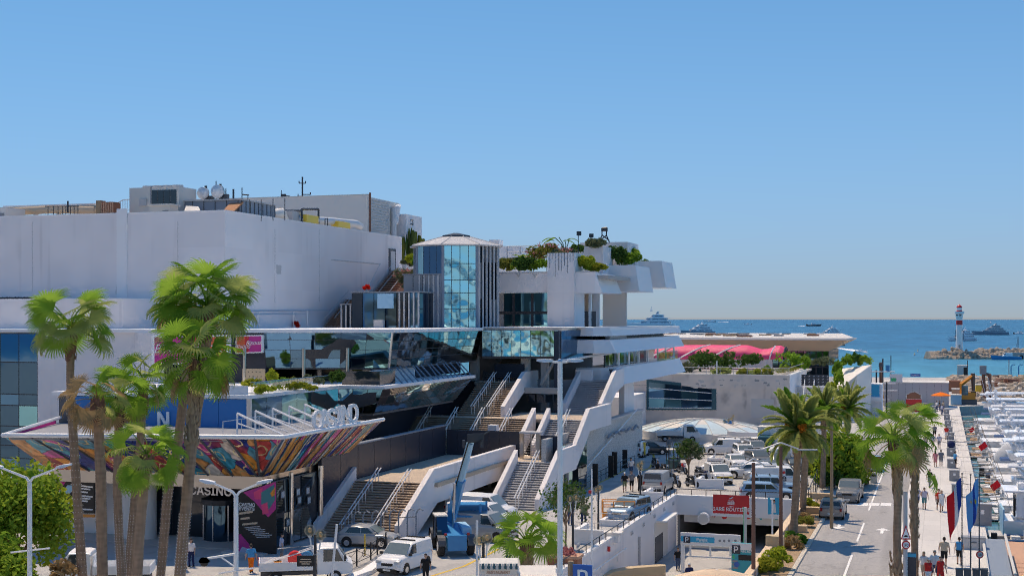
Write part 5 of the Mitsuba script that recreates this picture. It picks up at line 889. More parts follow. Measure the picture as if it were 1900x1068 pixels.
# scaffold-like row of tall dark posts with outrigger arms, left of the grey hall
k = thing('mast_row', 'cluster of tall dark floodlight posts with white cross arms left of the grey hall', 'post')
for px, yt, yb in ((1616, 685, 762), (1626, 686, 756), (1634, 672, 750), (1638, 665, 752), (1645, 708, 770)):
    p = gp(px, yb); h = (yb - yt) / (yb - HY) * 15.5; part(k, 'post', tube([(p[0], p[1], 0), (p[0], p[1], h)], .14 if px != 1634 else .28, 6), 'metal_dark' if px != 1634 else 'brown_rust')
for (a, b, y) in ((1615, 1660, 689), (1615, 1665, 724), (1615, 1650, 741), (1636, 1662, 711)): part(k, 'arm', tube([dp(a, y, 236), dp(b, y, 236)], .1, 5), 'white_paint')
part(k, 'orange_box', bc(dp(1637, 736, 236), (.5, .4, .6)), 'orange_paint'); part(k, 'junction_box', bc(dp(1635, 677, 236), (.8, .5, .6)), 'grey_dark'); part(k, 'blue_frame', bc(dp(1647, 683, 236), (.7, .1, 1.1)), 'blue_paint')

# ---- breakwater and lighthouse
k = thing('breakwater', 'breakwater of large pale boulders reaching into the sea under the lighthouse', 'breakwater')
bd = 585.0; x0, x1 = dp(1721, 660, bd), dp(2060, 660, bd); nrm = FWD
part(k, 'core', loft([[x0 * [1, 1, 0] + s * nrm * 7 * f + RGT * (0 if f else 0) + [0, 0, z] for s, f, z in ((-1, 1, SEA - 1), (1, 1, SEA - 1), (1, .3, 1.6), (-1, .3, 1.6))], [x1 * [1, 1, 0] + s * nrm * 7 * f + [0, 0, z] for s, f, z in ((-1, 1, SEA - 1), (1, 1, SEA - 1), (1, .3, 1.6), (-1, .3, 1.6))]]), 'rockm')
protos = [mikit.ply(rock(1.0, 900 + i), 'm_rockm') for i in range(10)]
for i in range(290):
    px = 1719 + (1905 - 1719) * R.random() ** .9; row = R.random(); hgt = SEA + row * 3.6 * min(1, (px - 1712) / 40); back = -6.5 + row * 5.5
    p = dp(px, 660, bd) + FWD * back; p[2] = hgt + R.uniform(-.2, .3); s = R.uniform(.75, 1.65); a = R.random() * 6
    kk = key_of(k + '__boulder'); scene[kk] = dict(protos[i % 10], to_world=T4().translate(p.tolist()).rotate([0, 0, 1], math.degrees(a)).rotate([1, 0, 0], R.uniform(0, 360)).scale(s))
p0, p1 = dp(1864, 659, bd - 5), dp(2000, 652, bd - 5); part(k, 'quay', bx(p0[0], p1[0] + 10, p0[1], p0[1] + 6, SEA - 1, 1.2), 'concrete')
k = thing('lighthouse', 'white lighthouse with red bands and a red lantern dome on the breakwater', 'lighthouse'); lc = dp(1780, 649, bd + 1); pxm = bd / FPX
lz = lambda py: 15.5 - (py - HY) * pxm
def lprof(pts): return [[r * pxm, lz(y)] for r, y in pts]
for nm, pts, mt in (('tower', [(6.4, 652), (6.2, 640), (5.6, 602.5)], 'white_paint'), ('red_band', [(5.75, 602.5), (5.75, 594)], 'red_paint'), ('shaft', [(5.6, 594), (5.6, 592), (6.6, 586), (6.6, 583)], 'white_paint'), ('gallery', [(6.6, 583.2), (8.8, 581), (8.8, 577.5), (0.1, 577.5)], 'white_matt'), ('lantern_base', [(5.0, 577.5), (5.0, 575.3), (.1, 575.3)], 'red_paint'), ('lantern', [(4.4, 575.3), (4.4, 570.5)], 'white_paint'), ('dome', [(5.1, 570.5), (4.9, 569.2), (3.4, 566.8), (1.2, 565.4), (.6, 564.4), (.1, 563.6)], 'red_paint')):
    part(k, nm, lathe(lprof(pts), 20, (lc[0], lc[1], 0)), mt, 35)
for px in (1775.5, 1782): p = dp(px, 584.6, bd - 1.2); part(k, 'slot', bc(p, (.9, .5, .5), -YAW * 0), 'metal_dark')
p = dp(1780.5, 642, bd - 1.6); part(k, 'emblem', text_on('E', 1.2, p, RGT, (0, 0, 1), depth=.2), 'grey_dark')
for s in (-1, 1): part(k, 'ladder_hoop', tube([dp(1780 + s * 6.5, 612, bd), dp(1780 + s * 7.6, 614, bd), dp(1780 + s * 7.6, 628, bd), dp(1780 + s * 6.5, 630, bd)], .15, 4), 'grey_dark')
solo('moored_sailboat_mast', 'thin grey sailing mast behind the breakwater at the right edge', 'mast', cat([tube([dp(1889, 657, 600), dp(1889, 624, 600)], .15, 5), tube([dp(1889, 626, 600), dp(1883, 657, 600)], .05, 4)]), 'grey_dark')
for i, (px, py) in enumerate(((1703, 651), (1697, 657))): p = gp(px, py + 2, SEA); kk = thing('buoy', ['yellow-white buoy farther out in the harbour mouth', 'yellow-white buoy nearer in the harbour mouth'][i], 'buoy'); part(kk, 'float', ball(p + [0, 0, .3], .5, 8), 'white_paint', True); part(kk, 'top', lathe([[.3, .6], [.02, 1.4]], 8, p), 'yellow_paint')
# wakes
def wake(pts, label): k = struct('wake', sheet(Polygon([gp(x, y, SEA)[:2] for x, y in pts]), SEA + .06), 'white_matt', label)
wake([(1546, 645), (1560, 645.5), (1588, 648.5), (1600, 651.5), (1612, 654.5), (1586, 652), (1572, 649.5), (1560, 647.5)], 'curving white wake behind the speedboat near the shore'); wake([(1478, 604.8), (1494, 604.4), (1494, 605.4)], 'short white wake behind the middle distant motorboat'); wake([(1329, 597.2), (1352, 597.0), (1352, 597.6)], 'thin white wake behind the farthest motorboat')
# ================================================================== vegetation
def leaf_cards(pts, size, g, up=.35, elong=1.7):
    n = len(pts); d = g.normal(size=(n, 3)); d[:, 2] += up; d /= np.linalg.norm(d, axis=1, keepdims=True)
    t = np.cross(d, g.normal(size=(n, 3))); t /= np.linalg.norm(t, axis=1, keepdims=True) + 1e-9; b = np.cross(d, t)
    s = size * g.uniform(.6, 1.35, (n, 1)); a = t * s * elong / 2; w = b * s / 2
    v = np.stack([pts - a, pts + w * .9 + d * s * .12, pts + a, pts - w * .9 + d * s * .12], 1).reshape(-1, 3); k = np.arange(n)[:, None] * 4
    return tm(v, np.vstack([k + [0, 1, 2], k + [0, 2, 3]]))
def cloud(c, rad, n, size, seed, clumps=12, shell=.55, flat_bottom=True):
    """leaf clumps filling an ellipsoid unevenly"""
    g = np.random.default_rng(seed); rad = np.asarray(rad, float) * np.ones(3)
    cd = g.normal(size=(clumps, 3)); cd /= np.linalg.norm(cd, axis=1, keepdims=True); cd *= g.uniform(shell, .92, (clumps, 1))
    if flat_bottom: cd[:, 2] = np.where(cd[:, 2] < -.35, -cd[:, 2] * .6, cd[:, 2])
    idx = g.integers(0, clumps, n); r = g.uniform(.28, .5, clumps)[idx][:, None]
    p = g.normal(size=(n, 3)); p /= np.linalg.norm(p, axis=1, keepdims=True); p *= g.uniform(.55, 1, (n, 1)) ** .5 * r
    P_ = (cd[idx] + p) * rad + np.asarray(c)
    return leaf_cards(P_, size, g)
def bush(name, label, c, rad, mat, n=500, size=.22, seed=0, cat_='bush', clumps=9, extra=None):
    k = thing(name, label, cat_); part(k, 'foliage', cloud(c, rad, n, size, seed, clumps), mat)
    if extra: part(k, 'flowers', cloud(np.asarray(c) + [0, 0, np.max(np.atleast_1d(rad)[-1:]) * .25], np.asarray(rad) * 1.03, n // 4, size * .8, seed + 1, clumps), extra, kind='stuff')
    return k
def tree(name, label, base, h, crown_r, mats, n, size, seed, trunk_r=.12, cat_='tree'):
    k = thing(name, label, cat_); base = np.asarray(base, float); g = np.random.default_rng(seed); cc = base + [0, 0, h]
    part(k, 'trunk', tube([base, base + [.05, .02, h * .5], cc + [0, 0, -crown_r[2] * .2]], [trunk_r, trunk_r * .8, trunk_r * .5], 8), 'bark', True)
    for i in range(6):
        a = i * 1.05 + g.uniform(-.2, .2); e = cc + np.array([math.cos(a) * crown_r[0] * .65, math.sin(a) * crown_r[1] * .65, g.uniform(-.2, .5) * crown_r[2]])
        part(k, 'limb', tube([base + [0, 0, h * .55], (base + [0, 0, h * .7] + e) / 2, e], [trunk_r * .6, trunk_r * .4, trunk_r * .15], 5), 'bark')
    for i, m in enumerate(mats): part(k, 'foliage', cloud(cc, crown_r, n // len(mats), size, seed + 10 + i * 0 + i, 26), m)
    return k
# ---- fan palms
def fan_blade(R_, seed, droop):
    g = np.random.default_rng(seed); n = 26; V, F = [], []
    hub = np.array([0, 0, 0.0]); an = np.linspace(-1.95, 1.95, n + 1)
    for i in range(n):
        a = (an[i] + an[i + 1]) / 2; da = (an[1] - an[0]) / 2; L = R_ * (1.0 - .2 * (abs(a) / 2) ** 2) * g.uniform(.88, 1.08); hangs = g.uniform(.6, 1.3); q = np.zeros(3); pit = .16 + .06 * math.cos(a); ps = []
        for t in (0, .3, .55, .7, .82, .92, 1.0, 1.12):
            if ps: st = L * (t - ps[-1][0]); q = q + np.array([math.cos(a) * math.cos(pit), math.sin(a) * math.cos(pit), math.sin(pit)]) * st
            ps.append((t, q, da * L * t * (1.0 if t < .55 else max(.05, 1.0 - (t - .55) * 1.6)) if t else .004)); pit = .2 + .06 * math.cos(a) - .35 * t - (droop * 2.6 * hangs * (t - .5) ** 1.2 if t > .5 else 0); pit = max(pit, -1.5)
        b = len(V); s_ = np.array([-math.sin(a), math.cos(a), 0])
        for t, q, w in ps: V += [q - s_ * w - [0, 0, w * .35], q + [0, 0, w * .35], q + s_ * w - [0, 0, w * .35]]
        for j in range(7):
            for s in (0, 1): k = b + j * 3 + s; F += [[k, k + 1, k + 4], [k, k + 4, k + 3]]
    return np.array(V), F
def frond_mesh(Lp, R_, elev, seed, droop):
    """petiole leaving the crown along +x at the given elevation, then the fan, sagging under its weight"""
    V, F = fan_blade(R_, seed, droop); e1 = elev - .35
    p = [np.zeros(3), np.array([math.cos(elev), 0, math.sin(elev)]) * Lp * .5, np.array([math.cos(elev), 0, math.sin(elev)]) * Lp * .5 + np.array([math.cos(e1), 0, math.sin(e1)]) * Lp * .5]
    tilt = elev - .75; c, s = math.cos(tilt), math.sin(tilt); Vr = V @ np.array([[c, 0, s], [0, 1, 0], [-s, 0, c]]) + p[2]
    pet = tube(p, [.035, .025, .018], 4)
    return cat([tm(Vr, F), pet])
ELEV = [1.3, .9, .5, .15, -.25, -.65]
FR = {(ei, v): mikit.ply(frond_mesh(1.1, .84, e, ei * 7 + v, .45 + .35 * (ei >= 2)), 'm_leaf_fan') for ei, e in enumerate(ELEV) for v in range(2)}
def FRM(ei, v, mat): return dict(FR[(ei, v)], bsdf={'type': 'ref', 'id': 'm_' + mat})
def interp_path(pts, n):
    pts = np.asarray(pts, float); t = np.linspace(0, 1, len(pts)); s = np.linspace(0, 1, n)
    return np.stack([np.interp(s, t, pts[:, i]) for i in range(3)], 1)
BOOT = None
def boots(path, r, n, seed, size=.3):
    g = np.random.default_rng(seed); out = []
    for i in range(n):
        t = g.uniform(0, 1) * (len(path) - 1); j = min(int(t), len(path) - 2); p = path[j] + (path[j + 1] - path[j]) * (t - j); a = i * 2.4 + g.uniform(-.3, .3)
        o = np.array([math.cos(a), math.sin(a), 0]); s = np.array([-o[1], o[0], 0]); w = size * g.uniform(.25, .45); L = size * g.uniform(.7, 1.3); out_ = r * .9
        b0 = p + o * out_; tip = p + o * (out_ + size * g.uniform(.15, .5)) + np.array([0, 0, L])
        out.append(tm([b0 - s * w, b0 + s * w, b0 + o * .07 + [0, 0, -L * .25], tip], [[0, 2, 3], [2, 1, 3], [0, 3, 1], [0, 1, 2]]))
    return cat(out)
def fan_palm(label, path, r0, r1, crown_r, n, seed, boot=None, lights=None, mats=('leaf_fan', 'leaf_fan_b', 'leaf_fan_c'), dry=2, elo=0, ehi=6, smooth_from=None, dropn=0, trunk_mat='bark'):
    k = thing('fan_palm', label, 'palm tree', 'fan palms'); g = np.random.default_rng(seed); path = np.asarray(path, float)
    pp = interp_path(path, 24); rr = np.interp(np.linspace(0, 1, 24), [0, 1], [r0, r1]); part(k, 'trunk', tube(pp, rr * g.uniform(.96, 1.05, 24), 10), trunk_mat, True)
    top = pp[-1]
    part(k, 'leaf_bases', boots(interp_path(pp[-4:], 6), r1 * 1.2, 46, seed, .32), 'brown_rust', kind='stuff')
    if boot: i0, i1 = int(boot[0] * 23), int(boot[1] * 23); part(k, 'boots', boots(pp[i0:i1 + 1], r1 * 1.15, boot[2], seed + 1, .28), 'wood', kind='stuff')
    for i in range(n):
        f = i / max(1, n - 1); ei = min(5, elo + int(f ** .85 * (ehi - elo) * .999)); a = i * 2.39996 + g.uniform(-.25, .25); s = crown_r / 1.85 * g.uniform(.86, 1.1)
        m = mats[g.integers(0, len(mats))]
        if i >= n - dry and ei >= 3: m = 'leaf_dry'
        d = FRM(ei, int(g.integers(0, 2)), m); d['to_world'] = T4().translate((top + [0, 0, .12 * (5 - ei) * .4]).tolist()).rotate([0, 0, 1], math.degrees(a)).rotate([1, 0, 0], float(g.uniform(-50, 50))).scale(s)
        scene[key_of(k + '__frond')] = d
    if lights:
        ms = []
        i0, i1 = int(lights[0] * 23), int(lights[1] * 23)
        for a in np.linspace(-2.7, .3, 6):
            for t in np.linspace(i0, i1, 40):
                j = min(int(t), 22); p = pp[j] + (pp[j + 1] - pp[j]) * (t - j); q = p + np.array([math.cos(a), math.sin(a), 0]) * (rr[j] + .025)
                ms.append(bc(q, (.022, .022, .03)))
        part(k, 'string_lights', cat(ms), 'white_paint', kind='stuff')
    return k
def trunk_path(pts, d):
    """trunk through picture columns at one distance, down to the ground"""
    P_ = [dp(x, y, d) for x, y in pts]; a, b = P_[-2], P_[-1]
    t = b[2] / max(.1, (a[2] - b[2])); e = b + (b - a) * t; e[2] = 0.0
    return np.array([e] + P_[::-1])
fan_palm('tallest slim fan palm at the left with a round open crown above the white wall', trunk_path([(132, 612), (130, 700), (133, 760), (143, 920), (153, 1068)], 66), .25, .19, 2.3, 26, 1, lights=(.05, .72), dry=1, ehi=5)
fan_palm('tall fan palm with the highest crown of the thick clump, standing behind its partner', trunk_path([(384, 575), (381, 650), (374, 715), (358, 800), (346, 930), (335, 1068)], 62), .23, .22, 2.5, 34, 2, boot=(.78, .98, 50), dry=0, ehi=5)
fan_palm('fan palm whose crown merges left of the highest crown in the clump', trunk_path([(352, 570), (350, 650), (340, 740), (328, 840), (312, 905), (298, 1068)], 63), .22, .2, 2.0, 22, 3, ehi=5, lights=(.03, .38), dry=2)
fan_palm('fan palm with a shaggy booted upper trunk and hanging fronds below the highest crown', trunk_path([(368, 668), (362, 730), (357, 800), (352, 870), (343, 960), (333, 1068)], 58), .23, .24, 2.2, 26, 4, boot=(.62, .98, 170), lights=(.02, .36), dry=2)
fan_palm('fan palm with a plain thick brown trunk and a wind-torn yellowing crown', trunk_path([(180, 745), (183, 800), (187, 880), (188, 960), (190, 1068)], 60), .26, .22, 1.7, 15, 5, dry=3, mats=('leaf_fan_c', 'leaf_fan', 'leaf_dry'), ehi=6)
fan_palm('fan palm with string lights right of the plain brown trunk, crown full of dry tips', trunk_path([(222, 742), (219, 820), (217, 900), (221, 990), (226, 1068)], 64), .22, .19, 1.75, 20, 6, lights=(.02, .48), dry=2)
fan_palm('fan palm leaning left with a dark lit trunk behind the low crown', trunk_path([(266, 712), (262, 800), (252, 900), (244, 990), (238, 1068)], 67), .22, .19, 1.75, 18, 7, lights=(.02, .5), dry=2)
fan_palm('lowest fan palm of the left clump with big hanging leaves over a smooth orange trunk', trunk_path([(272, 852), (268, 885), (264, 930), (258, 1000), (254, 1068)], 56), .24, .2, 1.8, 20, 8, boot=(.8, .99, 30), dry=0)
fan_palm('fan palm nearest the road on the right with a thick booted trunk and drooping crown', trunk_path([(1656, 818), (1664, 860), (1666, 930), (1664, 990), (1666, 1068)], 77), .24, .22, 2.3, 24, 9, boot=(.62, .98, 190), dry=2)
fan_palm('fan palm right behind the roadside one, with one long frond hanging by its trunk', trunk_path([(1692, 800), (1698, 850), (1696, 930), (1697, 1000), (1698, 1068)], 80), .22, .2, 2.0, 20, 10, boot=(.42, .98, 170), dry=1)
g = np.random.default_rng(4)
d = FRM(5, 0, 'leaf_fan_b'); d['to_world'] = T4().translate(dp(1700, 852, 79.6).tolist()).rotate([0, 0, 1], 15).scale(1.25); scene[key_of('fan_palm_009__frond')] = d
part('fan_palm_008', 'boots', boots(interp_path([dp(1666, 1075, 77), dp(1665, 1020, 77)], 5), .42, 60, 33, .3), 'wood', kind='stuff')
fan_palm('small young fan palm with upright fronds in the middle foreground by the kiosk', trunk_path([(977, 1012), (978, 1045), (979, 1068)], 63), .26, .24, 1.9, 20, 11, boot=(.3, .98, 120), dry=0, ehi=4, mats=('leaf_fan', 'leaf_b', 'leaf_fan_b'))
# ---- date palms
def pinnate(L, arch, seed):
    g = np.random.default_rng(seed); ts = np.linspace(0, 1, 15); P_ = []; e = arch[0]; p = np.zeros(3); P_.append(p)
    for t in ts[1:]: e = arch[0] + (arch[1] - arch[0]) * t ** 1.2; p = p + np.array([math.cos(e), 0, math.sin(e)]) * L / 14; P_.append(p)
    P_ = np.array(P_); ms = [tube(P_, np.linspace(.035, .006, 15), 4)]; V, F = [], []
    for i in np.linspace(1.2, 13.9, 52):
        j = int(i); q = P_[j] + (P_[min(14, j + 1)] - P_[j]) * (i - j); tg = P_[min(14, j + 1)] - P_[j]; tg = tg / np.linalg.norm(tg); w = L * .19 * math.sin(math.pi * min(1, (i + 1.2) / 15.4)) ** .6
        for s in (-1, 1):
            dr = tg * .65 + np.array([0, s * .8, 0]) + np.array([-tg[2], 0, tg[0]]) * g.uniform(.1, .45); dr /= np.linalg.norm(dr); tip = q + dr * w * g.uniform(.85, 1.1) + [0, 0, -w * .22]; k = len(V)
            V += [q - tg * .03, q + tg * .03, (q + tip) / 2 + tg * .028 + [0, 0, w * .05], tip, (q + tip) / 2 - tg * .028 + [0, 0, w * .05]]; F += [[k, k + 1, k + 2], [k, k + 2, k + 4], [k + 4, k + 2, k + 3]]
    return cat(ms + [tm(V, F)])
DP = [mikit.ply(pinnate(1.0, a, 50 + i), 'm_leaf_date') for i, a in enumerate([(1.5, 1.2), (1.4, .7), (1.15, .1), (.85, -.35), (.5, -.8), (.15, -1.15), (-.3, -1.35)])]
def date_palm(label, base, top, r, L, n, seed, fruit=2):
    k = thing('date_palm', label, 'palm tree'); g = np.random.default_rng(seed); base, top = np.asarray(base, float), np.asarray(top, float)
    pp = interp_path([base, (base + top) / 2 + [.05, 0, 0], top], 14); part(k, 'trunk', tube(pp, np.interp(np.arange(14), [0, 2, 11, 13], [r * 1.25, r, r * .92, r * 1.15]) * g.uniform(.97, 1.04, 14), 10), 'bark', True); part(k, 'leaf_bases', boots(pp[-4:], r * 1.1, 60, seed, .35), 'wood', kind='stuff')
    for i in range(n):
        f = i / (n - 1); c = min(6, int(f * 6.9)); a = i * 2.39996 + g.uniform(-.2, .2); d = dict(DP[c]); d['to_world'] = T4().translate(top.tolist()).rotate([0, 0, 1], math.degrees(a)).rotate([1, 0, 0], float(g.uniform(-25, 25))).scale(L * float(g.uniform(.85, 1.1)))
        if g.random() < .3: d['bsdf'] = {'type': 'ref', 'id': 'm_leaf_fan'}
        scene[key_of(k + '__frond')] = d
    for i in range(fruit): a = [2.6, -.9, 1.0][i]; c = top + np.array([math.cos(a) * .7, math.sin(a) * .7 - .3, .25]); part(k, 'fruit_stalk', cloud(c, (.42, .42, .5), 260, .1, seed + i, 5), 'fruit_orange')
def gtop(px, py, base): d = (np.asarray(base) - EYE) @ FWD; return dp(px, py, d)
b = gp(1472, 993, .3); date_palm('large date palm with orange fruit clusters nearest the car park ramp', b, gtop(1481, 800, b), .27, 3.1, 46, 1)
b = gp(1489, 950, .3); solo_k = thing('date_palm', 'bare-looking date palm trunk close behind the large date palm', 'palm tree'); t = gtop(1497, 800, b); part(solo_k, 'trunk', tube(interp_path([b, t], 10), .27, 10), 'bark', True)
for i in range(16): a = i * 2.4; d = dict(DP[min(6, i // 2)]); d['to_world'] = T4().translate(t.tolist()).rotate([0, 0, 1], math.degrees(a)).scale(2.6); scene[key_of(solo_k + '__frond')] = d
b = gp(1526, 905, .2); date_palm('date palm with a straight dark trunk in front of the round ficus', b, gtop(1529, 765, b), .25, 2.7, 36, 3, 1)
b = gp(1568, 850, .2); date_palm('date palm farthest from the viewer, beyond the round ficus', b, gtop(1574, 762, b), .26, 3.2, 38, 4, 1)
# round ficus and its trailing leaves
k = thing('ficus_tree', 'big round bright green ficus beside the road, behind the parked pickup', 'tree'); b = gp(1556, 905)
for i, m in enumerate(('leaf_a', 'leaf_b', 'leaf_lime', 'leaf_c')): part(k, 'foliage', cloud(b + [.2, 2.0, 2.3], (2.5, 3.2, 2.5), [2000, 2400, 2300, 1000][i], .30, 70 + i, 34, .45, False), m)
part(k, 'trunk', tube([b + [0, 2, 0], b + [0, 2, 2]], .25, 8), 'bark'); part(k, 'dead_fronds', cloud(b + [-.2, -.8, 1.6], (.35, .3, 1.3), 160, .3, 77, 6), 'leaf_dry', label='hanging dead tan leaves')
for i, (px, py) in enumerate(((1512, 868), (1524, 880), (1543, 893))): bush('yucca', f'spiky dark green yucca {["left of","between trunks under","in front of"][i]} the round ficus', gp(px, py + 15) + [0, 0, .8], (.8, .8, .9), 'leaf_c', 260, .5, 80 + i)
# big bright tree at the lower left
tree('broadleaf_tree', 'bright yellow-green broadleaf tree cut by the left edge of the picture', (dp(34, 1068, 71) * [1, 1, 0]), 4.6, (2.7, 2.3, 3.0), ('leaf_b', 'leaf_lime', 'leaf_a', 'leaf_b'), 9000, .21, 90, .14)
tree('broadleaf_tree', 'second broadleaf crown lower at the very left edge', (dp(-20, 1068, 66) * [1, 1, 0]), 2.6, (2.0, 2.0, 2.2), ('leaf_b', 'leaf_lime', 'leaf_a'), 5000, .2, 91, .12)
bush('shrub', 'tan dry shrub at the foot of the light-strung palms', dp(122, 1062, 66) + [0, 0, 0], (.7, .7, .6), 'leaf_dry', 300, .18, 92)
# olive trees
b = gp(1277, 893); tree('olive_tree', 'silvery olive tree beside the motorcycles', b, 2.75, (1.25, 1.2, 1.15), ('leaf_olive', 'leaf_olive', 'leaf_c'), 3400, .15, 93, .1)
b = gp(1049, 1018); tree('olive_tree', 'sparse olive tree behind the tall lamp pole', b, 2.9, (1.7, 1.3, 1.7), ('leaf_olive', 'leaf_c'), 1300, .14, 94, .08)
b = gp(840, 1035); 
# shrubs in the tan planter along the road
for i, (px, py, r, m, lab) in enumerate([(1440, 1055, 1.0, 'leaf_lime', 'bright lime-green shrub at the near end of the planter'), (1422, 1062, .8, 'leaf_y', 'yellow-green shrub at the corner of the planter'), (1468, 1018, .75, 'leaf_dry', 'tan dry shrub beside the stone piers'), (1473, 1008, .7, 'leaf_a', 'green shrub between the stone piers'), (1492, 978, .85, 'grass_m', 'yellowish dry shrub beneath the large date palm'), (1497, 970, .7, 'leaf_dry', 'tan dry shrub under the second palm trunk'), (1508, 945, .7, 'leaf_y', 'yellow-green shrub near the grey hatchback'), (1600, 898, .6, 'leaf_dry', 'rust-coloured dry shrub by the road bend')]): bush('shrub', lab, gp(px, py, .15) + [0, .4, r * .4], (r, r * 1.2, r * .75), m, 620, .17, 110 + i)
# ---- roof gardens
def rb(px0, px1, yt, yb, Y, mat, label, name='hedge', size=.24, n=950, flowers=None, seed=0, dep=1.2):
    a, b = yp(px0, yb, Y), yp(px1, yt, Y); c = (a + b) / 2; c[1] += dep * .6
    return bush(name, label, c, ((b[0] - a[0]) / 2 * 1.12, dep * .7, max(.3, (b[2] - a[2]) / 2 * 1.2)), mat, n, size, 200 + seed, name.replace('_', ' '), 14, flowers)
FYT = 142.7
for i, a in enumerate([(946, 990, 478, 504, FYT + .8, 'leaf_c', 'dense dark hedge at the left of the terrace parapet'), (955, 1020, 481, 504, FYT + 1, 'leaf_a', 'clipped green hedge along the terrace parapet'), (918, 952, 482, 504, FYT + 3, 'grass_m', 'pale dry bush at the left end of the terrace'), (935, 960, 480, 492, FYT + 5, 'leaf_olive', 'grey-green bush behind the terrace hedge'), (976, 1040, 455, 488, FYT + 4.5, 'grass_m', 'rounded flowering bush left of the stained pillar')]): rb(*a, seed=i, flowers='leaf_pink' if i == 4 else None)
for i, a in enumerate([(1066, 1102, 474, 505, FYT + .8, 'leaf_lime', 'yellow-green flowering bush right of the stained pillar'), (1085, 1122, 488, 506, FYT + 2, 'leaf_y', 'yellow shrub above the bright parapet'), (1122, 1158, 458, 494, 155, 'leaf_c', 'dark bush on the middle overhanging terrace'), (1146, 1184, 468, 494, 155.4, 'leaf_a', 'green bush beside the dark terrace bush'), (1166, 1181, 464, 482, 160, 'leaf_b', 'bright bush at the back of the overhanging terrace'), (1084, 1116, 442, 460, 150.5, 'leaf_olive', 'bush on the roof in front of the stair block'), (1060, 1078, 455, 468, 146, 'leaf_c', 'small dark bush behind the pillar top')]): rb(*a, seed=10 + i)
rb(1180, 1204, 483, 489, 165, 'leaf_c', 'thin strip of greenery on the farthest parapet', 'ground_cover', seed=20, n=200)
k = bush('pillar_flowers', 'pink flowering plants spilling over the top of the stained pillar', (-39.6, FYT + 1.2, 22.95), (1.5, 1.0, .35), 'leaf_olive', 400, .18, 230, 'plant', 10, 'leaf_pink')
def big_leaf(L, W, seed):
    ts = np.linspace(0, 1, 6); V = []
    for t in ts: w = W * math.sin(math.pi * min(1, t * .9 + .08)) ** .8; z = .5 * t - .7 * t * t; V += [[L * t, -w, L * (z - .06)], [L * t, 0, L * z], [L * t, w, L * (z - .06)]]
    F = []
    for j in range(5):
        for s in (0, 1): q = j * 3 + s; F += [[q, q + 1, q + 4], [q, q + 4, q + 3]]
    return tm(V, F)
k = thing('banana_plant', 'tall bare-stemmed plant with big paddle leaves on top of the stained pillar', 'plant'); base = np.array([-39.6, FYT + 1.2, 22.8])
for i, (px, py) in enumerate(((1030, 437), (1037, 436), (1056, 438), (1033, 440), (1048, 441))):
    t = yp(px, py + 4, FYT + 1.2); part(k, 'stem', tube([base, (base + t) / 2 + [.1, 0, .2], t], .05, 5), 'leaf_c'); part(k, 'leaf', mv(big_leaf(1.3, .28, i), t - [.3 if px < 1040 else .2, 0, .1], [3.0, 2.6, .1, 2.9, .5][i], 0, 0), 'leaf_a')
for i, (px, py) in enumerate(((968, 476), (971, 482))): k = thing('banana_plant', ['paddle-leaved plant beside the terrace railing', 'small paddle-leaved plant in the terrace hedge'][i], 'plant'); base = yp(px, py + 8, FYT + 2); [part(k, 'leaf', mv(big_leaf(1.2, .22, j), base + [0, 0, .3], j * 1.3, 0, -.5), 'leaf_a') for j in range(5)]
# cactus clump behind the stage tower and plants by the upper stairs
k = thing('cactus_clump', 'tall clump of many-armed cactus rising behind the stage tower', 'cactus'); g = np.random.default_rng(8)
for i in range(46): px = g.uniform(741, 790); yt = 415 + abs(px - 757) * .9 * (1 if px > 757 else 1.6) + g.uniform(0, 14); Yc = 158 + g.uniform(0, 4); a, b = yp(px, 482, Yc), yp(px + g.uniform(-3, 3), yt, Yc); part(k, 'arm', tube([a, (a + b) / 2 + [g.uniform(-.2, .2), 0, 0], b], [.2, .3, .16], 6), ['cactus_m', 'grass_m', 'leaf_c'][i % 3], True)
solo('steel_bracket', 'thin dark bracket frame above the cactus clump', 'frame', cat([tube([yp(x0, y0, 160), yp(x1, y1, 160)], .06, 4) for x0, y0, x1, y1 in ((745, 410, 766, 408), (745, 415, 766, 416), (745, 410, 745, 422), (766, 408, 766, 418), (755, 409, 755, 416))]), 'metal_dark')
rb(754, 800, 469, 490, 141, 'leaf_lime', 'lime-green bush left of the glass tower', 'bush', seed=30); rb(740, 762, 478, 494, 146, 'leaf_olive', 'grey-green bush left of the lime bush', 'bush', seed=31); rb(762, 775, 478, 500, 140, 'leaf_a', 'green tuft under the lime bush', 'bush', seed=32)
rb(726, 772, 500, 540, 136, 'leaf_olive', 'pink oleander beside the upper terracotta steps', 'oleander', seed=33, n=900, flowers='leaf_pink', dep=2.2)
for i, (px, py, Y) in enumerate(((680, 536, 128), (551, 602, 112))): p = yp(px, py, Y) if i == 0 else xp(px, py, AX + .5); solo('red_flowers', ['red flowering pot at the edge of the stepped glass hall', 'red round lantern on the white auditorium wall'][i], ['flowers', 'lantern'][i], cloud(p, (.45, .4, .4), 120, .2, 240 + i, 6), 'petal_red')
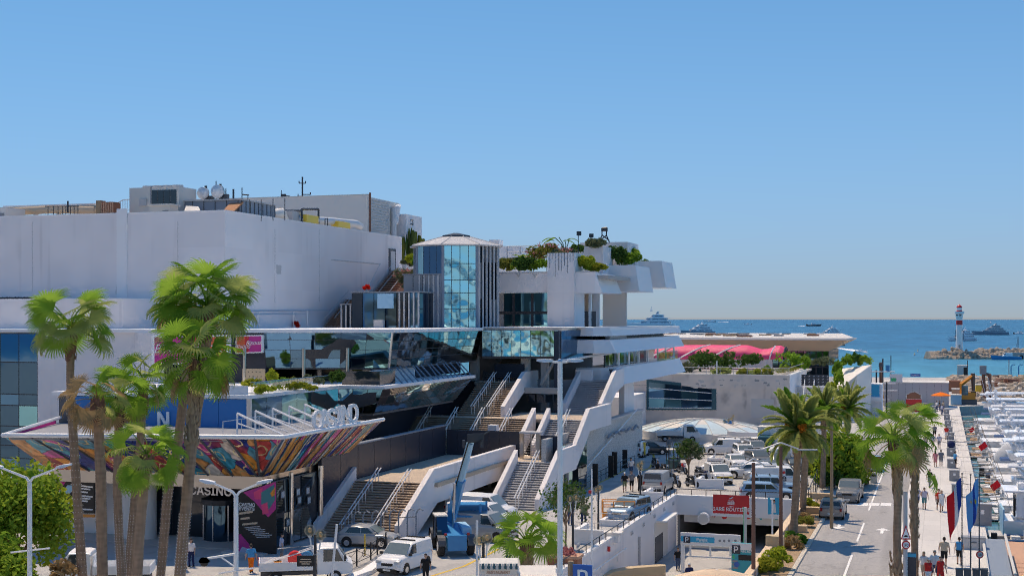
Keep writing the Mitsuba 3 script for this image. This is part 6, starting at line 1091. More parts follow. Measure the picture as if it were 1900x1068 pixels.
# planting on the casino terrace
for i, (x0, x1, yt, yb, Y, m, lab) in enumerate([(443, 482, 706, 722, 88, 'leaf_y', 'yellow-green bush at the left of the casino terrace'), (491, 506, 688, 712, 99, 'leaf_lime', 'tall yellow-green plant beside the yellow board'), (504, 524, 702, 720, 92, 'leaf_a', 'broad green plant behind the glass parapet'), (530, 560, 702, 716, 95, 'grass_m', 'dry golden bush on the casino terrace'), (552, 592, 700, 716, 96.5, 'leaf_olive', 'spreading bush on the casino terrace'), (608, 632, 690, 712, 99, 'leaf_c', 'dark shrub at the right end of the casino terrace'), (466, 500, 716, 730, 87.2, 'leaf_lime', 'low lime planting along the parapet corner'), (520, 580, 712, 724, 93, 'leaf_y', 'low yellow planting along the glass parapet')]): rb(x0, x1, yt, yb, Y, m, lab, 'bush', .2, 420, seed=40 + i, dep=.9)
# pavilion roof garden
for i, (x0, x1, yt, yb, Y, m, lab, dep) in enumerate([(1274, 1335, 658, 688, 212, 'leaf_c', 'dark leafy tree left of the lamp post on the pavilion roof', 4), (1332, 1406, 655, 690, 213, 'leaf_c', 'wide dark leafy tree right of the lamp post on the pavilion roof', 4), (1258, 1285, 674, 692, 208, 'leaf_olive', 'pale grass clump at the left end of the roof garden', 2), (1318, 1350, 682, 700, 200, 'leaf_fan_c', 'arching grassy plant by the roof railing', 2), (1370, 1388, 686, 698, 200, 'leaf_y', 'yellow-green ball shrub by the roof railing, left', 1.5), (1392, 1412, 687, 698, 200, 'leaf_lime', 'flowering ball shrub by the roof railing, middle', 1.5), (1414, 1432, 684, 697, 200, 'leaf_y', 'yellow-green ball shrub by the roof railing, right', 1.5), (1416, 1428, 681, 691, 203, 'leaf_a', 'small round green shrub behind the ball shrubs', 1.5), (1440, 1480, 656, 688, 214, 'leaf_fan', 'spiky palm-like shrub left of the glazed hall', 3), (1478, 1500, 662, 684, 218, 'leaf_a', 'green shrub in front of the glazed hall', 3), (1500, 1545, 664, 680, 222, 'leaf_olive', 'grey-green hedge below the glazed hall', 2), (1546, 1562, 672, 700, 214, 'leaf_a', 'green bush at the top of the white bastion', 2), (1560, 1582, 660, 680, 226, 'leaf_a', 'green shrub on the white bastion, left', 2), (1580, 1596, 656, 680, 227, 'leaf_c', 'dark shrub on the white bastion, middle', 2), (1592, 1614, 660, 680, 227, 'leaf_b', 'bright shrub on the white bastion, right', 2), (1548, 1562, 690, 720, 210, 'leaf_b', 'climbing green plant at the corner of the white bastion', 2), (1536, 1552, 715, 740, 207, 'leaf_lime', 'lime shrub by the white steps', 2)]): rb(x0, x1, yt, yb, Y, m, lab, 'roof_shrub', .36, 900 if dep == 4 else 420, seed=60 + i, dep=dep)
solo('grass_strip', 'strip of yellow grass sloping along the pavilion roof edge', 'grass', cloud((-22.2, 207, NT + .5), (1.2, 9, .4), 900, .22, 300, 40), 'grass_m', kind='stuff')
# ================================================================== vehicles
def hd(s, d): v = s * RGT + d * FWD; return math.atan2(v[1], v[0])
def crv(w, zb, zt, x): return [(x, y, z) for y, z in ((-w + .07, zb), (w - .07, zb), (w, zb + .13), (w * 1.0, zt - .16), (w - .06, zt - .03), (w * .6, zt), (-w * .6, zt), (-w + .06, zt - .03), (-w, zt - .16), (-w, zb + .13))]
def grn(wb, wt, zb, zr, x): z1 = max(zb + .01, zr - .07); return [(x, y, z) for y, z in ((-wb, zb), (wb, zb), (wt, z1), (wt * .86, max(zr, zb + .02)), (-wt * .86, max(zr, zb + .02)), (-wt, z1))]
def make_car(L, W, H, belt, hood, x0, x1, x2, x3, sides, wr=.31, rear=True, bed=None, wheelx=None, roofbars=False, dark_bumper=False):
    p = Proto(); h = L / 2; w = W / 2
    st = [(-h, w * .84, .32, belt - .12), (-h + .12, w * .95, .24, belt - .02), (-h + .5, w, .2, belt), (x0, w, .2, belt), (x0 + (h - x0) * .6, w * .98, .2, hood + (belt - hood) * .45), (h - .22, w * .93, .22, hood - .04), (h - .04, w * .82, .28, hood - .22), (h, w * .74, .34, hood - .34)]
    if bed: st[0] = (-h, w * .97, .35, bed); st[1] = (-h + .1, w * .99, .3, bed); st[2] = (x3 - .02, w, .25, bed)
    body = loft([crv(b, c, d, a) for a, b, c, d in st])
    wt = w * .84 if H < 1.7 else w * .9
    gr = loft([grn(w * .95, wt * .97, belt - .06, belt, x3 - .02 if not bed else x3), grn(w * .96, wt, belt - .06, H - .03, x2), grn(w * .96, wt, belt - .06, H, (x1 + x2) / 2), grn(w * .96, wt, belt - .06, H - .04, x1), grn(w * .93, wt * .96, belt - .06, belt, x0 + .02)])
    p.add('body', cat([body, gr]), 'car_white', 38)
    def sq(xa, xb, za, zb_, s):
        f = lambda x, z: np.array([x, s * (w * .96 + (wt - w * .96) * (z - belt) / (H - .07 - belt)), z]); q = [f(xa[0], za), f(xa[1], za), f(xb[1], zb_), f(xb[0], zb_)]
        return qslab(q if s < 0 else [q[1], q[0], q[3], q[2]], .02, .012)
    for s in (-1, 1):
        for (a0, a1, t0, t1) in sides: p.add('side_window', sq((a0, a1), (t0, t1), belt + .04, H - .13, s), 'car_glass')
    p.add('windscreen', qslab([(x0 - .08, -w * .88, belt + .05), (x0 - .08, w * .88, belt + .05), (x1 + .06, wt * .88, H - .09), (x1 + .06, -wt * .88, H - .09)], .02, .03), 'car_glass_light')
    if rear: p.add('rear_window', qslab([(x3 + .02 + (x2 - x3) * .12, w * .82, belt + .06), (x3 + .02 + (x2 - x3) * .12, -w * .82, belt + .06), (x2 - .02 - (x2 - x3) * .12, -wt * .82, H - .14), (x2 - .02 - (x2 - x3) * .12, wt * .82, H - .14)], .02, .03), 'car_glass')
    for i, xx in enumerate(wheelx or (-h + .78, h - .82)):
        for s in (-1, 1):
            nm = 'wheel' if (i, s) == (0, -1) else f'wheel_{i * 2 + (s > 0):03d}'
            p.add('wheel_arch' , disc((xx, s * (w - .005), wr + .06), wr + .07, 16, 'y', .03), 'black')
            p.add(nm + '__tyre', disc((xx, s * (w - .08), wr), wr, 18, 'y', .2), 'rubber'); p.add(nm + '__rim', disc((xx, s * (w + .022), wr), wr * .64, 12, 'y', .012), 'steel')
    for s in (-1, 1):
        p.add('headlight', bc((h - .14, s * w * .70, hood - .16), (.22, .34, .16)), 'lamp_clear'); p.add('tail_light', bc((-h + .03, s * w * .80, belt - .16 if not bed else bed - .2), (.1, .16, .26)), 'tail_red'); p.add('mirror', bc((x0 - .22, s * (w + .1), belt + .08), (.14, .2, .15)), 'black' if dark_bumper else 'car_white')
    p.add('grille', bc((h - .01, 0, hood - .3), (.05, W * .42, .16)), 'black'); p.add('bumper', loft([crv(w * .9, .2, .46, h - .2), crv(w * .78, .24, .44, h + .03)]), 'black' if dark_bumper else 'car_white'); p.add('rear_bumper', bc((-h + .02, 0, .42), (.12, W * .86, .2)), 'black' if dark_bumper else 'car_white')
    p.add('number_plate', bc((h + .035, 0, .36), (.02, .5, .11)), 'plate'); p.add('rear_plate', bc((-h - .045, 0, .5), (.02, .5, .11)), 'plate')
    if bed:
        p.add('bed', cat([bx(-h + .1, x3 - .1, -w + .12, w - .12, bed - .02, bed + .005)]), 'black'); p.add('bed_rail', cat([bx(-h, x3, s * w - .05, s * w + .05, bed, bed + .06) for s in (-1, 1)]), 'car_white')
    if roofbars: p.add('roof_bar', bx(x1 - .7, x1 - .62, -wt * .8, wt * .8, H, H + .07), 'black'); p.add('roof_bar', bx(x2 + .5, x2 + .58, -wt * .8, wt * .8, H, H + .07), 'black')
    return p
hatch = make_car(4.05, 1.78, 1.46, .95, .86, 1.0, .25, -1.35, -1.95, [(.62, -.22, .18, -.24), (-.30, -1.35, -.30, -1.12)])
estate = make_car(4.65, 1.84, 1.52, .97, .88, 1.1, .3, -2.0, -2.28, [(.7, -.2, .25, -.22), (-.28, -1.2, -.28, -1.2), (-1.28, -2.0, -1.28, -1.85)], wr=.33)
suv = make_car(4.6, 1.88, 1.70, 1.06, .98, 1.1, .4, -1.95, -2.25, [(.72, -.2, .36, -.22), (-.28, -1.2, -.28, -1.2), (-1.28, -2.0, -1.28, -1.9)], wr=.36, roofbars=True)
mini_van = make_car(4.25, 1.83, 1.82, 1.10, .98, 1.25, .45, -2.0, -2.10, [(.85, 0, .42, 0)], dark_bumper=True, rear=True, roofbars=True)
mid_van = make_car(5.1, 1.95, 1.97, 1.18, 1.02, 1.75, .95, -2.42, -2.52, [(1.3, .45, .95, .45)], wr=.33, dark_bumper=True)
people_van = make_car(5.1, 1.95, 1.95, 1.14, 1.0, 1.7, .85, -2.4, -2.52, [(1.2, .4, .85, .4), (.3, -1.0, .3, -1.0), (-1.1, -2.3, -1.1, -2.25)], wr=.34)
pickup = make_car(5.3, 1.9, 1.78, 1.12, 1.08, 1.15, .5, -.9, -1.05, [(.75, -.05, .45, -.05), (-.12, -.85, -.12, -.78)], wr=.38, bed=1.12)
g_cars = 'cars and vans parked around the festival hall'
def car(p, label, cat_, px, py, s, d, body, light=False, extra=None, sc=1.0):
    loc = gp(px, py); b = 'car_' + body
    return p.place(dict({id(hatch): 'hatchback', id(estate): 'estate_car', id(suv): 'sport_utility_car', id(mini_van): 'small_van', id(mid_van): 'panel_van', id(people_van): 'minibus', id(pickup): 'pickup'})[id(p)], label, cat_, (loc[0], loc[1], .012), hd(s, d), sc, g_cars, {'body': b, 'mirror': b if p not in (mini_van, mid_van) else 'black', 'bumper': b if p not in (mini_van, mid_van) else 'black', 'rear_bumper': b if p not in (mini_van, mid_van) else 'black', 'bed_rail': b, **(extra or {})})
car(hatch, 'silver hatchback parked in front of the shaded lower stairs', 'car', 683, 1012, .96, -.2, 'silver')
wk = car(mini_van, 'white small delivery van coming towards the viewer in the foreground street', 'van', 750, 1057, -.42, -.9, 'white')
car(mid_van, 'silver van nearest the blue telehandler, nose to the right', 'van', 893, 1000, .88, -.45, 'silver'); car(mid_van, 'white van in the middle of the three beside the telehandler', 'van', 893, 981, .88, -.42, 'white'); car(mid_van, 'long white van farthest back of the three beside the telehandler', 'van', 893, 966, .9, -.35, 'white', sc=1.06)
car(mid_van, 'grey van seen from behind with a dark rear window beside the motorcycles', 'van', 1222, 911, .32, .95, 'silver', extra={'rear_window': 'grey_dark'})
car(hatch, 'dark sedan at the left of the upper car park', 'car', 1207, 842, 1, .1, 'black'); car(mini_van, 'white van behind the yellow post at the left of the upper car park', 'van', 1184, 846, .35, 1, 'white')
car(mini_van, 'white small van with a lettered side facing left near the glass dome', 'van', 1340, 842, -1, .08, 'white'); car(suv, 'white off-road car facing the viewer behind the low walls', 'car', 1381, 852, .05, -1, 'white'); car(hatch, 'white hatchback facing the viewer, in front of the white off-road car', 'car', 1366, 868, .1, -1, 'white')
yv = car(mini_van, 'white van with yellow and black front facing the viewer in the car park', 'van', 1333, 895, .12, -1, 'white', extra={'bumper': 'black'})
ec = car(estate, 'white estate car with an orange spot on its door', 'car', 1388, 886, -1, .02, 'white')
car(suv, 'dark grey off-road car between the white cars', 'car', 1407, 864, .15, -1, 'grey'); car(people_van, 'dark grey minibus facing the viewer under the lamp arm', 'van', 1449, 872, -.1, -1, 'grey'); car(mid_van, 'dark green van seen from behind by the cabins', 'van', 1423, 838, .25, 1, 'green', extra={'rear_window': 'car_green'}); car(mid_van, 'white van beside the date palm trunks, nose to the left', 'van', 1466, 848, -.9, -.2, 'white')
sv = car(mid_van, 'white van with dark lettering on its side facing right', 'van', 1446, 904, 1, -.08, 'white'); car(suv, 'pale blue-grey off-road car behind the tunnel railing', 'car', 1434, 917, 1, -.12, 'blue'); car(estate, 'light blue estate car closest to the tunnel railing', 'car', 1424, 926.5, 1, -.1, 'blue'); car(hatch, 'black car half hidden behind the dark grey minibus', 'car', 1474, 876, .1, -1, 'black')
car(estate, 'taupe estate car driving away on the left lane of the pier road', 'car', 1546, 957, .303, .953, 'taupe'); car(pickup, 'silver pickup truck parked facing the viewer by the ficus', 'pickup', 1577, 927, -.33, -.94, 'grey')
car(hatch, 'blue-grey car far along the pier road at the kerb', 'car', 1621, 872, -.303, -.953, 'blue'); car(suv, 'grey-blue car parked behind the orange lift platform', 'car', 1168, 962, -.5, -.85, 'blue')
car(mini_van, 'silver small van in the middle of the car park behind the white hatchback', 'van', 1402, 846, .1, -1, 'silver'); car(hatch, 'white hatchback at the back of the car park by the cabins', 'car', 1398, 833, -1, .1, 'white'); car(suv, 'silver off-road car beside the lettered white van', 'car', 1425, 893, -1, .05, 'silver'); car(hatch, 'grey hatchback between the estate car and the dark minibus', 'car', 1428, 880, .1, -1, 'grey')
# lettering and marks on some of them, as parts in the vehicle's own frame
def deco(key, nm, mesh, mat):
    d = mikit.ply(mesh, 'm_' + mat); d['to_world'] = scene[key + '__body']['to_world']; scene[key_of(key + '__' + nm)] = d
deco(sv, 'side_lettering', text_on('spie', .55, (-.2, -.99, 1.0), (1, 0, 0), (0, 0, 1)), 'navy_panel'); deco(sv, 'side_emblem', disc((.3, -.985, 1.5), .13, 12, 'y', .01), 'red_paint'); deco(ec, 'door_spot', disc((-.4, .93, .62), .2, 14, 'y', .012), 'orange_paint'); deco(yv, 'yellow_band', bc((2.06, 0, .74), (.12, 1.5, .16)), 'yellow_paint'); deco(yv, 'yellow_side', bc((1.4, .92, .7), (.9, .03, .35)), 'yellow_paint')
# ---- flatbed truck (foreground) and others of its kind
def make_truck(bedmat='white_paint', crane=True):
    p = Proto()
    p.add('cab', loft([[(x, -.95, zb), (x, .95, zb), (x, .95 - i, zt - .1), (x, .8 - i, zt), (x, -.8 + i, zt), (x, -.95 + i, zt - .1)] for x, zb, zt, i in ((.7, .5, 2.05, .1), (1.0, .5, 2.12, .1), (1.9, .5, 2.1, .1), (2.45, .5, 1.3, 0), (2.75, .52, 1.15, .0))]), 'white_paint', 40)
    p.add('windscreen', qslab([(2.43, -.82, 1.34), (2.43, .82, 1.34), (1.95, .74, 2.02), (1.95, -.74, 2.02)], .02, .03), 'car_glass_light')
    for s in (-1, 1):
        f = lambda x, z: (x, s * (.955 - .1 * max(0, (z - .6)) / 1.45), z); q = [f(1.05, 1.25), f(2.2, 1.25), f(1.85, 1.95), f(1.05, 1.95)]; p.add('side_window', qslab(q if s < 0 else [q[1], q[0], q[3], q[2]], .02, .02), 'car_glass'); p.add('headlight', bc((2.72, s * .7, .85), (.1, .3, .18)), 'lamp_clear'); p.add('mirror', bc((2.3, s * 1.12, 1.45), (.1, .16, .32)), 'black')
    p.add('chassis', bx(-2.6, 2.5, -.4, .4, .42, .62), 'grey_dark'); p.add('flatbed', bx(-2.7, .55, -1.0, 1.0, .78, .9), bedmat)
    for a in ((-2.7, .55, -1.0, -.96), (-2.7, .55, .96, 1.0), (-2.7, -2.64, -.96, .96)): p.add('drop_side', bx(*a, .9, 1.28), bedmat)
    p.add('headboard', bx(.5, .56, -.96, .96, .9, 1.9), 'white_paint')
    for i, xx in enumerate((-1.7, 1.75)):
        for s in (-1, 1): n = f'wheel_{i * 2 + (s > 0):03d}' if i or s > 0 else 'wheel'; p.add(n + '__tyre', disc((xx, s * .88, .36), .36, 18, 'y', .24), 'rubber'); p.add(n + '__rim', disc((xx, s * 1.005, .36), .2, 12, 'y', .02), 'grey_light')
    if crane:
        p.add('hose_reel', disc((-.6, .0, 1.35), .42, 16, 'y', .5), 'red_paint'); p.add('blue_reel', disc((.1, .3, 1.3), .38, 16, 'y', .3), 'blue_paint'); p.add('ladder', cat([tube([(-2.5, s, 1.05), (.5, s, 1.95)], .035, 4) for s in (-.25, .25)] + [tube([(-2.5 + 3 * t, -.25, 1.05 + .9 * t), (-2.5 + 3 * t, .25, 1.05 + .9 * t)], .02, 4) for t in np.linspace(.05, .95, 9)]), 'alu'); p.add('rack_post', tube([(.5, -.9, .9), (.5, -.9, 2.2), (-1.6, -.9, 2.1)], .035, 5), 'white_paint'); p.add('tail_board', bx(-2.76, -2.72, .55, .98, .85, 1.3), 'red_paint'); p.add('orange_bucket', lathe([[.01, 0], [.2, 0], [.24, .35]], 10, (-1.6, -.3, .92)), 'orange_paint')
    return p
tk = make_truck(); loc = gp(566, 1076); tk.place('flatbed_truck', 'white flatbed works truck with hose reels in the left foreground', 'truck', (loc[0], loc[1], 0), hd(1, .18), 1.0, None)
tk2 = make_truck(crane=False); loc = gp(1258, 818); tk2.place('flatbed_truck', 'white cab truck in front of the glass dome', 'truck', (loc[0], loc[1], 0), hd(1, -.05), 1.0); loc = gp(196, 1085); tk2.place('flatbed_truck', 'white truck cab half hidden behind the light-strung palm trunks', 'truck', (loc[0] , loc[1], 0), hd(-1, -.1), 1.0)
# ---- blue telehandler
th = Proto()
th.add('chassis', loft([[(x, -w, zb), (x, w, zb), (x, w, zt), (x, -w, zt)] for x, w, zb, zt in ((-2.3, .5, .6, 1.6), (-1.2, .62, .55, 1.75), (1.3, .62, .55, 1.35), (2.3, .55, .6, 1.1))]), 'blue_paint', 30)
th.add('nose_plate', bx(2.25, 2.5, -.62, .62, .45, 1.45), 'blue_paint'); th.add('engine_cover', bx(-1.4, 1.2, .55, 1.15, .9, 1.75), 'blue_light'); th.add('cab', loft([[(x, -1.15, 1.0), (x, -.35, 1.0), (x, -.4, zt), (x, -1.1, zt)] for x, zt in ((-.7, 2.3), (.55, 2.42), (.95, 1.6))]), 'glass_dark'); th.add('cab_roof', bx(-.78, .62, -1.18, -.34, 2.42, 2.52), 'off_white')
for x in (-.7, .55): th.add('cab_post', bx(x - .04, x + .04, -1.17, -1.1, 1, 2.42), 'black')
for i, x in enumerate((-1.65, 1.65)):
    for s in (-1, 1): n = f'wheel_{i * 2 + (s > 0):03d}' if i or s > 0 else 'wheel'; th.add(n + '__tyre', lathe([[.25, -.2], [.58, -.22], [.66, -.14], [.66, .14], [.58, .22], [.25, .2]], 20).apply_transform(trimesh.transformations.rotation_matrix(math.pi / 2, [1, 0, 0])).apply_translation((x, s * .98, .66)), 'rubber'); th.add(n + '__rim', disc((x, s * 1.0, .66), .32, 14, 'y', .38), 'off_white'); th.add('mudguard', lathe([[.72, -.26], [.74, .26]], 20).apply_transform(trimesh.transformations.rotation_matrix(math.pi / 2, [1, 0, 0])).apply_translation((x, s * .98, .66)).slice_plane([0, 0, .75], [0, 0, 1]), 'grey_dark')
bt = np.array([2.0, 1.0, 7.7]); bb = np.array([-1.2, .12, 1.9])
th.add('boom', tube([bb, bb * .5 + bt * .5], .40, 4), 'blue_paint'); th.add('inner_boom', tube([bb * .6 + bt * .4, bb * .05 + bt * .95], .28, 4), 'blue_light'); th.add('boom_head', bc(bt + [.1, 0, 0], (.5, .5, .5)), 'metal_dark'); th.add('fork_carriage', cat([bc(bt + [.5, .2, .1], (.08, 1.1, .5)), bc(bt + [.6, .6, -.3], (.5, .12, .5)), bc(bt + [.6, -.6, -.3], (.5, .12, .5)), tube([bt + [.2, .7, .2], bt + [.6, 1.1, .5]], .06, 4)]), 'metal_dark'); th.add('ram', tube([(-.2, .12, 1.6), (.6, .12, 4.6)], .09, 6), 'steel'); th.add('hose', tube([bb + [.2, -.22, .2], (bb + bt) / 2 + [.2, -.28, 0], bt + [0, -.2, -.3]], .05, 4), 'black')
for s in (-1, 1): th.add('lamp', bc((2.3, s * .75, 1.5), (.1, .18, .14)), 'tail_red')
loc = gp(838, 1022); th.place('telehandler', 'blue telehandler with its boom raised steeply in front of the white stair wall', 'telehandler', (loc[0], loc[1], 0), hd(.2, -1))
k = thing('work_cage', 'blue railed work cage standing behind the telehandler', 'cage'); c = gp(868, 1000)
for z in (.9, 1.7, 2.5): part(k, 'rail', bc((c[0], c[1], z), (2.5, 1.4, .1), YAW), 'blue_paint')
for i in range(4): s, t = ((-1.05, -.65), (1.05, -.65), (1.05, .65), (-1.05, .65))[i]; part(k, 'post', bc((c[0] + s, c[1] + t + s * .3, 1.3), (.12, .12, 2.6)), 'blue_paint')
part(k, 'back_panel', bc((c[0], c[1] + .5, 1.5), (2.4, .06, 1.9), YAW), 'blue_paint')
# ---- orange lift platform
k = thing('lift_platform', 'orange railed lift platform standing on the car park edge', 'platform'); a, b = gp(1119, 966), gp(1178, 966); u = (b - a) / np.linalg.norm(b - a); v = np.array([-u[1], u[0], 0]); L_ = np.linalg.norm(b - a)
def lq(s, t, z): return a + u * s * L_ + v * t + [0, 0, z]
part(k, 'deck', hexa([lq(0, 0, .0), lq(1, 0, .0), lq(1, 1.2, .0), lq(0, 1.2, .0)], [lq(0, 0, .5), lq(1, 0, .5), lq(1, 1.2, .5), lq(0, 1.2, .5)]), 'orange_paint'); part(k, 'toe_board', hexa([lq(0, -.05, .5), lq(1, -.05, .5), lq(1, .0, .5), lq(0, 0, .5)], [lq(0, -.05, .72), lq(1, -.05, .72), lq(1, .0, .72), lq(0, 0, .72)]), 'orange_paint')
for z in (1.1, 1.5): part(k, 'rail', tube([lq(0, 0, z), lq(1, 0, z), lq(1, 1.2, z), lq(0, 1.2, z), lq(0, 0, z)], .04, 4), 'orange_paint')
for s, t in ((0, 0), (.33, 0), (.66, 0), (1, 0), (0, 1.2), (1, 1.2), (.5, 1.2)): part(k, 'post', tube([lq(s, t, .5), lq(s, t, 1.5)], .04, 4), 'orange_paint')
part(k, 'maker_plate', hexa([lq(.4, -.07, .3), lq(.62, -.07, .3), lq(.62, -.06, .3), lq(.4, -.06, .3)], [lq(.4, -.07, .42), lq(.62, -.07, .42), lq(.62, -.06, .42), lq(.4, -.06, .42)]), 'black')
# ---- motorcycles
mb = Proto()
for i, x in enumerate((-.68, .68)): n = 'wheel' if i == 0 else 'wheel_001'; mb.add(n + '__tyre', lathe([[.2, -.06], [.31, -.05], [.31, .05], [.2, .06], [.2, -.06]], 18).apply_transform(trimesh.transformations.rotation_matrix(math.pi / 2, [1, 0, 0])).apply_translation((x, 0, .31)), 'rubber'); mb.add(n + '__rim', disc((x, 0, .31), .2, 10, 'y', .04), 'grey_mid')
mb.add('engine', bc((.05, 0, .42), (.55, .3, .38)), 'grey_dark'); mb.add('tank', ball((.2, 0, .82), .26, 10, (1.3, .7, .75)), 'black', True); mb.add('seat', loft([[(x, -w, z), (x, w, z), (x, w * .8, z + .12), (x, -w * .8, z + .12)] for x, w, z in ((-.75, .08, .86), (-.4, .15, .78), (.0, .12, .74))]), 'black'); mb.add('fork', cat([tube([(.68, s * .09, .31), (.42, s * .09, 1.0)], .03, 5) for s in (-1, 1)]), 'steel'); mb.add('handlebar', tube([(.34, -.38, 1.05), (.42, 0, 1.0), (.34, .38, 1.05)], .022, 5), 'black'); mb.add('headlight', ball((.52, 0, .88), .1, 8), 'lamp_clear'); mb.add('exhaust', tube([(.1, -.17, .3), (-.4, -.2, .32), (-.75, -.2, .42)], .05, 6), 'steel'); mb.add('mudguard', tube([(-.95, 0, .62), (-.7, 0, .68), (-.4, 0, .6)], .07, 5), 'black')
for i, (px, py, a, m, lab) in enumerate([(1216, 868, 0.6, 'black', 'black motorcycle at the left end of the row by the grey van'), (1234, 880, .9, 'black', 'black motorcycle second from the left behind the grey van'), (1243, 889, 1.0, 'grey_dark', 'dark motorcycle in the middle of the row, nearest the viewer'), (1252, 902, 1.1, 'black', 'black motorcycle at the front of the row beside the van'), (1266, 878, .9, 'red_paint', 'motorcycle with a dull red tank in the row'), (1284, 903, 1.2, 'black', 'big black motorcycle standing apart nearest the viewer'), (1299, 886, 1.0, 'car_black', 'black motorcycle with purple tint beside the olive tree'), (1308, 893, 1.2, 'cloth_navy', 'navy motorcycle at the right end of the row')]): loc = gp(px, py); mb.place('motorcycle', lab, 'motorcycle', (loc[0], loc[1], 0), hd(.4, -1) + a * .3 - .3, 1.08, 'motorcycles parked beside the olive tree', {'tank': m})
# green forklift-like machine behind the motorcycles
k = thing('small_forklift', 'small dark green forklift behind the motorcycles', 'forklift'); c = gp(1249, 872)
part(k, 'body', bc(c + [0, 0, .7], (1.3, 1.8, .9), YAW), 'car_green'); part(k, 'counterweight', bc(c + [0, .6, 1.0], (1.2, .6, .5), YAW), 'grey_dark'); part(k, 'roof', bc(c + [0, 0, 2.15], (1.3, 1.5, .1), YAW), 'off_white')
for s in (-1, 1):
    for t in (-.6, .6): part(k, 'post', bc(c + [s * .58, t, 1.6], (.08, .08, 1.1), YAW), 'black'); part(k, 'wheel', disc(c + [s * .6, t, .28], .28, 12, 'x', .2), 'rubber')
for s in (-.25, .25): part(k, 'mast', bc(c + [s, -1.0, 1.3], (.1, .12, 2.5), YAW), 'metal_dark')
# ================================================================== boats
def hull(L, B, F, n=12, flare_=.16, sheer=.5):
    xs = np.linspace(0, 1, n); rings = []
    for t in xs:
        w = B / 2 * (0.92 + .08 * math.sin(min(1, t * 3) * math.pi / 2)) * (1 - max(0, (t - .42) / .58) ** 2.1) + .02; z = F * (1 + sheer * t ** 1.8); x = L * t
        xr = x + (F * .5 * t ** 3)
        rings.append([(x - .12 * L * t ** 4, 0, -.5 * F), (x - .05 * L * t ** 4, w * .8, -.28 * F), (x, w * (.86 - .1 * t), 0.05), (xr, w, z), (xr, w * .97, z + .05), (xr, 0, z + .02), (xr, -w * .97, z + .05), (xr, -w, z), (x, -w * (.86 - .1 * t), .05), (x - .05 * L * t ** 4, -w * .8, -.28 * F)])
    return loft(rings), lambda t: (B / 2 * (0.92 + .08 * math.sin(min(1, t * 3) * math.pi / 2)) * (1 - max(0, (t - .42) / .58) ** 2.1) + .02, F * (1 + sheer * t ** 1.8))
def tier(x0, x1, w0, w1, z0, z1, rake=.5, back=.1, taper=.82):
    """deckhouse with raked front"""
    a = [(x0, -w0, z0), (x0, w0, z0), (x1 * .75 + x0 * .25, w0, z0), (x1, w1, z0), (x1, -w1, z0), (x1 * .75 + x0 * .25, -w0, z0)]
    b = [(x0 + back, -w0 * taper, z1), (x0 + back, w0 * taper, z1), ((x1 * .75 + x0 * .25) - rake * .5, w0 * taper, z1), (x1 - rake, w1 * taper, z1), (x1 - rake, -w1 * taper, z1), ((x1 * .75 + x0 * .25) - rake * .5, -w0 * taper, z1)]
    return loft([[a[i] for i in (0, 5, 4, 3, 2, 1)][::-1], [b[i] for i in (0, 5, 4, 3, 2, 1)][::-1]]), a, b
def add_tier(p, x0, x1, w0, w1, z0, z1, rake, back, taper=.85, band=(.28, .8), roof=.25, glass='boat_glass'):
    m, a, b = tier(x0, x1, w0, w1, z0, z1, rake, back, taper); p.add('deckhouse', m, 'gel_white')
    A, Bq = np.array(a), np.array(b); lo = A * (1 - band[0]) + Bq * band[0]; hi = A * (1 - band[1]) + Bq * band[1]
    for i, j in ((5, 4), (4, 3), (3, 2)):
        q = [lo[i], lo[j], hi[j], hi[i]]; c = lambda u, v: grid_pts(q, u, v); qq = [c(.06, 0), c(.94, 0), c(.94, 1), c(.06, 1)]
        p.add('window', qslab(qq, .02, .02), glass)
    for i, j in ((0, 5), (2, 1)):
        q = [lo[i], lo[j], hi[j], hi[i]]
        for u0, u1 in ((.12, .5), (.54, .97)): p.add('window', qslab([grid_pts(q, u0, 0), grid_pts(q, u1, 0), grid_pts(q, u1, 1), grid_pts(q, u0, 1)], .02, .02), glass)
    q = [lo[1], lo[0], hi[0], hi[1]]; p.add('door', qslab([grid_pts(q, .15, -.3), grid_pts(q, .85, -.3), grid_pts(q, .85, 1), grid_pts(q, .15, 1)], .02, .02), glass)
    r = np.array(b); c = r.mean(0); e = (r - c) * (1 + roof * .4) + c; e[:, 0] += np.where(r[:, 0] < c[0], -roof * 2.2, 0); p.add('roof', loft([[e[i] for i in (0, 1, 2, 3, 4, 5)][::1], [e[i] + [0, 0, .12] for i in (0, 1, 2, 3, 4, 5)]]), 'gel_white')
def rail_pts(p, f, L, t0, t1, h=.7, mat='steel'):
    for s in (-1, 1):
        pts = []
        for t in np.linspace(t0, t1, 7): w, z = f(t); pts.append((L * t + .5 * t ** 3, s * w * .93, z))
        p.add('rail', cat([tube([np.array(q) + [0, 0, h] for q in pts], .02, 4)] + [tube([q, np.array(q) + [0, 0, h]], .016, 4) for q in pts]), mat)
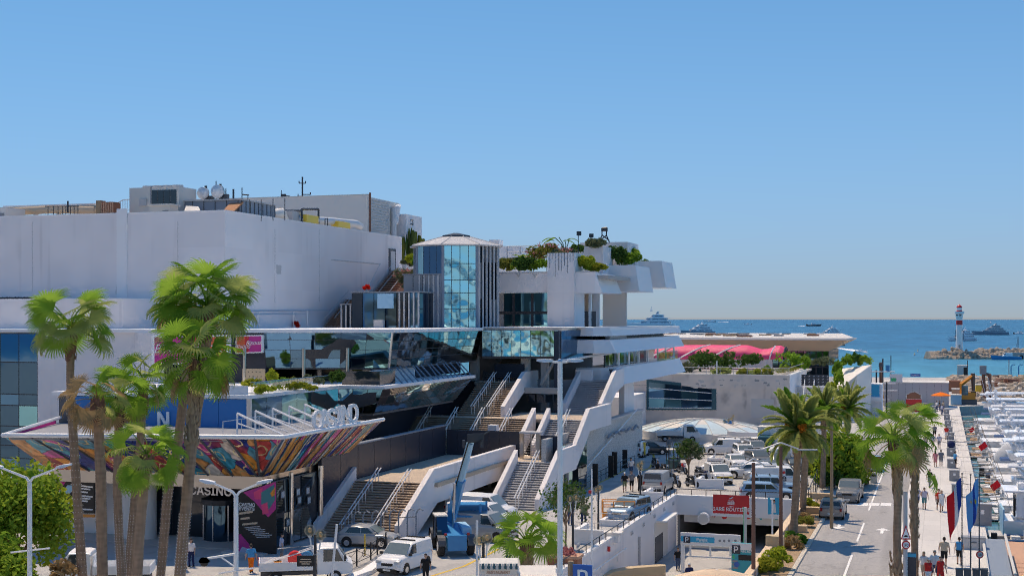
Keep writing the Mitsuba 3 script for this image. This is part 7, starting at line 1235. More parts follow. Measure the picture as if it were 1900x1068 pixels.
def common_stern(p, L, B, F):
    p.add('swim_platform', bx(-1.1, .05, -B * .42, B * .42, .18, .30), 'teak'); p.add('transom', bx(-.05, .05, -B * .44, B * .44, .25, F * 1.05), 'gel_white'); p.add('passerelle', cat([bc((-1.9, B * .22, F * .8), (3.4, .42, .06)), tube([(-3.5, B * .22 - .2, F * .8 + .7), (-.3, B * .22 - .2, F * .8 + .75)], .02, 4), tube([(-3.5, B * .22 - .2, F * .8), (-3.5, B * .22 - .2, F * .8 + .7)], .02, 4)]), 'grey_light')
    for s in (-1, 1):
        p.add('mooring_line', tube([(0, s * B * .42, F), (-2, s * B * .5, F * .75), (-4.2, s * B * .55, F * .95)], .025, 4), 'black')
        for t in (.15, .4): p.add('fender', ball((L * t, s * (B / 2 + .14), F * .55), .17, 8, (1, 1, 2.2)), 'navy_panel' if s < 0 else 'white_paint')
def flybridge(L, B, F, top=True, bim='canvas'):
    p = Proto(); m, f = hull(L, B, F); p.add('hull', m, 'gel_white', 40); common_stern(p, L, B, F); p.add('boot_stripe', hull(L * .998, B * 1.004, F * .16, sheer=0)[0], 'hull_blue')
    add_tier(p, L * .22, L * .72, B * .40, B * .26, F * 1.05, F + 1.75, L * .16, .2)
    p.add('cockpit_floor', bx(.1, L * .22, -B * .4, B * .4, F * .55, F * .6), 'teak'); p.add('cockpit_sofa', bx(.2, .8, -B * .36, B * .36, F * .6, F * 1.0), 'cushion'); p.add('foredeck_cushion', bx(L * .72, L * .82, -B * .16, B * .16, F * 1.38, F * 1.48), 'cushion')
    z = F + 1.87
    p.add('flybridge_coaming', loft([[(L * .10, -B * .36, z), (L * .10, B * .36, z), (L * .5, B * .34, z), (L * .55, 0, z), (L * .5, -B * .34, z)], [(L * .08, -B * .4, z + .75), (L * .08, B * .4, z + .75), (L * .53, B * .37, z + .62), (L * .59, 0, z + .6), (L * .53, -B * .37, z + .62)]]), 'gel_white', label=None) if False else p.add('flybridge_coaming', loft([[(L * .10, -B * .36, z), (L * .10, B * .36, z), (L * .5, B * .34, z), (L * .55, 0, z), (L * .5, -B * .34, z)][::-1][::-1], [(L * .08, -B * .4, z + .75), (L * .08, B * .4, z + .75), (L * .53, B * .37, z + .62), (L * .59, 0, z + .6), (L * .53, -B * .37, z + .62)]]), 'gel_white')
    p.add('flybridge_seat', bx(L * .12, L * .3, -B * .3, B * .3, z + .7, z + .82), 'cushion'); p.add('flybridge_screen', qslab([(L * .50, -B * .3, z + .65), (L * .50, B * .3, z + .65), (L * .45, B * .27, z + 1.15), (L * .45, -B * .27, z + 1.15)], .03), 'boat_glass')
    for s in (-1, 1): p.add('radar_arch', tube([(L * .2, s * B * .38, z + .6), (L * .13, s * B * .34, z + 1.7), (L * .11, 0, z + 1.85)], [.2, .14, .12], 5), 'gel_white')
    if top: p.add('hardtop', loft([[(L * .06, -B * .36, z + 1.85), (L * .06, B * .36, z + 1.85), (L * .42, B * .3, z + 1.9), (L * .42, -B * .3, z + 1.9)], [(L * .07, -B * .34, z + 2.0), (L * .07, B * .34, z + 2.0), (L * .41, B * .28, z + 2.05), (L * .41, -B * .28, z + 2.05)]]), bim)
    p.add('radar_dome', ball((L * .14, B * .12, z + 2.2), .28, 10, (1, 1, .7)), 'white_paint'); p.add('sat_dome', ball((L * .14, -B * .14, z + 2.25), .24, 10), 'white_paint'); p.add('aerial', tube([(L * .12, B * .3, z + 1.8), (L * .08, B * .34, z + 4.2)], .025, 4), 'white_paint'); rail_pts(p, f, L, .5, .97)
    fl = grid_flag(.9, .6, .1, 3); p.add('ensign_staff', tube([(.05, -B * .38, F), (-.6, -B * .38, F + 1.8)], .025, 4), 'wood'); p.add('ensign', mv(fl, (-.55, -B * .38, F + 1.1), 3.0, 0, .6), 'flag_red')
    return p
def grid_flag(w, h, amp, waves, n=10, m=6):
    V = [(w * i / n, amp * math.sin(waves * math.pi * i / n + j * .4) * (i / n), h * j / m - .25 * h * (i / n) ** 1.4 - .06 * h * math.sin(i / n * 5)) for i in range(n + 1) for j in range(m + 1)]
    F = [[i * (m + 1) + j, (i + 1) * (m + 1) + j, (i + 1) * (m + 1) + j + 1, i * (m + 1) + j + 1] for i in range(n) for j in range(m)]
    return tm(V, F)
def express(L, B, F):
    p = Proto(); m, f = hull(L, B, F, sheer=.35); p.add('hull', m, 'gel_white', 40); common_stern(p, L, B, F); p.add('boot_stripe', hull(L * .998, B * 1.004, F * .16, sheer=0)[0], 'hull_blue')
    add_tier(p, L * .35, L * .74, B * .38, B * .2, F * 1.08, F + 1.05, L * .2, .1, .8, (.15, .9)); p.add('cockpit_floor', bx(.1, L * .36, -B * .38, B * .38, F * .6, F * .66), 'teak')
    for s in (-1, 1): p.add('coaming', bx(.1, L * .36, s * B * .36, s * B * .44, F, F + .4), 'gel_white')
    p.add('sun_pad', bx(.1, L * .14, -B * .34, B * .34, F * .9, F * 1.1), 'cushion'); p.add('seat', bx(L * .2, L * .3, -B * .3, B * .3, F * .66, F * 1.15), 'cushion')
    for s in (-1, 1): p.add('arch', tube([(L * .3, s * B * .42, F + .3), (L * .2, s * B * .36, F + 1.8), (L * .2, 0, F + 1.95)], [.22, .14, .12], 5), 'gel_white')
    p.add('bimini', loft([[(L * .08, -B * .38, F + 1.95), (L * .08, B * .38, F + 1.95), (L * .4, B * .34, F + 2.0), (L * .4, -B * .34, F + 2.0)], [(L * .09, -B * .3, F + 2.15), (L * .09, B * .3, F + 2.15), (L * .39, B * .26, F + 2.2), (L * .39, -B * .26, F + 2.2)]]), 'canvas'); p.add('radar_dome', ball((L * .2, 0, F + 2.35), .25, 8, (1, 1, .7)), 'white_paint'); rail_pts(p, f, L, .5, .96, .55)
    fl = grid_flag(.7, .5, .1, 3); p.add('ensign_staff', tube([(.05, -B * .3, F), (-.4, -B * .3, F + 1.4)], .02, 4), 'wood'); p.add('ensign', mv(fl, (-.35, -B * .3, F + .8), 3.0, 0, .6), 'flag_red')
    return p
fb1, fb2, ex1 = flybridge(14, 4.4, 1.7), flybridge(17, 5.0, 2.0, True, 'gel_white'), express(11, 3.5, 1.25)
gb = 'motor yachts moored stern-to along the quay'
nth = ['second', 'third', 'fourth', 'fifth', 'sixth', 'seventh', 'eighth', 'ninth', 'tenth', 'eleventh', 'twelfth', 'thirteenth', 'fourteenth', 'fifteenth', 'sixteenth', 'seventeenth', 'eighteenth', 'nineteenth', 'twentieth', 'twenty-first', 'twenty-second', 'twenty-third', 'twenty-fourth', 'twenty-fifth']
y = 116.6
for i in range(23):
    t, s = ['ex', 'fb1', 'fb1', 'ex', 'fb2', 'fb1', 'ex', 'fb2'][i % 8], R.uniform(.92, 1.12) * (.9 if i < 3 else 1); w = dict(ex=3.5, fb1=4.4, fb2=5.0)[t] * s
    if 151 < y + w / 2 < 157: y = 157.2 - w * .4
    y += w / 2 + .35; m = {'ensign': 'flag_red' if i in (2, 9, 16) else 'skip', 'hardtop': R.choice(['gel_white', 'canvas', 'gel_white', 'canvas_blue']), 'bimini': R.choice(['canvas', 'gel_white', 'canvas_blue']), 'swim_platform': R.choice(['teak', 'grey_light', 'gel_white', 'gel_white'])}
    look_ = dict(ex='open sports boat', fb1='flybridge yacht', fb2='large flybridge yacht')[t] + (' with a red ensign' if m['ensign'] == 'flag_red' else '')
    dict(ex=ex1, fb1=fb1, fb2=fb2)[t].place('motor_yacht', f'white {look_}, {nth[i]} boat from the near quay end', 'yacht', (QX + 2.0 + R.uniform(-.2, .7), y, SEA), R.uniform(-.04, .04), s, gb, m); y += w / 2
    if y > 240: break
# cabin cruiser with a pale blue stern nearest the viewer
p = Proto(); L, B, F = 12, 4.2, 1.5; m, f = hull(L, B, F); p.add('hull', m, 'gel_white', 40); p.add('stern_panel', bx(-.06, .06, -B * .42, B * .42, F * .3, F * 1.55), 'blue_light'); p.add('boot_stripe', hull(L * .998, B * 1.004, F * .3, sheer=0)[0], 'hull_blue')
add_tier(p, .9, L * .55, B * .43, B * .36, F * 1.2, F + 2.1, .5, .0, .96, (.35, .85)); p.add('stern_door', bx(.82, .9, -.3, .5, F * 1.1, F + 1.5), 'black'); p.add('top_rail', cat([tube([(1.0, s * B * .4, F + 2.9), (L * .5, s * B * .38, F + 2.9)], .03, 4) for s in (-1, 1)] + [tube([(x, s * B * .4, F + 2.1), (x, s * B * .4, F + 2.9)], .02, 4) for s in (-1, 1) for x in (1, 3, 5)]), 'steel')
p.add('fly_console', bx(L * .3, L * .42, -B * .25, B * .25, F + 2.2, F + 3.0), 'gel_white'); p.add('screen', qslab([(L * .36, -B * .26, F + 3.0), (L * .36, B * .26, F + 3.0), (L * .33, B * .24, F + 3.5), (L * .33, -B * .24, F + 3.5)], .03), 'boat_glass'); p.add('life_raft', tube([(1.3, -1, F + 2.45), (1.3, .4, F + 2.45)], .28, 8), 'white_paint'); p.add('mast', tube([(L * .28, 0, F + 2.2), (L * .26, 0, F + 5.5)], .05, 5), 'white_paint'); p.add('side_port', bc((3.4, -B * .44, F * .75), (1.6, .2, .35)), 'boat_glass'); p.add('side_port', bc((3.4, B * .44, F * .75), (1.6, .2, .35)), 'boat_glass'); rail_pts(p, f, L, .5, .97); p.add('swim_platform', bx(-1.0, 0, -B * .4, B * .4, .15, .27), 'grey_light')
p.place('cabin_cruiser', 'boxy white cabin cruiser with a pale blue stern, nearest to the viewer', 'boat', (QX + 1.7, 112.4, SEA), .03, 1.05)
# covered tender / rigid inflatable
p = Proto(); L, B = 7, 2.6
for s in (-1, 1): p.add('tube', tube([(0, s * B * .42, .55), (L * .6, s * B * .42, .6), (L * .85, s * B * .28, .75), (L, 0, .9)], [.28, .28, .26, .2], 10), 'hull_blue' if s < 0 else 'grey_dark', True)
p.add('hull', hull(L * .95, B * .8, .5)[0], 'gel_white'); p.add('console', bx(2.4, 3.2, -.4, .4, .5, 1.5), 'gel_white'); p.add('seat', bx(1.2, 2.0, -.5, .5, .5, 1.0), 'cushion'); p.add('outboard', bc((-.3, 0, .8), (.5, .45, .9)), 'black')
p.place('inflatable_tender', 'dark inflatable tender moored before the domed boat cover', 'boat', (QX + 1.6, 152.3, SEA), .05)
k = thing('boat_cover', 'tall rounded pale canvas boat cover standing over a small boat', 'boat cover'); c = np.array([QX + 6.0, 154.9, SEA]); part(k, 'canvas', ball(c + [0, 0, 1.6], 2.6, 16, (1.35, .7, 1.05)), 'canvas', True); part(k, 'hull', mv(hull(8, 2.8, 1.0)[0], c + [-4, 0, 0]), 'gel_white')
p2 = p; p2.place('inflatable_tender', 'small tender tied up beside the quay wall in front of the cabin cruiser', 'boat', (QX + 1.2, 108.0, SEA), .1, .8); p2.place('inflatable_tender', 'small dinghy with a dark cover beside the cabin cruiser', 'boat', (QX + 6, 105.0, SEA), .3, .7)
# second line of boats behind, only their tops show at the right edge
for i, (x, y, s) in enumerate(((24, 150, 1.1), (27, 178, 1.2), (29, 206, 1.2), (26, 128, 1.0))): fb2.place('motor_yacht', f'white yacht in the outer row at the right edge, {["second","third","farthest","nearest"][i]} from the viewer', 'yacht', (x, y, SEA), .02, s, gb, {'ensign': 'skip', 'ensign_staff': 'skip', 'passerelle': 'skip', 'mooring_line': 'skip'})
# jetty pontoon and gangway in the near corner
k = thing('pontoon', 'floating pontoon with a brownish deck at the lower right', 'pontoon'); a = gp(1852, 1012, -.9)
part(k, 'deck', bx(a[0] + .2, a[0] + 14, 84, a[1] + 2, -1.5, -.85), 'terracotta_light'); part(k, 'edge', bx(a[0], a[0] + .2, 84, a[1] + 2, -1.5, -.75), 'off_white')
for i in range(8): part(k, 'plank_joint', bx(a[0] + .2, a[0] + 14, 84.5 + i * 1.7, 84.56 + i * 1.7, -.85, -.84), 'brown_rust')
k = thing('gangway', 'grey ribbed steel gangway leading down to the pontoon', 'gangway'); g0, g1 = gp(1838, 1000, .15), gp(1852, 1066, -.3)
part(k, 'deck', hexa([(g0[0] - .5, g0[1], .05), (g1[0] - .6, g1[1] - 4, .0), (g1[0] + .7, g1[1] - 4, .0), (g0[0] + .9, g0[1], .05)], [(g0[0] - .5, g0[1], .2), (g1[0] - .6, g1[1] - 4, .15), (g1[0] + .7, g1[1] - 4, .15), (g0[0] + .9, g0[1], .2)]), 'grey_blue')
for s in (-.55, .95): part(k, 'side', tube([(g0[0] + s, g0[1], .55), (g1[0] + s - .15, g1[1] - 4, .5)], .09, 5), 'off_white')
# ---- yachts at anchor on the open sea
def superyacht(n, dark=False):
    p = Proto(); L, B, F = 30, 6.2, 2.4; m, f = hull(L, B, F, 14, sheer=.45); p.add('hull', m, 'gel_white', 40); p.add('boot_stripe', hull(L * .998, B * 1.004, F * .14, sheer=0)[0], 'hull_blue'); p.add('swim_platform', bx(-1.4, 0, -B * .4, B * .4, .2, .5), 'teak')
    z = F * 1.05; x0, x1 = 2.5, L * .76
    for i in range(n):
        add_tier(p, x0, x1, B * (.43 - .04 * i), B * (.3 - .04 * i), z, z + 1.8, 2.4, .3, .9, (.38, .74), .5, 'grey_blue'); z += 1.95; x0 += 1.8 + .7 * i; x1 -= 3.4
    p.add('mast', tube([(x0 + 1.5, 0, z - .1), (x0 + .6, 0, z + 3.2)], [.3, .1], 6), 'gel_white'); p.add('radar', bc((x0 + 1, 0, z + 1.6), (.3, 2.2, .2)), 'white_paint')
    for s in (-1, 1): p.add('sat_dome', ball((x0 + .8, s * 1.1, z + .55), .55, 8), 'white_paint')
    return p
sy3, sy4 = superyacht(3), superyacht(4); gy = 'yachts anchored on the open sea'
def at_sea(pr, lab, px, wl, width_px, s, d, mats=None, nm='superyacht', zs=1.0):
    loc = gp(px, wl, SEA); dd = (loc - EYE) @ FWD; Lm = width_px * dd / FPX / max(.25, abs(s)); a = hd(s, d); sc = Lm / 30.0; loc = loc - np.array([math.cos(a), math.sin(a), 0]) * 15 * sc; pr.place(nm, lab, 'yacht', (loc[0], loc[1], SEA), a, (sc, sc, sc * zs), gy, mats)
at_sea(sy4, 'largest anchored yacht with many white decks, half hidden by the terrace building', 1208, 608, 84, -.95, .3); at_sea(sy3, 'grey-blue hulled anchored yacht behind the flat-roofed hall, left', 1294, 620, 64, -.95, -.3, {'hull': 'grey_blue'}); at_sea(sy3, 'white anchored yacht above the tip of the flat roof', 1538, 622, 46, -.9, -.4); at_sea(sy3, 'white anchored yacht passing behind the lighthouse', 1784, 632, 58, -.85, -.5); at_sea(sy4, 'dark-hulled anchored yacht right of the lighthouse', 1838, 621, 60, -.95, .25, {'hull': 'grey_blue', 'deckhouse': 'grey_light'})
def motorboat(lab, px, py, Lm, s, d, hullm='gel_white'):
    p = Proto(); p.add('hull', hull(Lm, Lm * .32, Lm * .1, 8)[0], 'gel_white'); p.add('cabin', tier(Lm * .3, Lm * .62, Lm * .1, Lm * .07, Lm * .11, Lm * .24, Lm * .07, 0)[0], 'gel_white'); p.add('windscreen', bc((Lm * .55, 0, Lm * .19), (Lm * .06, Lm * .15, Lm * .05)), 'boat_glass'); p.add('outboard', bc((-Lm * .04, 0, Lm * .08), (Lm * .08, Lm * .1, Lm * .14)), 'black')
    loc = gp(px, py, SEA); p.place('motorboat', lab, 'boat', (loc[0], loc[1], SEA + .1), hd(s, d), 1.0, None, {'hull': hullm})
motorboat('farthest small motorboat left of centre on the sea', 1326, 597.5, 60, -1, .2); motorboat('middle distant motorboat on the open sea', 1498, 605, 34, 1, .1, 'grey_dark'); motorboat('small white boat farther left on the sea', 1394, 602.5, 22, -1, 0); motorboat('speedboat with a white wake passing the shore', 1588, 653, 6, .8, -.6); motorboat('tiny white boat at the right beyond the dark yacht', 1882, 620, 14, 1, 0); motorboat('small boat near the tip of the flat roof', 1556, 641, 5, .6, -.8, 'grey_dark')
motorboat('blue moored boat beside the breakwater quay at the right edge', 1893, 667, 12, -1, 0, 'blue_paint')
# ================================================================== people
def caps(*pr, n=9):
    return m3.Manifold.batch_hull([m3.Manifold.sphere(float(r), n).translate([float(a) for a in c]) for c, r in pr])
def limb(pts, rs, n=9):
    out = caps((pts[0], rs[0]), (pts[1], rs[1]), n=n)
    for i in range(1, len(pts) - 1): out = out + caps((pts[i], rs[i]), (pts[i + 1], rs[i + 1]), n=n)
    return out
def m2t(m): q = m.to_mesh(); return tm(q.vert_properties[:, :3], q.tri_verts)
def hand(wr, dirn, side):
    """palm, four unequal bent fingers and a thumb from the side of the palm"""
    wr, d = np.array(wr, float), np.array(dirn, float); d /= np.linalg.norm(d); s = np.cross(d, [side, 0.001, 0]); s /= np.linalg.norm(s); n = np.cross(s, d)
    pc = wr + d * .05; out = caps((wr, .026), (wr + d * .085 + s * .028, .014), (wr + d * .085 - s * .03, .014))
    for i, (o, L) in enumerate(((.03, .07), (.01, .08), (-.01, .075), (-.03, .06))): b = wr + d * .09 + s * o; k = b + d * L * .55 + n * .008; e = k + d * L * .4 + n * .025; out = out + limb([b, k, e], [.0095, .009, .008], 6)
    b = wr + d * .03 + s * .03; return out + limb([b, b + s * .028 + d * .025, b + s * .034 + d * .055], [.012, .011, .009], 6)
def figure(pose='walk', fem=False, top='shirt', bottom='shorts', hair='short', f=1):
    """a standing figure 1.75 m tall facing +y, its meshes by part; f mirrors the stride"""
    sw = .19 if fem else .215; hipw = .10; st = {'walk': .26, 'stand': .04, 'phone': .05, 'photo': .08}[pose] * f
    hip = np.array([0, 0, .93]); sh = np.array([0, .02, 1.44]); neck = np.array([0, .025, 1.50]); head = np.array([0, .045, 1.635])
    legs, arms = [], []
    for s in (-1, 1):
        a = st * s; h = hip + [s * hipw, 0, -.02]; kn = np.array([s * hipw, a * .55 + .03, .50]); an = np.array([s * hipw, a - (.05 if a < 0 else 0), .10 + (.07 if a < -.1 else 0)]); legs.append((h, kn, an))
        shd = sh + [s * sw, 0, -.03]
        if pose == 'phone' and s == 1: el = shd + [.10, .10, -.24]; wr = el + [-.12, .08, .26]; hdn = (-.35, .1, .9)
        elif pose == 'photo': el = shd + [s * .08, .16, -.20]; wr = el + [-s * .10, .22, .14]; hdn = (-s * .3, .7, .5)
        else: el = shd + [s * .07, -a * .45 - .02, -.27]; wr = el + [s * .01, -a * .35 + .08, -.24]; hdn = (0, .15 - a * .3, -1)
        arms.append((shd, el, wr, hdn, s))
    B = caps((hip + [-.08, 0, 0], .115), (hip + [.08, 0, 0], .115), (np.array([-.07, .0, 1.12]), .10), (np.array([.07, 0, 1.12]), .10)) + caps((np.array([-.07, 0, 1.12]), .10), (np.array([.07, 0, 1.12]), .10), (sh + [-sw * .75, 0, -.04], .075), (sh + [sw * .75, 0, -.04], .075), (np.array([0, .04, 1.30]), .125)) + caps((neck - [0, 0, .06], .06), (neck + [0, .01, .05], .052))
    B = B + caps((head + [0, -.015, .03], .092), (head + [0, .02, -.045], .066), (head + [0, .035, .03], .07)) + caps((head + [0, .075, .0], .018), (head + [0, .105, -.022], .016)) + caps((head + [-.02, .08, -.052], .014), (head + [.02, .08, -.052], .014))
    for s in (-1, 1): B = B + caps((head + [s * .085, -.01, .01], .018), (head + [s * .088, -.012, -.02], .012)) + m3.Manifold.sphere(.012, 6).translate([float(s * .032), float(head[1] + .082), float(head[2] + .02)])
    for h, k, a in legs: B = B + limb([h, k, a], [.085, .058, .042]) + caps((a - [0, .03, .05], .04), (a + [0, .14, -.07], .03))
    for shd, e, w_, hdn, s in arms: B = B + limb([shd, e, w_], [.05, .04, .03]) + hand(w_, hdn, s)
    body = m2t(B); out = {'body': body}
    g = .016
    S = caps((hip + [-.08, 0, .06], .115 + g), (hip + [.08, 0, .06], .115 + g), (np.array([-.07, .0, 1.14]), .10 + g), (np.array([.07, 0, 1.14]), .10 + g)) + caps((np.array([-.07, 0, 1.12]), .10 + g), (np.array([.07, 0, 1.12]), .10 + g), (sh + [-sw * .78, 0, -.04], .075 + g), (sh + [sw * .78, 0, -.04], .075 + g), (np.array([0, .04, 1.30]), .125 + g))
    for shd, e, w_, hdn, s in arms:
        if top == 'shirt': S = S + caps((shd, .062), (shd * .35 + e * .65, .058))
        if top == 'long': S = S + limb([shd, e, w_], [.062, .054, .045])
    out['shirt'] = m2t(S)
    if bottom == 'dress': out['skirt'] = m2t(caps((hip + [-.07, 0, .1], .12), (hip + [.07, 0, .1], .12), (np.array([-.14, -.06, .58]), .06), (np.array([.14, -.06, .58]), .06), (np.array([-.14, .1, .58]), .06), (np.array([.14, .1, .58]), .06)))
    else:
        Q = caps((hip + [-.08, 0, .02], .128), (hip + [.08, 0, .02], .128), (hip + [-.08, 0, -.08], .115), (hip + [.08, 0, -.08], .115))
        for h, k, a in legs: Q = Q + (limb([h, k * .85 + h * .15], [.10, .085]) if bottom == 'shorts' else limb([h, k, a + [0, 0, .02]], [.10, .078, .065]))
        out['shorts' if bottom == 'shorts' else 'trousers'] = m2t(Q)
    if hair != 'bald':
        H = caps((head + [0, -.03, .055], .092), (head + [0, .02, .075], .075), (head + [0, -.06, .0], .07))
        if hair == 'long': H = H + caps((head + [0, -.06, .0], .085), (head + [0, -.09, -.16], .07), (head + [-.05, -.07, -.2], .05), (head + [.05, -.07, -.2], .05))
        if hair == 'hat': H = caps((head + [0, -.01, .07], .1), (head + [0, .02, .09], .085)) + caps((head + [-.06, .02, .07], .03), (head + [.06, .02, .07], .03), (head + [0, .17, .055], .02))
        out['cap' if hair == 'hat' else 'hair'] = m2t(H)
    sh_ = None
    for h, k, a in legs: c = caps((a - [0, .04, .055], .047), (a + [0, .15, -.072], .034), (a + [0, .05, -.06], .045)); sh_ = c if sh_ is None else sh_ + c
    out['shoes'] = m2t(sh_); return out
_fig = {}
g_people = 'people strolling on the quay and around the festival hall'
def person(label, px, py, s, d, shirt, low, pose='walk', fem=False, top='shirt', bottom='shorts', hair='short', hairm='hair_dark', skin='skin', z=0.0, sc=1.0, f=1, shoes='cloth_black', bag=None):
    k = (pose, fem, top, bottom, hair, f)
    if k not in _fig:
        p = Proto()
        for nm, m in figure(*k).items(): p.add(nm, m, 'skin', 40)
        _fig[k] = p
    loc = gp(px, py, z); h = hd(s, d) - math.pi / 2; w = 'cloth_' + low
    kk = _fig[k].place('person', label, 'person', (loc[0], loc[1], z), h, sc, g_people, {'body': skin, 'shirt': 'cloth_' + shirt, 'shorts': w, 'trousers': w, 'skirt': w, 'hair': hairm, 'cap': 'cloth_white', 'shoes': shoes})
    if bag:
        m = m2t(caps(([-.1, -.2, 1.36], .06), ([.1, -.2, 1.36], .06), ([-.1, -.2, 1.05], .07), ([.1, -.2, 1.05], .07))); dct = mikit.ply(m, 'm_cloth_' + bag, 40); dct['to_world'] = scene[kk + '__body']['to_world']; scene[kk + '__backpack'] = dct
    return kk
PZ = .112
away, near_ = (.303, .953), (-.303, -.953)
person('man in a striped polo shirt and black shorts walking away on the quay', 1752, 1051, *away, 'beige', 'black', hair='short', z=PZ, sc=1.05)
person('person in a bright blue vest walking away beside the striped polo man', 1780, 1047, *away, 'sky', 'black', top='vest', fem=True, z=PZ, sc=.98, f=-1)
person('person with brown hair and a white top at the bottom edge of the quay', 1714, 1075, -.1, -1, 'white', 'beige', fem=True, hair='long', hairm='hair_blond', z=PZ, sc=.95)
person('person in a white shirt and blue backpack straps at the bottom edge of the quay', 1734, 1078, 0, -1, 'white', 'denim', hairm='hair_grey', z=PZ, sc=1.05, bag='navy', f=-1)
person('woman in a red top with a straw sunhat at the bottom edge of the quay', 1722, 1088, 0, -1, 'red', 'white', fem=True, top='vest', hair='hat', z=PZ, sc=.95); person('person in a red dress at the bottom edge of the quay', 1745, 1085, .05, -1, 'red', 'red', fem=True, bottom='dress', top='vest', z=PZ, sc=.95)
person('man in a white vest and grey shorts taking a drink while walking on the quay', 1715, 944, -.2, -1, 'lilac', 'teal', pose='phone', top='vest', z=PZ); person('man in a red shirt walking beside the woman in a white dress', 1742, 947, -.2, -1, 'red', 'black', z=PZ, f=-1); person('woman in a white sundress walking towards the viewer', 1747, 949, -.2, -1, 'white', 'white', fem=True, top='vest', bottom='dress', hair='long', hairm='hair_blond', z=PZ, sc=.98)
person('person in light blue partly hidden by the palm trunk on the quay', 1702, 942, 0, -1, 'lilac', 'denim', z=PZ); person('woman in a dark top and grey trousers walking alone towards the viewer', 1725, 904, 0, -1, 'black', 'grey', fem=True, bottom='trousers', z=PZ, sc=.96)
person('woman in a pink dress walking away with a man in dark grey', 1735.5, 866, *away, 'pink', 'pink', fem=True, bottom='dress', hair='long', z=PZ, sc=.97); person('man in a dark grey shirt beside the woman in the pink dress', 1746, 865, *away, 'grey', 'grey', z=PZ, f=-1); person('person in a pale blue shirt bending by the quay cabinet', 1772, 868, 1, .2, 'sky', 'black', pose='stand', z=PZ)
person('man in a pale lilac shirt, left of a strolling pair far along the quay', 1731, 832, *near_, 'lilac', 'beige', z=PZ); person('man in a pale lilac shirt, right of the strolling pair far along the quay', 1742.5, 832, *near_, 'lilac', 'grey', z=PZ, f=-1); person('person in dark grey walking behind the lilac pair', 1734, 812, *near_, 'grey', 'black', z=PZ); person('person in a red shirt by the far row of cabinets', 1756, 815, *near_, 'red', 'white', z=PZ); person('person half hidden by the palm fronds on the far quay', 1717, 833, *away, 'beige', 'denim', z=PZ)
for i, (px, py, c, lab) in enumerate([(1738, 763, 'white', 'person in white under the orange parasol, left'), (1744, 762, 'black', 'person in black under the orange parasol, middle'), (1750, 763, 'beige', 'person in beige under the orange parasol, right'), (1712, 772, 'pink', 'person in pink at the left of the far quay'), (1716, 785, 'red', 'person in red near the palm crown on the far quay'), (1748, 770, 'lilac', 'person beside the far cabinets on the quay')]): person(lab, px, py, R.choice([-1, 1]), .4, c, 'denim', pose='stand', bottom='trousers', z=PZ, f=1)
# car park and street
person('man in an olive shirt and dark trousers walking by the ramp railing', 1083, 974, .2, 1, 'olive', 'navy', bottom='trousers', sc=1.03); person('person in a brown top standing beside the sparse olive tree', 1058, 973, .1, 1, 'olive', 'denim', bottom='trousers', pose='stand')
person('man in a black t-shirt and khaki shorts, left of a pair in the car park', 1159, 912, -.1, -1, 'black', 'olive', hair='hat'); person('man in a dark brown shirt walking, right of the pair in the car park', 1172, 911, -.1, -1, 'grey', 'black', f=-1, sc=1.04); person('person in black behind the lamp post by the grey van', 1188, 911, .3, 1, 'black', 'black', bottom='trousers')
person('man in a black t-shirt standing by the motorcycles', 1220, 888, .6, -.6, 'black', 'black', pose='stand', bottom='trousers'); person('grey-clothed figure standing at the far end of the car park', 1242, 842, 0, -1, 'grey', 'beige', pose='stand', bottom='trousers', sc=1.15); person('person in a pale shirt on the walkway by the black posts', 1091, 884, 0, -1, 'sky', 'lilac', pose='stand', bottom='trousers'); person('person in white behind the railing of the walkway', 1171, 882, 0, -1, 'white', 'denim', pose='stand')
person('man in a black t-shirt and jeans standing at the car park portal', 1258, 1057, .1, -1, 'black', 'denim', pose='stand', bottom='trousers', z=-3.98); person('man in a dark purple shirt and pale cap raising a hand at the ramp', 1279, 1092, -.2, .9, 'navy', 'denim', pose='phone', hair='hat', bottom='trousers', z=-3.0)
person('woman in a white shirt and dark trousers on the phone before the casino entrance', 355, 1050, -.2, -1, 'white', 'navy', pose='phone', fem=True, bottom='trousers', hair='long'); person('worker in a blue shirt and orange trousers beside the poster', 466, 1062, -.3, .8, 'sky', 'orange', bottom='trousers', pose='walk', sc=1.0); person('person in a white shirt leaning by the flatbed truck', 522, 1040, .8, .3, 'lilac', 'grey', pose='stand', hair='short'); person('person behind the light-strung palm trunk at the casino plaza', 341, 1058, 0, -1, 'red', 'white', fem=True)
person('person in dark clothes at the foreground kerb beside the white van', 790, 1082, 0, -1, 'black', 'black', pose='stand', bottom='trousers'); person('pedestrian in jeans half hidden behind the small palm', 943, 1040, .2, -1, 'grey', 'denim', bottom='trousers', pose='stand')
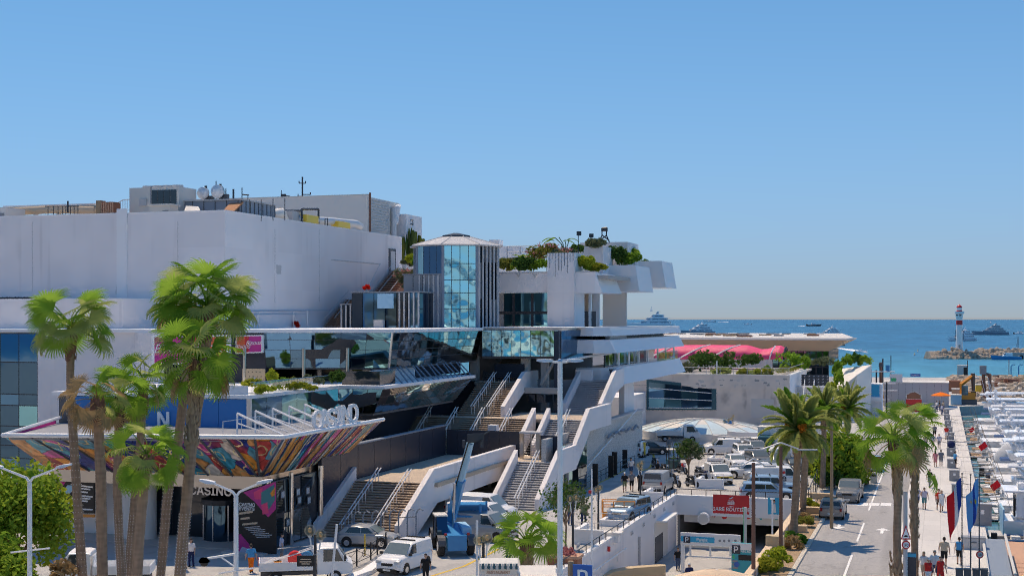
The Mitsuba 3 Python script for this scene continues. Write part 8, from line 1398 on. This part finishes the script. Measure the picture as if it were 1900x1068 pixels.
# ================================================================== street furniture, flags, signs
def vpost(px, yt, d, r=.09, n=8): a = dp(px, yt, d); return a, np.array([a[0], a[1], 0.0])
def twin_lamp(label, px, ytop, d, arm, heads, r=.11, split=0.0):
    k = thing('street_lamp', label, 'street lamp'); a, b = vpost(px, ytop, d); part(k, 'pole', tube([b, b + (a - b) * .5, a - [0, 0, split]], [r, r * .95, r * .85], 8), 'white_paint', True)
    for s in heads:
        e = a + RGT * s * arm + [0, 0, .34 * arm * (split > 0) * .8]
        part(k, 'arm', tube([a - [0, 0, split], a - [0, 0, split * .3] + RGT * s * .12, e], [r * .6, r * .5, r * .4], 6), 'white_paint')
        hl = e + RGT * s * .55 + [0, 0, .10 * (split > 0)]; part(k, 'lamp_head', loft([[e + FWD * w + [0, 0, z] for w, z in ((-.12, 0), (.12, 0), (.12, .08), (-.12, .08))], [(e + hl) / 2 + FWD * w + [0, 0, z] for w, z in ((-.2, -.02), (.2, -.02), (.16, .1), (-.16, .1))], [hl + FWD * w + [0, 0, z] for w, z in ((-.1, .02), (.1, .02), (.08, .08), (-.08, .08))]]), 'white_matt', 40)
    return k
L1_ = twin_lamp('white twin-armed street lamp in front of the tree at the left edge', 55, 882, 50, 1.0, (-1, 1), .10, .25); c = dp(55, 1021, 50); part(L1_, 'cross_bar', tube([c - RGT * .7 - [0, 0, .06], c + RGT * .75 + [0, 0, .1]], .035, 5), 'white_paint')
L2_ = twin_lamp('white twin-armed street lamp with a camera arm in front of the casino entrance', 438, 908, 48, .75, (-1, 1), .10, .25)
c = dp(436, 1027, 47.8); e = dp(385, 1035, 47.8); part(L2_, 'camera_arm', tube([c, e], .045, 5), 'white_paint'); part(L2_, 'camera_brace', tube([dp(434, 1050, 47.8), dp(408, 1031, 47.8)], .03, 5), 'white_paint'); part(L2_, 'cross_bar', tube([dp(406, 1063, 47.8), dp(470, 1053, 47.8)], .035, 5), 'white_paint')
k = thing('dome_camera', 'white dome surveillance camera hanging from the street lamp arm', 'camera'); c = dp(379, 1039, 47.8); part(k, 'housing', lathe([[.02, .12], [.12, .1], [.19, .0], [.19, -.06]], 12, c), 'white_paint', 40); part(k, 'dome', ball(c + [0, 0, -.07], .15, 10), 'black', True); part(k, 'stem', tube([c + [0, 0, .1], dp(385, 1035, 47.8)], .03, 5), 'white_paint')
L3_ = twin_lamp('tallest white street lamp with two flat heads, in front of the stairs', 1039, 671, 46, .25, (-1, 1), .105); part(L3_, 'cap', ball(dp(1039, 670, 46), .1, 8), 'steel')
def tlamp(label, px, yt, d, wpx, col='brown_rust', heads=True, tilt=0):
    k = thing('street_lamp', label, 'street lamp'); a, b = vpost(px, yt, d); part(k, 'pole', tube([b, a], [.13, .1], 8), col, True); w = wpx * d / FPX
    for s in (-1, 1):
        if heads: part(k, 'arm', tube([a + [0, 0, .25 * tilt], a + RGT * s * w * .5 - [0, 0, .15 * tilt]], .05, 5), 'alu'); part(k, 'lamp_head', bc(a + RGT * s * w * .75 - [0, 0, .2 * tilt], (w * .55, .22, .09), YAW), 'grey_light')
    return k
tlamp('brown steel lamp post with outspread pale arms at the right of the banner', 1449, 828, 84, 66, tilt=1); tlamp('brown steel lamp post left of the other, cutting the red banner wall', 1398, 858, 80, 40, tilt=1); tlamp('slim dark lamp post by the ficus', 1543, 790, 100, 18, 'wood', False)
k = thing('white_pole', 'slim white pole in front of the blue poster', 'pole'); a = dp(1433, 925, 92); part(k, 'pole', tube([[a[0], a[1], .3], a], .06, 6), 'white_paint'); part(k, 'head', bc(a, (.3, .2, .08)), 'white_paint')
k = thing('white_pole', 'pale green-white pole rising beside the teal totem', 'pole'); a = dp(1383, 940, 100); part(k, 'pole', bx(a[0] - .1, a[0] + .1, a[1] - .08, a[1] + .08, -3.4, a[2]), 'off_white'); part(k, 'edge', bx(a[0] - .14, a[0] - .1, a[1] - .08, a[1] + .08, -3.4, a[2]), 'green_sign')
k = thing('white_pole', 'tall thin white flagpole without flag left of the globe lamps', 'pole'); a = dp(1098, 870, 80); part(k, 'pole', tube([[a[0], a[1], 0], a], [.07, .045], 6), 'white_paint'); part(k, 'red_band', bc(dp(1095, 912, 79.95), (.16, .16, .16)), 'red_paint')
k = thing('white_pole', 'leaning slim white post beside the flatbed truck', 'pole'); a = dp(625, 972, 75); b = dp(616, 1068, 75); part(k, 'pole', tube([b - (a - b) * .1, a], .07, 6), 'white_paint')
k = thing('white_pole', 'slim white post beside the yellow line, right of the telehandler', 'pole'); a = dp(885, 965, 70); part(k, 'pole', tube([[a[0], a[1], 0], a], .06, 6), 'white_paint')
k = thing('yellow_post', 'thin yellow post by the ornamental fence', 'post'); b = gp(677, 1030); part(k, 'post', tube([b, b + [0, 0, 1.4]], .05, 6), 'yellow_paint')
k = thing('yellow_post', 'yellow height post beside the white van at the upper car park', 'post'); b = gp(1193, 848); part(k, 'post', bx(b[0] - .25, b[0] + .25, b[1], b[1] + .3, 0, 1.7), 'yellow_paint'); part(k, 'base', bx(b[0] - .3, b[0] + .3, b[1] - .05, b[1] + .35, 0, .3), 'grey_dark')
# globe lamps
def globes(label, px, yb, d, gl, h_post=None):
    k = thing('globe_lamp', label, 'street lamp', 'globe street lamps'); ys = min(y for x, y in gl); a = dp(px, ys + 10 * 50 / d, d); part(k, 'post', tube([[a[0], a[1], 0], a], [.085, .06], 8), 'metal_dark', True)
    for i, (x, y) in enumerate(gl):
        c = dp(x, y, d); r = .24; part(k, 'bracket', tube([a - [0, 0, .9], (a - [0, 0, 1.0]) * .3 + c * .7 - [0, 0, .45], c - [0, 0, r]], .035, 5), 'white_paint')
        part(k, 'globe', ball(c, r, 14), 'globe_glass', True); part(k, 'bulb', ball(c, .09, 8, (1, 1, 1.4)), 'tan_fabric'); part(k, 'collar', lathe([[.08, -.06], [.1, .03]], 10, c - [0, 0, r]), 'off_white')
    return k
globes('globe lamp with two amber glass globes by the flatbed truck', 585, 1068, 58, [(575, 983), (595, 991)]); globes('globe lamp with two glass globes right of the telehandler', 897, 1068, 56, [(889, 1001), (904, 997)]); globes('globe lamp with glass globes behind the sparse olive tree', 1063, 1020, 88, [(1058, 925), (1069, 922)]); globes('globe lamp standing at the ramp railing behind the orange platform', 1110, 985, 98, [(1106, 908), (1113, 904)]); globes('globe lamp with three globes beside the grey van', 1188, 940, 112, [(1184, 862), (1189, 868), (1191, 858)]); globes('cluster of four globes on one post by the glass dome', 1360, 815, 176, [(1352, 779), (1345, 781), (1361, 771), (1357, 776)])
# ornamental fence along the foreground kerb
k = thing('ornamental_fence', 'black ornamental fence panels with crossed bars and rings along the curved kerb', 'fence'); fp = [gp(608, 1068), gp(634, 1060), gp(662, 1050), gp(688, 1038), (gp(700, 1028)), gp(716, 1018)]
for i, (a, b) in enumerate(zip(fp[:-1], fp[1:])):
    part(k, 'post', tube([a, a + [0, 0, 1.15]], .05, 6), 'black')
    for z in (.25, 1.0): part(k, 'rail', tube([a + [0, 0, z], b + [0, 0, z]], .025, 4), 'black')
    part(k, 'cross', cat([tube([a + [0, 0, .25], b + [0, 0, 1.0]], .018, 4), tube([a + [0, 0, 1.0], b + [0, 0, .25]], .018, 4)]), 'black'); an = np.linspace(0, 2 * math.pi, 13); u = (b - a) / np.linalg.norm(b - a); part(k, 'ring', tube([(a + b) / 2 + u * .2 * math.cos(t) + [0, 0, .62 + .2 * math.sin(t)] for t in an], .025, 4), 'black')
part(k, 'post', tube([fp[-1], fp[-1] + [0, 0, 1.15]], .05, 6), 'black')
struct('kerb_curve', prism(LineString([p[:2] for p in [gp(600, 1090), gp(640, 1078), gp(680, 1064), gp(706, 1046), gp(725, 1030), gp(745, 1020)]]).buffer(.35, cap_style=2), 0, .25), 'white_matt', 'curved white kerb wall in the left foreground')
k = thing('hoop_fence', 'dark arched fence with curved tops in front of the lower stairs', 'fence'); a0, a1 = gp(640, 1010), gp(772, 1003)
for t in np.linspace(0, 1, 9):
    p = a0 * (1 - t) + a1 * t; part(k, 'post', tube([p, p + [0, 0, 1.9], p + [.1, 0, 2.15], p + [.35, -.1, 2.3], p + [.6, -.2, 2.2]], .055, 5), 'grey_blue')
part(k, 'mesh_rail', tube([a0 + [0, 0, 1.7], a1 + [0, 0, 1.7]], .03, 4), 'grey_dark'); part(k, 'mesh_rail', tube([a0 + [0, 0, .3], a1 + [0, 0, .3]], .03, 4), 'grey_dark')
# walkway railing and tall black posts along the frontage
pts = [gp(1068, 918), gp(1100, 900), gp(1140, 880), gp(1178, 863)]; railing('walkway_railing', 'dark railing with square posts along the walkway below the white building', pts, 1.05, 13)
for i, (px, yb, yt) in enumerate(((1104, 905, 860), (1133, 885, 845), (1159, 868, 834), (1140, 880, 838))): b = gp(px, yb); h = (yb - yt) / (yb - HY) * 15.5; solo('banner_post', f'tall flat black totem post on the walkway, {["nearest","second","farthest","third"][i]} to the viewer' if i != 1 else 'tall flat black totem post on the walkway, just past the nearest one', 'post', cat([bx(b[0] - .25, b[0] + .25, b[1], b[1] + .2, 0, h), bx(b[0] - .3, b[0] + .3, b[1] - .03, b[1] + .23, 0, .12)]), 'black')
# low planters, stair openings and walls of the car park deck
for i, (px0, px1, yb, h, lab) in enumerate([(1062, 1140, 1008, .95, 'low white wall of the first sunken court beside the ramp'), (1110, 1180, 975, .4, 'low white wall below the orange platform'), (1190, 1262, 935, 1.0, 'low white wall under the grey van'), (1290, 1345, 905, .8, 'low white stair wall right of the motorcycles'), (1296, 1352, 880, .7, 'second low white stair wall in the car park'), (1312, 1362, 862, .7, 'third low white stair wall in the car park')]):
    a, b = gp(px0, yb), gp(px1, yb); k = thing('low_wall', lab, 'wall'); part(k, 'wall', bx(a[0], min(b[0], TX0 - .4) if i < 3 else b[0], a[1], a[1] + .3, 0, h), 'white_matt'); part(k, 'coping', bx(a[0] - .03, (min(b[0], TX0 - .4) if i < 3 else b[0]) + .02, a[1] - .03, a[1] + .33, h, h + .06), 'white_paint')
    part(k, 'rail', cat([tube([(a[0], a[1] + .15, h + .55), (b[0] if i >= 3 else min(b[0], TX0 - .5), a[1] + .15, h + .55)], .025, 4)] + [tube([(x, a[1] + .15, h), (x, a[1] + .15, h + .55)], .02, 4) for x in np.linspace(a[0], b[0] if i >= 3 else min(b[0], TX0 - .5), 5)]), 'grey_light')
    part(k, 'return_wall', bx(a[0], a[0] + .3, a[1] + .3, a[1] + 3.5, 0, h), 'white_matt')
for i, (px, yb) in enumerate(((1313, 868), (1323, 855), (1289, 882), (1343, 848))): b = gp(px, yb); solo('bollard', f'white folding parking post, {["second","third","nearest","farthest"][i]} in the row by the low stair walls', 'bollard', cat([tube([b, b + [.3, 0, 1.0]], .07, 6), bc(b + [0, 0, .04], (.3, .3, .08))]), 'white_paint')
k = thing('bench_block', 'pale stone bench block in the first sunken court', 'bench'); b = gp(1125, 1008); part(k, 'seat', bx(b[0] - 1.0, b[0] + .9, b[1] + .5, b[1] + 1.4, .55, .7), 'white_warm'); part(k, 'base', bx(b[0] - .8, b[0] + .7, b[1] + .6, b[1] + 1.3, 0, .55), 'white_matt')
k = thing('planter_box', 'brown square planter with red-leaved plants beside the lamp pole', 'planter'); b = gp(1043, 1058); part(k, 'box', bx(b[0] - .95, b[0] + .95, b[1], b[1] + 1.2, 0, .75), 'terracotta'); part(k, 'rim', bx(b[0] - 1.05, b[0] + 1.05, b[1] - .08, b[1] + 1.28, .75, .92), 'terracotta_light'); part(k, 'plants', cloud(b + [0, .6, 1.05], (.9, .5, .3), 260, .16, 500, 9), 'leaf_pink')
# foreground signs, kiosks, parasol
k = thing('parking_sign', 'blue parking sign with a white letter P at the bottom edge', 'sign'); q = [dp(1063, 1085, 40), dp(1099, 1086, 40), dp(1099, 1048, 40), dp(1063, 1046, 40)]; part(k, 'panel', qslab(q, .06), 'sign_blue'); part(k, 'letter', text_on('P', .42, on(q, .5, .42, .012), RGT, (0, 0, 1), depth=.01), 'white_paint'); part(k, 'post', tube([dp(1059, 1040, 40.2), dp(1059, 1040, 40.2) * [1, 1, 0]], .09, 6), 'wood')
k = thing('direction_board', 'small black lettered board on a post before the flatbed truck', 'sign'); q = [dp(551, 1050, 55), dp(583, 1050, 55), dp(583, 1030, 55), dp(551, 1030, 55)]; part(k, 'panel', qslab(q, .06), 'black'); part(k, 'text', cat([qslab([on(q, u0, v, .0), on(q, u1, v, 0), on(q, u1, v + .09, 0), on(q, u0, v + .09, 0)], .005, .01) for u0, u1, v in ((.2, .8, .62), (.15, .85, .4), (.25, .75, .2))]), 'tan_fabric'); part(k, 'post', tube([dp(584, 1028, 55.2), dp(584, 1028, 55.2) * [1, 1, 0]], .07, 6), 'metal_dark')
k = thing('street_kiosk', 'small green-roofed white kiosk behind the young fan palm', 'kiosk'); d = 52
a, b = dp(889, 1046, d), dp(961, 1046, d); part(k, 'roof', hexa([a + FWD * -.3 + [0, 0, -.12], b + FWD * -.3 + [0, 0, -.12], b + FWD * 1.4 + [0, 0, -.12], a + FWD * 1.4 + [0, 0, -.12]], [a + FWD * -.3, b + FWD * -.3, b + FWD * 1.4, a + FWD * 1.4]), 'off_white')
for i in range(14): t = (i + .5) / 14; p = a * (1 - t) + b * t; part(k, 'roof_scallop', bc(p + FWD * -.33 + [0, 0, -.02], (.09, .05, .22), YAW), 'teal_dark' if i % 2 else 'off_white')
part(k, 'fascia', bc((a + b) / 2 + [0, 0, -.30], (np.linalg.norm(b - a), .1, .3), YAW), 'white_warm'); part(k, 'lettering', text_on('RESTAURANT', .1, (a + b) / 2 + FWD * -.06 + [0, 0, -.3], RGT, (0, 0, 1), depth=.01), 'terracotta_light')
for t in (.02, .34, .66, .98): p = a * (1 - t) + b * t; part(k, 'post', bc([p[0], p[1], (p[2] - .45) / 2], (.09, .09, p[2] - .45), YAW), 'white_paint')
for t in (.18, .5, .82): p = a * (1 - t) + b * t; part(k, 'pane', bc([p[0], p[1], (p[2] - .45) / 2], (.4, .04, p[2] - .6), YAW), 'glass_teal')
k = thing('awning', 'plain white sloping awning between the kiosk and the lamp pole', 'awning'); a, b = dp(962, 1053, 52), dp(1033, 1053, 52); part(k, 'cloth', qslab([a + FWD * -1.2 + [0, 0, -.5], b + FWD * -1.2 + [0, 0, -.5], b + FWD * .6, a + FWD * .6], .05), 'white_warm'); part(k, 'frame', cat([tube([p, p * [1, 1, 0]], .05, 5) for p in (a, b)]), 'white_paint')
k = thing('large_parasol', 'large tan fabric parasol top at the bottom edge beside the ramp', 'parasol'); c = dp(1330, 1056, 58); part(k, 'canopy', lathe([[3.2, -.95], [3.15, -.85], [2.0, -.42], [.8, -.1], [.02, .0]], 10, c), 'tan_fabric', 25); part(k, 'pole', tube([c * [1, 1, 0] + [0, 0, -.5], c], .06, 6), 'white_paint')
struct('ramp_island', prism(LineString([p[:2] for p in [gp(1095, 1085, -2), gp(1130, 1066, -2), gp(1170, 1058, -2), gp(1226, 1054, -2)]]).buffer(.35, cap_style=1), -4.2, -1.75), 'tan', 'rounded tan kerb curving beside the ramp')
struct('ramp_island', prism(LineString([p[:2] for p in [gp(1300, 1075, -3.6), gp(1340, 1062, -3.6), gp(1398, 1057, -3.6)]]).buffer(.5, cap_style=1), -4.2, -3.4), 'concrete', 'rounded grey kerb in front of the portal')
# road signs, flags, bollards, cabinets on the quay
k = thing('road_sign', 'triangular hump sign over a round thirty sign on a pale post between the palms', 'road sign'); d = 76; a = dp(1680, 955, d); part(k, 'post', tube([[a[0], a[1], 0], a + [0, 0, 1.3]], .12, 8), 'grey_light', True)
q = [dp(1671, 1000, d - .2), dp(1690, 1000, d - .2), dp(1680.5, 973, d - .2)]; c = sum(q) / 3
def tri(qs, o): n = -FWD; return tm([*qs, *[p + n * o for p in qs]], [[0, 2, 1], [3, 4, 5], [0, 1, 4], [0, 4, 3], [1, 2, 5], [1, 5, 4], [2, 0, 3], [2, 3, 5]])
part(k, 'triangle', tri(q, .03), 'red_paint'); part(k, 'triangle_field', tri([c + (p - c) * .72 - FWD * .035 for p in q], .01), 'white_paint'); part(k, 'hump', loft([[c + RGT * x + [0, 0, z - .12] - FWD * .05 for x, z in ((-.14, 0), (.14, 0), (.05, .1), (-.05, .1))], [c + RGT * x + [0, 0, z - .12] - FWD * .06 for x, z in ((-.14, 0), (.14, 0), (.05, .1), (-.05, .1))]]), 'black')
c = dp(1681, 1010, d - .2); rot = lambda m: mv(m, (0, 0, 0), YAW)
part(k, 'round_rim', mv(disc((0, 0, 0), .24, 20, 'y', .03), c, YAW), 'red_paint'); part(k, 'round_field', mv(disc((0, -.02, 0), .17, 20, 'y', .02), c, YAW), 'white_paint'); part(k, 'numeral', text_on('30', .15, c - FWD * .035, RGT, (0, 0, 1), depth=.01), 'black')
k = thing('road_sign', 'round red-rimmed sign on the rightmost flagpole', 'road sign'); c = dp(1818, 1028, 77.8); part(k, 'rim', mv(disc((0, 0, 0), .22, 18, 'y', .03), c, YAW), 'red_paint'); part(k, 'field', mv(disc((0, -.02, 0), .15, 18, 'y', .02), c, YAW), 'grey_light'); part(k, 'numeral', text_on('10', .12, c - FWD * .035, RGT, (0, 0, 1), depth=.01), 'black')
poles = []
for i, (px, yt, d) in enumerate(((1785, 878, 79), (1801, 880, 80), (1817, 878, 78))): a = dp(px, yt, d); poles.append(a); solo('flagpole', ['left dark flagpole carrying the tricolour flag', 'middle thin flagpole without a spread flag', 'right flagpole carrying the blue flag'][i], 'flagpole', cat([tube([[a[0], a[1], .1], a], [.05, .03], 6), ball(a, .06, 6)]), 'grey_dark')
def hang(w, h, top, seed, lean=.55):
    """limp flag: hoist edge along the pole, the fly folding down and away"""
    n, m = 16, 12; g = np.random.default_rng(seed); V = []
    for i in range(n + 1):
        t = i / n
        for j in range(m + 1): s = j / m; x = -w * t * (1 - .25 * s) * lean; z = -h * s - w * .95 * t * math.sqrt(max(0, 1 - lean ** 2)) * (.55 + .45 * s); y = .12 * w * math.sin(t * 7 + s * 2.0) * t ** .5; V.append(top + RGT * x + FWD * y + [0, 0, z])
    return np.array(V), n, m
def flag(label, top, w, h, stripes, seed, lean=.55):
    k = thing('flag', label, 'flag'); V, n, m = hang(w, h, top, seed, lean); cuts = np.linspace(0, n, len(stripes) + 1).astype(int)
    for c, mt in enumerate(stripes):
        F = [[i * (m + 1) + j, (i + 1) * (m + 1) + j, (i + 1) * (m + 1) + j + 1, i * (m + 1) + j + 1] for i in range(cuts[c], cuts[c + 1]) for j in range(m)]; u_ = np.unique(F); part(k, 'band', tm(V[u_], np.searchsorted(u_, F)), mt, True)
    return k, V
flag('limp blue, white and red tricolour flag hanging from the left flagpole', poles[0] - [.05, 0, .2], 2.4, 1.7, ['flag_blue', 'flag_white', 'flag_red'], 1, .33)
k, V = flag('limp light and dark blue flag with a small yellow emblem on the right flagpole', poles[2] - [.05, 0, .2], 2.2, 1.6, ['flag_sky', 'flag_blue', 'flag_sky'], 2, .30); part(k, 'emblem', mv(ball((0, 0, 0), .18, 8, (1, .15, 1)), dp(1806, 930, 77.9), YAW), 'flag_yellow')
for i, px in enumerate((1780, 1795, 1811, 1826)): b = gp(px, 1083, .1); solo('bollard', f'square grey bollard at the bottom of the quay, {["leftmost","second from left","third from left","rightmost"][i]} of four', 'bollard', cat([bx(b[0] - .2, b[0] + .2, b[1] - .2, b[1] + .2, .1, 1.0), bx(b[0] - .22, b[0] + .22, b[1] - .22, b[1] + .22, .94, 1.02)]), 'grey_dark')
cab = [(1823, 975, 1.3, 1.6), (1776, 921, .9, 1.05), (1771, 892, .95, 1.0), (1766, 868, .9, .9), (1765, 846, .95, .9), (1765, 830, .95, .85), (1763, 815, .95, .85), (1761, 803, .9, .8), (1759, 791, .9, .8), (1757, 779, .85, .8), (1756, 769, .85, .8), (1733, 764, .6, .9), (1717, 760, .5, 1.1)]
ordn = ['big grey utility cabinet beside the blue flag', 'grey utility cabinet beside the tricolour flag', 'grey utility cabinet with a pale notice, second of the straight row', 'grey utility cabinet where a person bends down', 'grey utility cabinet under a blue ball-shaped cover', 'grey utility cabinet next beyond the blue ball-shaped cover', 'grey utility cabinet near the person in red', 'grey utility cabinet past the person in red', 'grey utility cabinet four from the parasol end', 'grey utility cabinet three from the parasol end', 'grey utility cabinet at the parasol end of the row', 'grey sign box left of the orange parasol', 'narrow grey box at the far left of the quay']
for (px, yb, w, h), lab in zip(cab, ordn):
    b = gp(px, yb, .11); k = thing('utility_cabinet', lab, 'cabinet', 'grey cabinets along the quay edge'); part(k, 'body', bx(b[0] - w / 2, b[0] + w / 2, b[1], b[1] + .6, .11, .11 + h), 'grey_mid'); part(k, 'top', bx(b[0] - w / 2 - .04, b[0] + w / 2 + .04, b[1] - .04, b[1] + .64, .11 + h, .17 + h), 'grey_light'); part(k, 'label_plate', bx(b[0] - .12, b[0] + .12, b[1] - .02, b[1], .11 + h * .55, .11 + h * .75), 'white_paint')
b = gp(1765, 846, .11); k = thing('round_cover', 'blue ball-shaped cover on top of a quay cabinet', 'cover'); part(k, 'cover', ball(b + [0, .3, 1.3], .42, 12), 'cloth_navy', True); part(k, 'base', bc(b + [0, .3, 1.02], (.5, .4, .1)), 'black')
k = thing('grey_skip', 'grey low container box near the foot of the flagpoles', 'box'); b = gp(1806, 1019, .11); part(k, 'body', bx(b[0] - .75, b[0] + .75, b[1], b[1] + .8, .11, .85), 'grey_light'); part(k, 'lid', bx(b[0] - .8, b[0] + .8, b[1] - .05, b[1] + .85, .85, .93), 'grey_mid'); part(k, 'handle', bc((b[0], b[1] - .08, .6), (.4, .05, .05)), 'grey_dark')
k = thing('info_totem', 'dark blue information totem beside the booted palm at the bottom', 'sign'); b = gp(1688, 1092, .11); part(k, 'board', bx(b[0] - .35, b[0] + .35, b[1], b[1] + .15, .11, 2.2), 'navy_panel'); part(k, 'header', bx(b[0] - .35, b[0] + .35, b[1] - .02, b[1], 1.95, 2.15), 'cyan_sign')
railing('car_park_fence', 'black rail fence between the ficus and the light vans', [gp(1500, 945), gp(1516, 905), gp(1530, 870)], 1.6, 9, rails=(1.0, .1))
k = thing('road_bench', 'tan stone wall end with dark litter bins at the road bend', 'wall'); a, b = gp(1590, 905), gp(1612, 880); part(k, 'wall', hexa([(a[0] - 1.5, a[1], 0), (RX0 - .3, a[1], 0), (RX0 - .3, b[1] + 8, 0), (RX0 - 1, b[1] + 8, 0)], [(a[0] - 1.5, a[1], .8), (RX0 - .3, a[1], .8), (RX0 - .3, b[1] + 8, 1.6), (RX0 - 1, b[1] + 8, 1.6)]), 'tan')
k = thing('litter_bin', 'white litter box at the end of the tan road wall', 'bin'); b = gp(1621, 896); part(k, 'body', bx(b[0] - .3, b[0] + .3, b[1], b[1] + .5, 0, 1.0), 'off_white'); part(k, 'flap', bx(b[0] - .2, b[0] + .2, b[1] - .02, b[1], .65, .85), 'black')
railing('pier_fence', 'dark fence on the far left side of the pier road', [(RX0 - .6, 122, .1), (RX0 - .6, 200, .1)], 1.1, 26)
# ================================================================== street on the viewer's side, seen only in the panes
def block(label, x0, x1, y, h, mat, fl, n):
    k = thing('apartment_house', label, 'building'); part(k, 'wall', bx(x0, x1, y - 12, y, 0, h), mat); part(k, 'cornice', bx(x0 - .4, x1 + .4, y - 12, y + .5, h, h + .5), 'white_paint')
    for f in range(fl):
        z = 1.2 + f * (h - 1) / fl
        part(k, 'balcony', bx(x0 + .5, x1 - .5, y, y + 1.0, z - .5, z - .3), 'white_paint'); part(k, 'balcony_rail', tube([(x0 + .5, y + .95, z + .5), (x1 - .5, y + .95, z + .5)], .06, 4), 'metal_dark')
        for i in range(n): x = x0 + (x1 - x0) * (i + .5) / n; part(k, 'window', bx(x - .65, x + .65, y, y + .06, z, z + 1.9), 'glass_dark' if (i + f) % 3 else 'blue_light')
block('cream apartment house across the street, behind the viewer at the left', -78, -48, 12, 21, 'white_warm', 6, 9); block('white apartment house across the street, behind the viewer', -44, -12, 6, 24, 'white_matt', 7, 9); block('sand-coloured apartment house across the street, behind the viewer to the far left', -112, -82, 16, 19, 'tan_fabric', 5, 9); block('tall white hotel behind the viewer at the right', 6, 40, -14, 26, 'white_matt', 8, 10)
